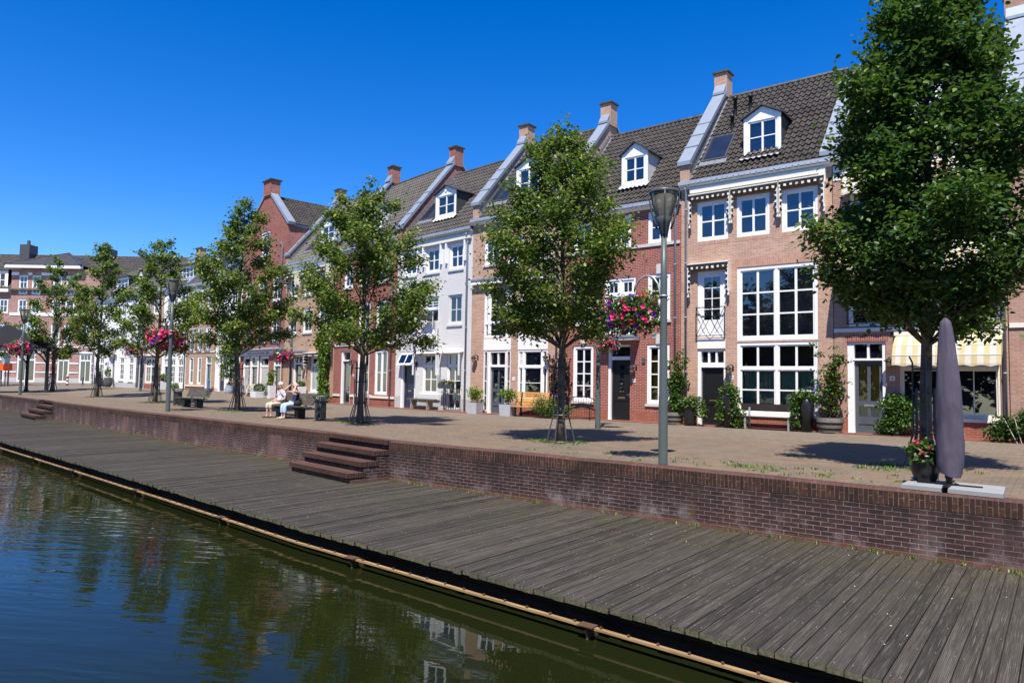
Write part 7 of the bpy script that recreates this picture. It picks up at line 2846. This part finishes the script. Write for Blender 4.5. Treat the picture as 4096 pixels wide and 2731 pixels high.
# cloth tied along the pole, its lower edge gathered and hanging down in folds
nu, nv = 18, 22
grid = []
for i in range(nu + 1):
    u = i / nu
    top = Vector((-0.01, -0.40 - 1.02 * u, 0.32 + 0.815 * u))
    bot = Vector((0.0, -0.52 - 0.22 * u, -0.22 + 0.16 * u))
    row = []
    for j in range(nv + 1):
        v = j / nv
        p = top.lerp(bot, v)
        f = math.sin(u * 10 + v * 1.5) * 0.10 * (0.15 + v)
        row.append((p.x + f + 0.05 * v, p.y + 0.05 * math.sin(u * 7 + 1) * v, p.z + 0.02 * math.sin(u * 10) * v))
    grid.append(row)
b = MB()
for i in range(nu):
    for j in range(nv):
        w_ = (j + 0.5) / nv + 0.10 * math.sin(i * 0.5)
        b.mi = 0 if w_ < 0.46 else (1 if w_ < 0.55 else 2)
        if i >= nu - 3 and 1 < j < 12:
            b.mi = 1
        b.poly([grid[i][j], grid[i + 1][j], grid[i + 1][j + 1], grid[i][j + 1]])
b.build('flag_cloth', [M['flag_red'], M['flag_white'], M['flag_blue']], fl, True)
pn = empty('orange_pennant', h16(2.0, -1.62, 4.75), H16.rz, 'long thin orange pennant hanging beside the red white and blue flag', 'pennant')
b = MB()
pts = []
for k in range(13):
    v = k / 12
    w_ = 0.085 * (1 - v) + 0.01
    x_ = 0.05 * math.sin(v * 5)
    pts.append(((x_ - w_, 0.03 * math.sin(v * 9), 0.25 - v * 1.3), (x_ + w_, 0.03 * math.cos(v * 9), 0.25 - v * 1.3)))
for p, q in zip(pts, pts[1:]):
    b.poly([p[0], p[1], q[1], q[0]])
b.tube([(-.10, 0, 0.26), (.12, 0.1, 0.27)], 0.012, 5)
b.build('cloth', M['orange_cloth'], pn, True)
b = MB()
b.prism([(-0.02, 0.62), (0.12, 0.60), (0.30, 0.42), (0.62, 0.05), (0.64, -0.1), (0.02, -0.72), (-0.62, -0.02), (-0.6, 0.1), (-0.38, 0.22), (-0.30, 0.16)][::-1], 'y', -0.02, 0.02)
ht = b.build('heart_sign', M['heart_white'], loc=h16(2.95, -0.22, 3.78))
ht.rotation_euler = (0, 0, H16.rz)
tag(ht, 'white heart shaped board hung on the white balcony railing', 'sign')
b = MB()
b.prism([(-0.33, -0.05), (0.05, 0.30), (0.36, -0.05)][::-1], 'y', -0.02, 0.02)
hb = b.build('heart_board', M['heart_white'], loc=h16(2.93, -0.20, 4.15))
hb.rotation_euler = (0, 0, H16.rz)
tag(hb, 'small white pointed board above the heart shaped board on the balcony railing', 'sign')

# ------------------------------------------------------------------ far left: pavilion, car, bollards, signs
pv = empty('pavilion', (-65.0, 18.9, 0.0), 0, 'dark open pavilion with hipped roof and white scalloped valance at the left edge', 'pavilion')
R_, ez, az_ = 2.7, 3.55, 5.3
b = MB()
b.mi = 0
for k in range(4):
    a0, a1 = k * math.pi / 2 + math.pi / 4, (k + 1) * math.pi / 2 + math.pi / 4
    r = R_ * 1.414
    p, q = (r * math.cos(a0), r * math.sin(a0), ez), (r * math.cos(a1), r * math.sin(a1), ez)
    b.poly([p, q, (0, 0, az_)])
    b.poly([(p[0], p[1], ez - .1), (0, 0, az_ - .1), (q[0], q[1], ez - .1)])
    b.poly([(p[0], p[1], ez - .1), (q[0], q[1], ez - .1), q, p])
b.build('roof', M['black_roofing'], pv)
for k, (sx, sy) in enumerate(((1, 1), (1, -1), (-1, 1), (-1, -1))):
    b = MB()
    x, y = sx * 2.15, sy * 2.15
    b.tube([(x, y, 0), (x, y, 0.15), (x, y, 0.2), (x, y, 3.5)], [0.22, 0.18, 0.13, 0.12], 10)
    for dx, dy in ((-sx, 0), (0, -sy)):
        b.tube([(x, y, 2.2), (x + dx * .35, y + dy * .35, 2.75), (x + dx * 0.95, y + dy * .95, 3.3)], 0.06, 6)
        b.tube([(x, y, 2.9), (x + dx * .5, y + dy * .5, 3.25)], 0.05, 6)
    b.build('post', M['iron'], pv)
b = MB()
for sx, sy in ((1, 0), (-1, 0), (0, 1), (0, -1)):
    n = 22
    for k in range(n):
        a = -2.15 + 4.3 * k / n
        c = (sx * 2.15, a) if sx else (a, sy * 2.15)
        e = (sx * 2.15, a + .13) if sx else (a + .13, sy * 2.15)
        b.poly([(c[0], c[1], 3.25), (e[0], e[1], 3.25), (e[0], e[1], 3.45), (c[0], c[1], 3.45)])
b.build('valance', M['white_paint'], pv)


def make_bollard():
    b = MB()
    b.mi = 0
    b.lathe([(0.13, 0), (0.13, 0.12), (0.11, 0.15), (0.11, 0.95), (0.12, 0.98), (0.12, 1.04), (0.08, 1.1), (0.02, 1.12)], 14)
    return b.build('bollard', M['stripe_post'], None, True)


bo = make_bollard()
for i, (loc, lab) in enumerate((((-82.9, 27.9, .3), 'red and white striped bollard left of the farthest tree trunk'), ((-83.7, 30.0, .3), 'red and white striped bollard between the farthest tree and the car'), ((-81.5, 27.4, .3), 'red and white striped bollard right beside the farthest tree guard'))):
    o = bo if i == 0 else bo.copy()
    if i:
        COL.objects.link(o)
    o.location = loc
    tag(o, lab, 'bollard', 'striped bollards')
b = MB()
b.lathe([(0.1, 0), (0.1, 0.9), (0.06, 0.96)], 12)
o = b.build('bollard', M['pole_paint'], loc=(-85.6, 32.2, .3))
tag(o, 'plain dark grey bollard behind the silver car', 'bollard')

car = empty('parked_car', (-93.4, 36.6, 0.3), 0.0, 'silver hatchback seen from behind, half hidden by the wide white house', 'car')
b = MB()
side = [(0.0, 0.35), (0.02, 0.62), (0.10, 0.86), (0.42, 1.36), (0.9, 1.47), (1.9, 1.46), (2.75, 0.98), (3.7, 0.82), (3.85, 0.6), (3.85, 0.32), (3.4, 0.25), (0.3, 0.25)]
W_ = 0.86
ins = [0.0, 0.0, 0.03, 0.14, 0.19, 0.19, 0.05, 0.03, 0.04, 0.02, 0, 0]
Lp = [(-W_ + i, p[0], p[1]) for p, i in zip(side, ins)]
Rp = [(W_ - i, p[0], p[1]) for p, i in zip(side, ins)]
n = len(side)
for i in range(n):
    j = (i + 1) % n
    b.poly([Lp[i], Lp[j], Rp[j], Rp[i]])
b.poly(Lp)
b.poly(Rp[::-1])
b.build('body', M['car_paint'], car)
b = MB()
b.poly([(-.66, .125, .93), (.66, .125, .93), (.60, .385, 1.34), (-.60, .385, 1.34)])
b.v = [(v[0], v[1] - .02, v[2] + .015) for v in b.v]
b.build('rear_window', M['glass'], car)
for sg in (-1, 1):
    b = MB()
    x = W_ - 0.005
    b.poly([(sg * (x - .01), .55, .98), (sg * (x - .01), 1.75, .98), (sg * (x - .13), 1.65, 1.38), (sg * (x - .13), .75, 1.38)])
    b.build('side_window', M['glass'], car)
    b = MB()
    b.prism([(-0.02, .66), (-0.02, .86), (0.10, .95), (.22, .8), (.2, .64)][::-1], 'x', sg * (W_ - .14), sg * (W_ + .012))
    b.build('tail_light', M['tail_light'], car)
    for y in (0.62, 3.15):
        b = MB()
        b.tube([(sg * (W_ - .18), y, .30), (sg * (W_ + .015), y, .30)], 0.30, 18)
        t_ = b.build('wheel', M['rubber'], car)
        b = MB()
        b.tube([(sg * (W_ + .0), y, .30), (sg * (W_ + .02), y, .30)], 0.18, 14)
        b.build('rim', M['steel'], t_)
b = MB()
b.box(-.27, .27, -.025, .0, .66, .78)
b.build('number_plate', M['plate_yellow'], car)
b = MB()
b.box(-.84, .84, -.06, .1, .34, .54)
b.build('bumper', M['car_paint'], car)
car.rotation_euler = (0, 0, 0.12)

sp_ = empty('sign_post', (-87.6, 25.5, .25), 0.6, 'blank grey square sign on a thin post left of the leftmost street lamp', 'sign')
b = MB()
b.tube([(0, 0, 0), (0, 0, 3.4)], 0.045, 8)
b.build('post', M['iron'], sp_)
b = MB()
b.box(-.48, .48, -.05, -.047, 2.3, 3.35)
b.build('panel', M['galvanised'], sp_)
fp_ = empty('banner_pole', (-81.4, 25.4, .25), 0.6, 'white flagpole with pale blue banner behind the dark pavilion', 'flagpole')
b = MB()
b.tube([(0, 0, 0), (0, 0, 7.4)], [0.09, 0.06], 10)
b.build('pole', M['white_paint'], fp_)
b = MB()
pts = [(0.0, 7.3), (-0.25, 6.2), (-0.9, 5.0), (-1.15, 4.3), (0.35, 4.0), (0.35, 5.2), (0.12, 6.6)]
b.poly([(p[0], 0.06 * math.sin(p[1] * 3), p[1]) for p in pts])
b.build('banner', M['flag_pale_blue'], fp_)
ob = empty('orange_barrow', (-83.0, 23.6, .25), 0.5, 'orange container standing under the dark pavilion edge', 'container')
b = MB()
b.prism([(-.55, 1.5), (-.5, 2.15), (.5, 2.15), (.55, 1.5)], 'x', -1.2, 1.0)
b.build('tub', M['orange_paint'], ob)
b = MB()
for sx in (-.9, .7):
    for sy in (-.4, .4):
        b.box(sx - .05, sx + .05, sy - .05, sy + .05, 0, 1.5)
b.build('frame', M['pole_paint'], ob)

# ------------------------------------------------------------------ the two people on the bench
def skinned(name, verts, edges, radii, mat, parent, sub=2):
    me = bpy.data.meshes.new(name)
    me.from_pydata(verts, edges, [])
    o = bpy.data.objects.new(name, me)
    COL.objects.link(o)
    md = o.modifiers.new('skin', 'SKIN')
    md.use_smooth_shade = True
    for i, r in enumerate(radii):
        sv = me.skin_vertices[0].data[i]
        sv.radius = r if isinstance(r, tuple) else (r, r)
        sv.use_root = (i == 0)
    sb = o.modifiers.new('sub', 'SUBSURF')
    sb.levels = sub
    sb.render_levels = sub
    dg = bpy.context.evaluated_depsgraph_get()
    dg.update()
    m2 = bpy.data.meshes.new_from_object(o.evaluated_get(dg))
    bpy.data.objects.remove(o)
    m2.name = name
    m2.materials.clear()
    m2.materials.append(mat)
    m2.polygons.foreach_set('use_smooth', [True] * len(m2.polygons))
    o = bpy.data.objects.new(name, m2)
    COL.objects.link(o)
    o.parent = parent
    return o


class Sk:
    def __init__(self):
        self.v, self.e, self.r = [], [], []

    def add(self, p, r, frm=None):
        self.v.append(tuple(p))
        self.r.append(r)
        if frm is not None:
            self.e.append((frm, len(self.v) - 1))
        return len(self.v) - 1

    def chain(self, pts, rs, frm):
        for p, r in zip(pts, rs):
            frm = self.add(p, r, frm)
        return frm


def hand(sk, wrist, frm, d, n, side):
    """palm and five fingers along d; n = palm normal; side = thumb direction"""
    d, n, side = Vector(d).normalized(), Vector(n).normalized(), Vector(side).normalized()
    w = Vector(wrist)
    pc = sk.add(w + d * 0.05, (0.030, 0.016), frm)
    for k, (o, l) in enumerate(((0.028, 0.066), (0.010, 0.076), (-0.009, 0.070), (-0.027, 0.054))):
        b = w + d * 0.085 + side * o
        i = sk.add(b, 0.0095, pc)
        sk.chain([b + d * l * .55 + n * .006, b + d * l * 0.95 + n * 0.022], [0.0088, 0.007], i)
    b = w + d * 0.035 + side * 0.036
    i = sk.add(b, 0.011, pc)
    sk.chain([b + d * 0.03 + side * 0.014 + n * .01], [0.008], i)


def person(loc, rz, label, pose):
    root = empty('person', loc, rz, label, 'person', 'people sitting on the bench')
    # local frame: -y is forward, seat surface at z = 0.45
    hz = 0.53
    s = Sk()
    pel = s.add((0, 0.02, hz), (0.14, 0.11))
    ch = s.chain([(0, 0.05, hz + 0.16), (0, 0.07, hz + 0.32), (0, 0.06, hz + 0.45)], [(0.125, 0.10), (0.145, 0.105), (0.12, 0.08)], pel)
    nk = s.chain([(0, 0.045, hz + 0.53)], [0.052], ch)
    hd = Vector(pose['head'])
    fw = Vector(pose['face']).normalized()
    upv_ = Vector((0, 0, 1))
    h1 = s.chain([hd - upv_ * 0.045 - fw * .005, hd + upv_ * 0.04, hd + upv_ * 0.105], [0.072, 0.088, 0.055], nk)
    ns = s.add(hd + fw * 0.098 - upv_ * 0.005, 0.015, len(s.v) - 2)
    chin = s.add(hd + fw * 0.05 - upv_ * 0.09, 0.036, len(s.v) - 4)
    side = fw.cross(upv_).normalized()
    for sg in (-1, 1):
        s.add(hd + side * sg * 0.088 + upv_ * 0.005, 0.017, h1 - 1)
    for sg in (-1, 1):
        hip = s.add((sg * 0.09, -0.03, hz - 0.005), 0.088, pel)
        kn, an, toe = pose['leg'][0 if sg < 0 else 1]
        k = Vector(kn)
        a = Vector(an)
        mid = Vector((sg * 0.09, -0.03, hz - .005)).lerp(k, 0.5)
        i = s.chain([mid, k, k.lerp(a, 0.35), k.lerp(a, 0.8), a], [0.078, 0.058, 0.055, 0.036, 0.034], hip)
        s.chain([a + (Vector(toe) - a) * 0.5 - upv_ * 0.03, Vector(toe)], [0.034, 0.028], i)
        sh = s.add((sg * 0.165, 0.06, hz + 0.43), 0.058, ch)
        el, wr, hd_d, hn, hs = pose['arm'][0 if sg < 0 else 1]
        e, w = Vector(el), Vector(wr)
        S0 = Vector((sg * 0.165, 0.06, hz + 0.43))
        i = s.chain([S0.lerp(e, 0.5), e, e.lerp(w, 0.4), w], [0.048, 0.040, 0.038, 0.026], sh)
        hand(s, w, i, hd_d, hn, hs)
    skinned('body', s.v, s.e, s.r, M['skin'], root, 2)
    # face details
    for sg in (-1, 1):
        b = MB()
        p = hd + fw * 0.082 + side * sg * 0.033 + upv_ * 0.022
        b.tube([p - fw * .006, p + fw * 0.004], 0.010, 8)
        b.build('eye', M['black_paint'], root, True)
    b = MB()
    p = hd + fw * 0.086 - upv_ * 0.052
    b.tube([p - side * .022, p + fw * .003, p + side * .022], [0.004, 0.008, 0.004], 6)
    b.build('mouth', M['lip'], root, True)
    # hair: cap of overlapping locks
    rng = np.random.default_rng(pose['seed'])
    b = MB()
    nn, mm = 20, 12
    back = -fw
    for i in range(mm + 1):
        th = math.radians(118) * i / mm
        for k in range(nn):
            a = 2 * math.pi * k / nn
            dirv = upv_ * math.cos(th) + (side * math.cos(a) + back * math.sin(a)) * math.sin(th)
            q = (hd + upv_ * 0.032)
            f = dirv.dot(fw)
            lim = 0.99 if f < 0.35 else 0.99
            rr = 0.113 + rng.normal(0, 0.004) + 0.006 * math.sin(a * 5 + i)
            if f > 0.30 and dirv.z < 0.62:       # keep the face free
                rr = 0.070
            b.v.append(tuple(q + dirv * rr * Vector((1, 1, 1)).x))
    for i in range(mm):
        for k in range(nn):
            k2 = (k + 1) % nn
            b.f.append((i * nn + k, i * nn + k2, (i + 1) * nn + k2, (i + 1) * nn + k))
            b.m.append(0)
    b.build('hair', M[pose['hair']], root, True)
    # top
    t = Sk()
    p0 = t.add((0, 0.02, hz + 0.02), (0.165, 0.135))
    c1 = t.chain([(0, 0.05, hz + 0.16), (0, 0.07, hz + 0.32), (0, 0.06, hz + 0.45)], [(0.15, 0.125), (0.165, 0.12), (0.13, 0.085)], p0)
    if pose['sleeve']:
        for sg in (-1, 1):
            e = Vector(pose['arm'][0 if sg < 0 else 1][0])
            S0 = Vector((sg * 0.165, 0.06, hz + 0.43))
            i = t.add(S0, 0.072, c1)
            t.chain([S0.lerp(e, 0.4), S0.lerp(e, 0.75)], [0.068, 0.068], i)
    skinned('top', t.v, t.e, t.r, M[pose['top']], root, 2)
    # trousers
    t = Sk()
    p0 = t.add((0, 0.02, hz - 0.0), (0.165, 0.125))
    for sg in (-1, 1):
        kn, an, toe = pose['leg'][0 if sg < 0 else 1]
        k, a = Vector(kn), Vector(an)
        H0 = Vector((sg * 0.09, -0.03, hz - .005))
        i = t.add(H0, 0.102, p0)
        t.chain([H0.lerp(k, .5), k, k.lerp(a, pose['hem'] * 0.5), k.lerp(a, pose['hem'])], [0.092, 0.076, 0.074, 0.072], i)
    skinned('trousers', t.v, t.e, t.r, M[pose['trousers']], root, 2)
    for sg in (0, 1):
        kn, an, toe = pose['leg'][sg]
        a, q = Vector(an), Vector(toe)
        t = Sk()
        i = t.add(a - upv_ * 0.035 + (a - q).normalized() * .03, 0.04)
        t.chain([a.lerp(q, .5) - upv_ * 0.02, q, q + (q - a).normalized() * Vector((1, 1, 0)).length * 0.02], [(0.044, 0.034), (0.045, 0.026), (0.03, .02)], i)
        skinned('shoe', t.v, t.e, t.r, M[pose['shoe']], root, 1)
    return root


hz = 0.53
# left person: upright, hands resting in the lap, face turned to the camera
person((-23.33, 15.60, 0), 0.0, 'person with short white hair, blue patterned blouse and beige trousers, hands in the lap', dict(
    head=(0.0, 0.02, hz + 0.665), face=(0.42, -1, -0.05), seed=1, hair='hair_white', top='floral_cloth', trousers='beige_cloth', shoe='shoe_brown', sleeve=True, hem=0.42,
    leg=[((-0.10, -0.46, 0.50), (-0.10, -0.44, 0.085), (-0.13, -0.62, 0.032)), ((0.09, -0.46, 0.50), (0.10, -0.40, 0.085), (0.13, -0.58, 0.032))],
    arm=[((-0.25, 0.06, hz + 0.17), (-0.09, -0.22, hz + 0.10), (0.5, -0.5, -0.05), (0, 0, -1), (0, -1, 0.2)), ((0.25, 0.06, hz + 0.17), (0.10, -0.22, hz + 0.10), (-0.5, -0.45, -0.02), (0, 0, -1), (0, -1, 0.2))]))
# right person: both hands raised to the temples
person((-22.42, 15.62, 0), 0.0, 'person with blond hair, navy sleeveless top, pale blue trousers, hands raised to the head', dict(
    head=(0.0, 0.0, hz + 0.65), face=(-0.15, -1, 0.08), seed=2, hair='hair_blond', top='navy_cloth', trousers='pale_blue_cloth', shoe='shoe_pale', sleeve=False, hem=0.72,
    leg=[((-0.09, -0.46, 0.50), (-0.10, -0.44, 0.085), (-0.12, -0.63, 0.032)), ((0.09, -0.46, 0.50), (0.08, -0.46, 0.085), (0.09, -0.65, 0.032))],
    arm=[((-0.30, -0.24, hz + 0.50), (-0.13, -0.10, hz + 0.70), (0.35, 0.35, 0.4), (0.9, 0, 0), (0, -1, 0.3)), ((0.31, -0.26, hz + 0.46), (0.15, -0.06, hz + 0.68), (-0.1, 0.8, 0.25), (-0.9, 0, 0), (0, -1, 0.5))]))
# dark bag on the lap side
bg_ = empty('shoulder_bag', (-22.23, 15.62, 0.46), 0.1, 'black bag lying on the bench beside the person with the navy top', 'bag')
b = MB()
b.lathe([(0.02, 0.0), (0.15, 0.02), (0.17, 0.10), (0.12, 0.2), (0.04, 0.23)], 14)
b.v = [(v[0] * 1.0, v[1] * 0.85 - .02, v[2]) for v in b.v]
b.build('pouch', M['black_cloth'], bg_, True)
b = MB()
b.tube([(-.1, -.05, .18), (-.05, -.02, .3), (.05, .02, .3), (.1, .05, .18)], 0.012, 5)
b.build('strap', M['black_cloth'], bg_, True)
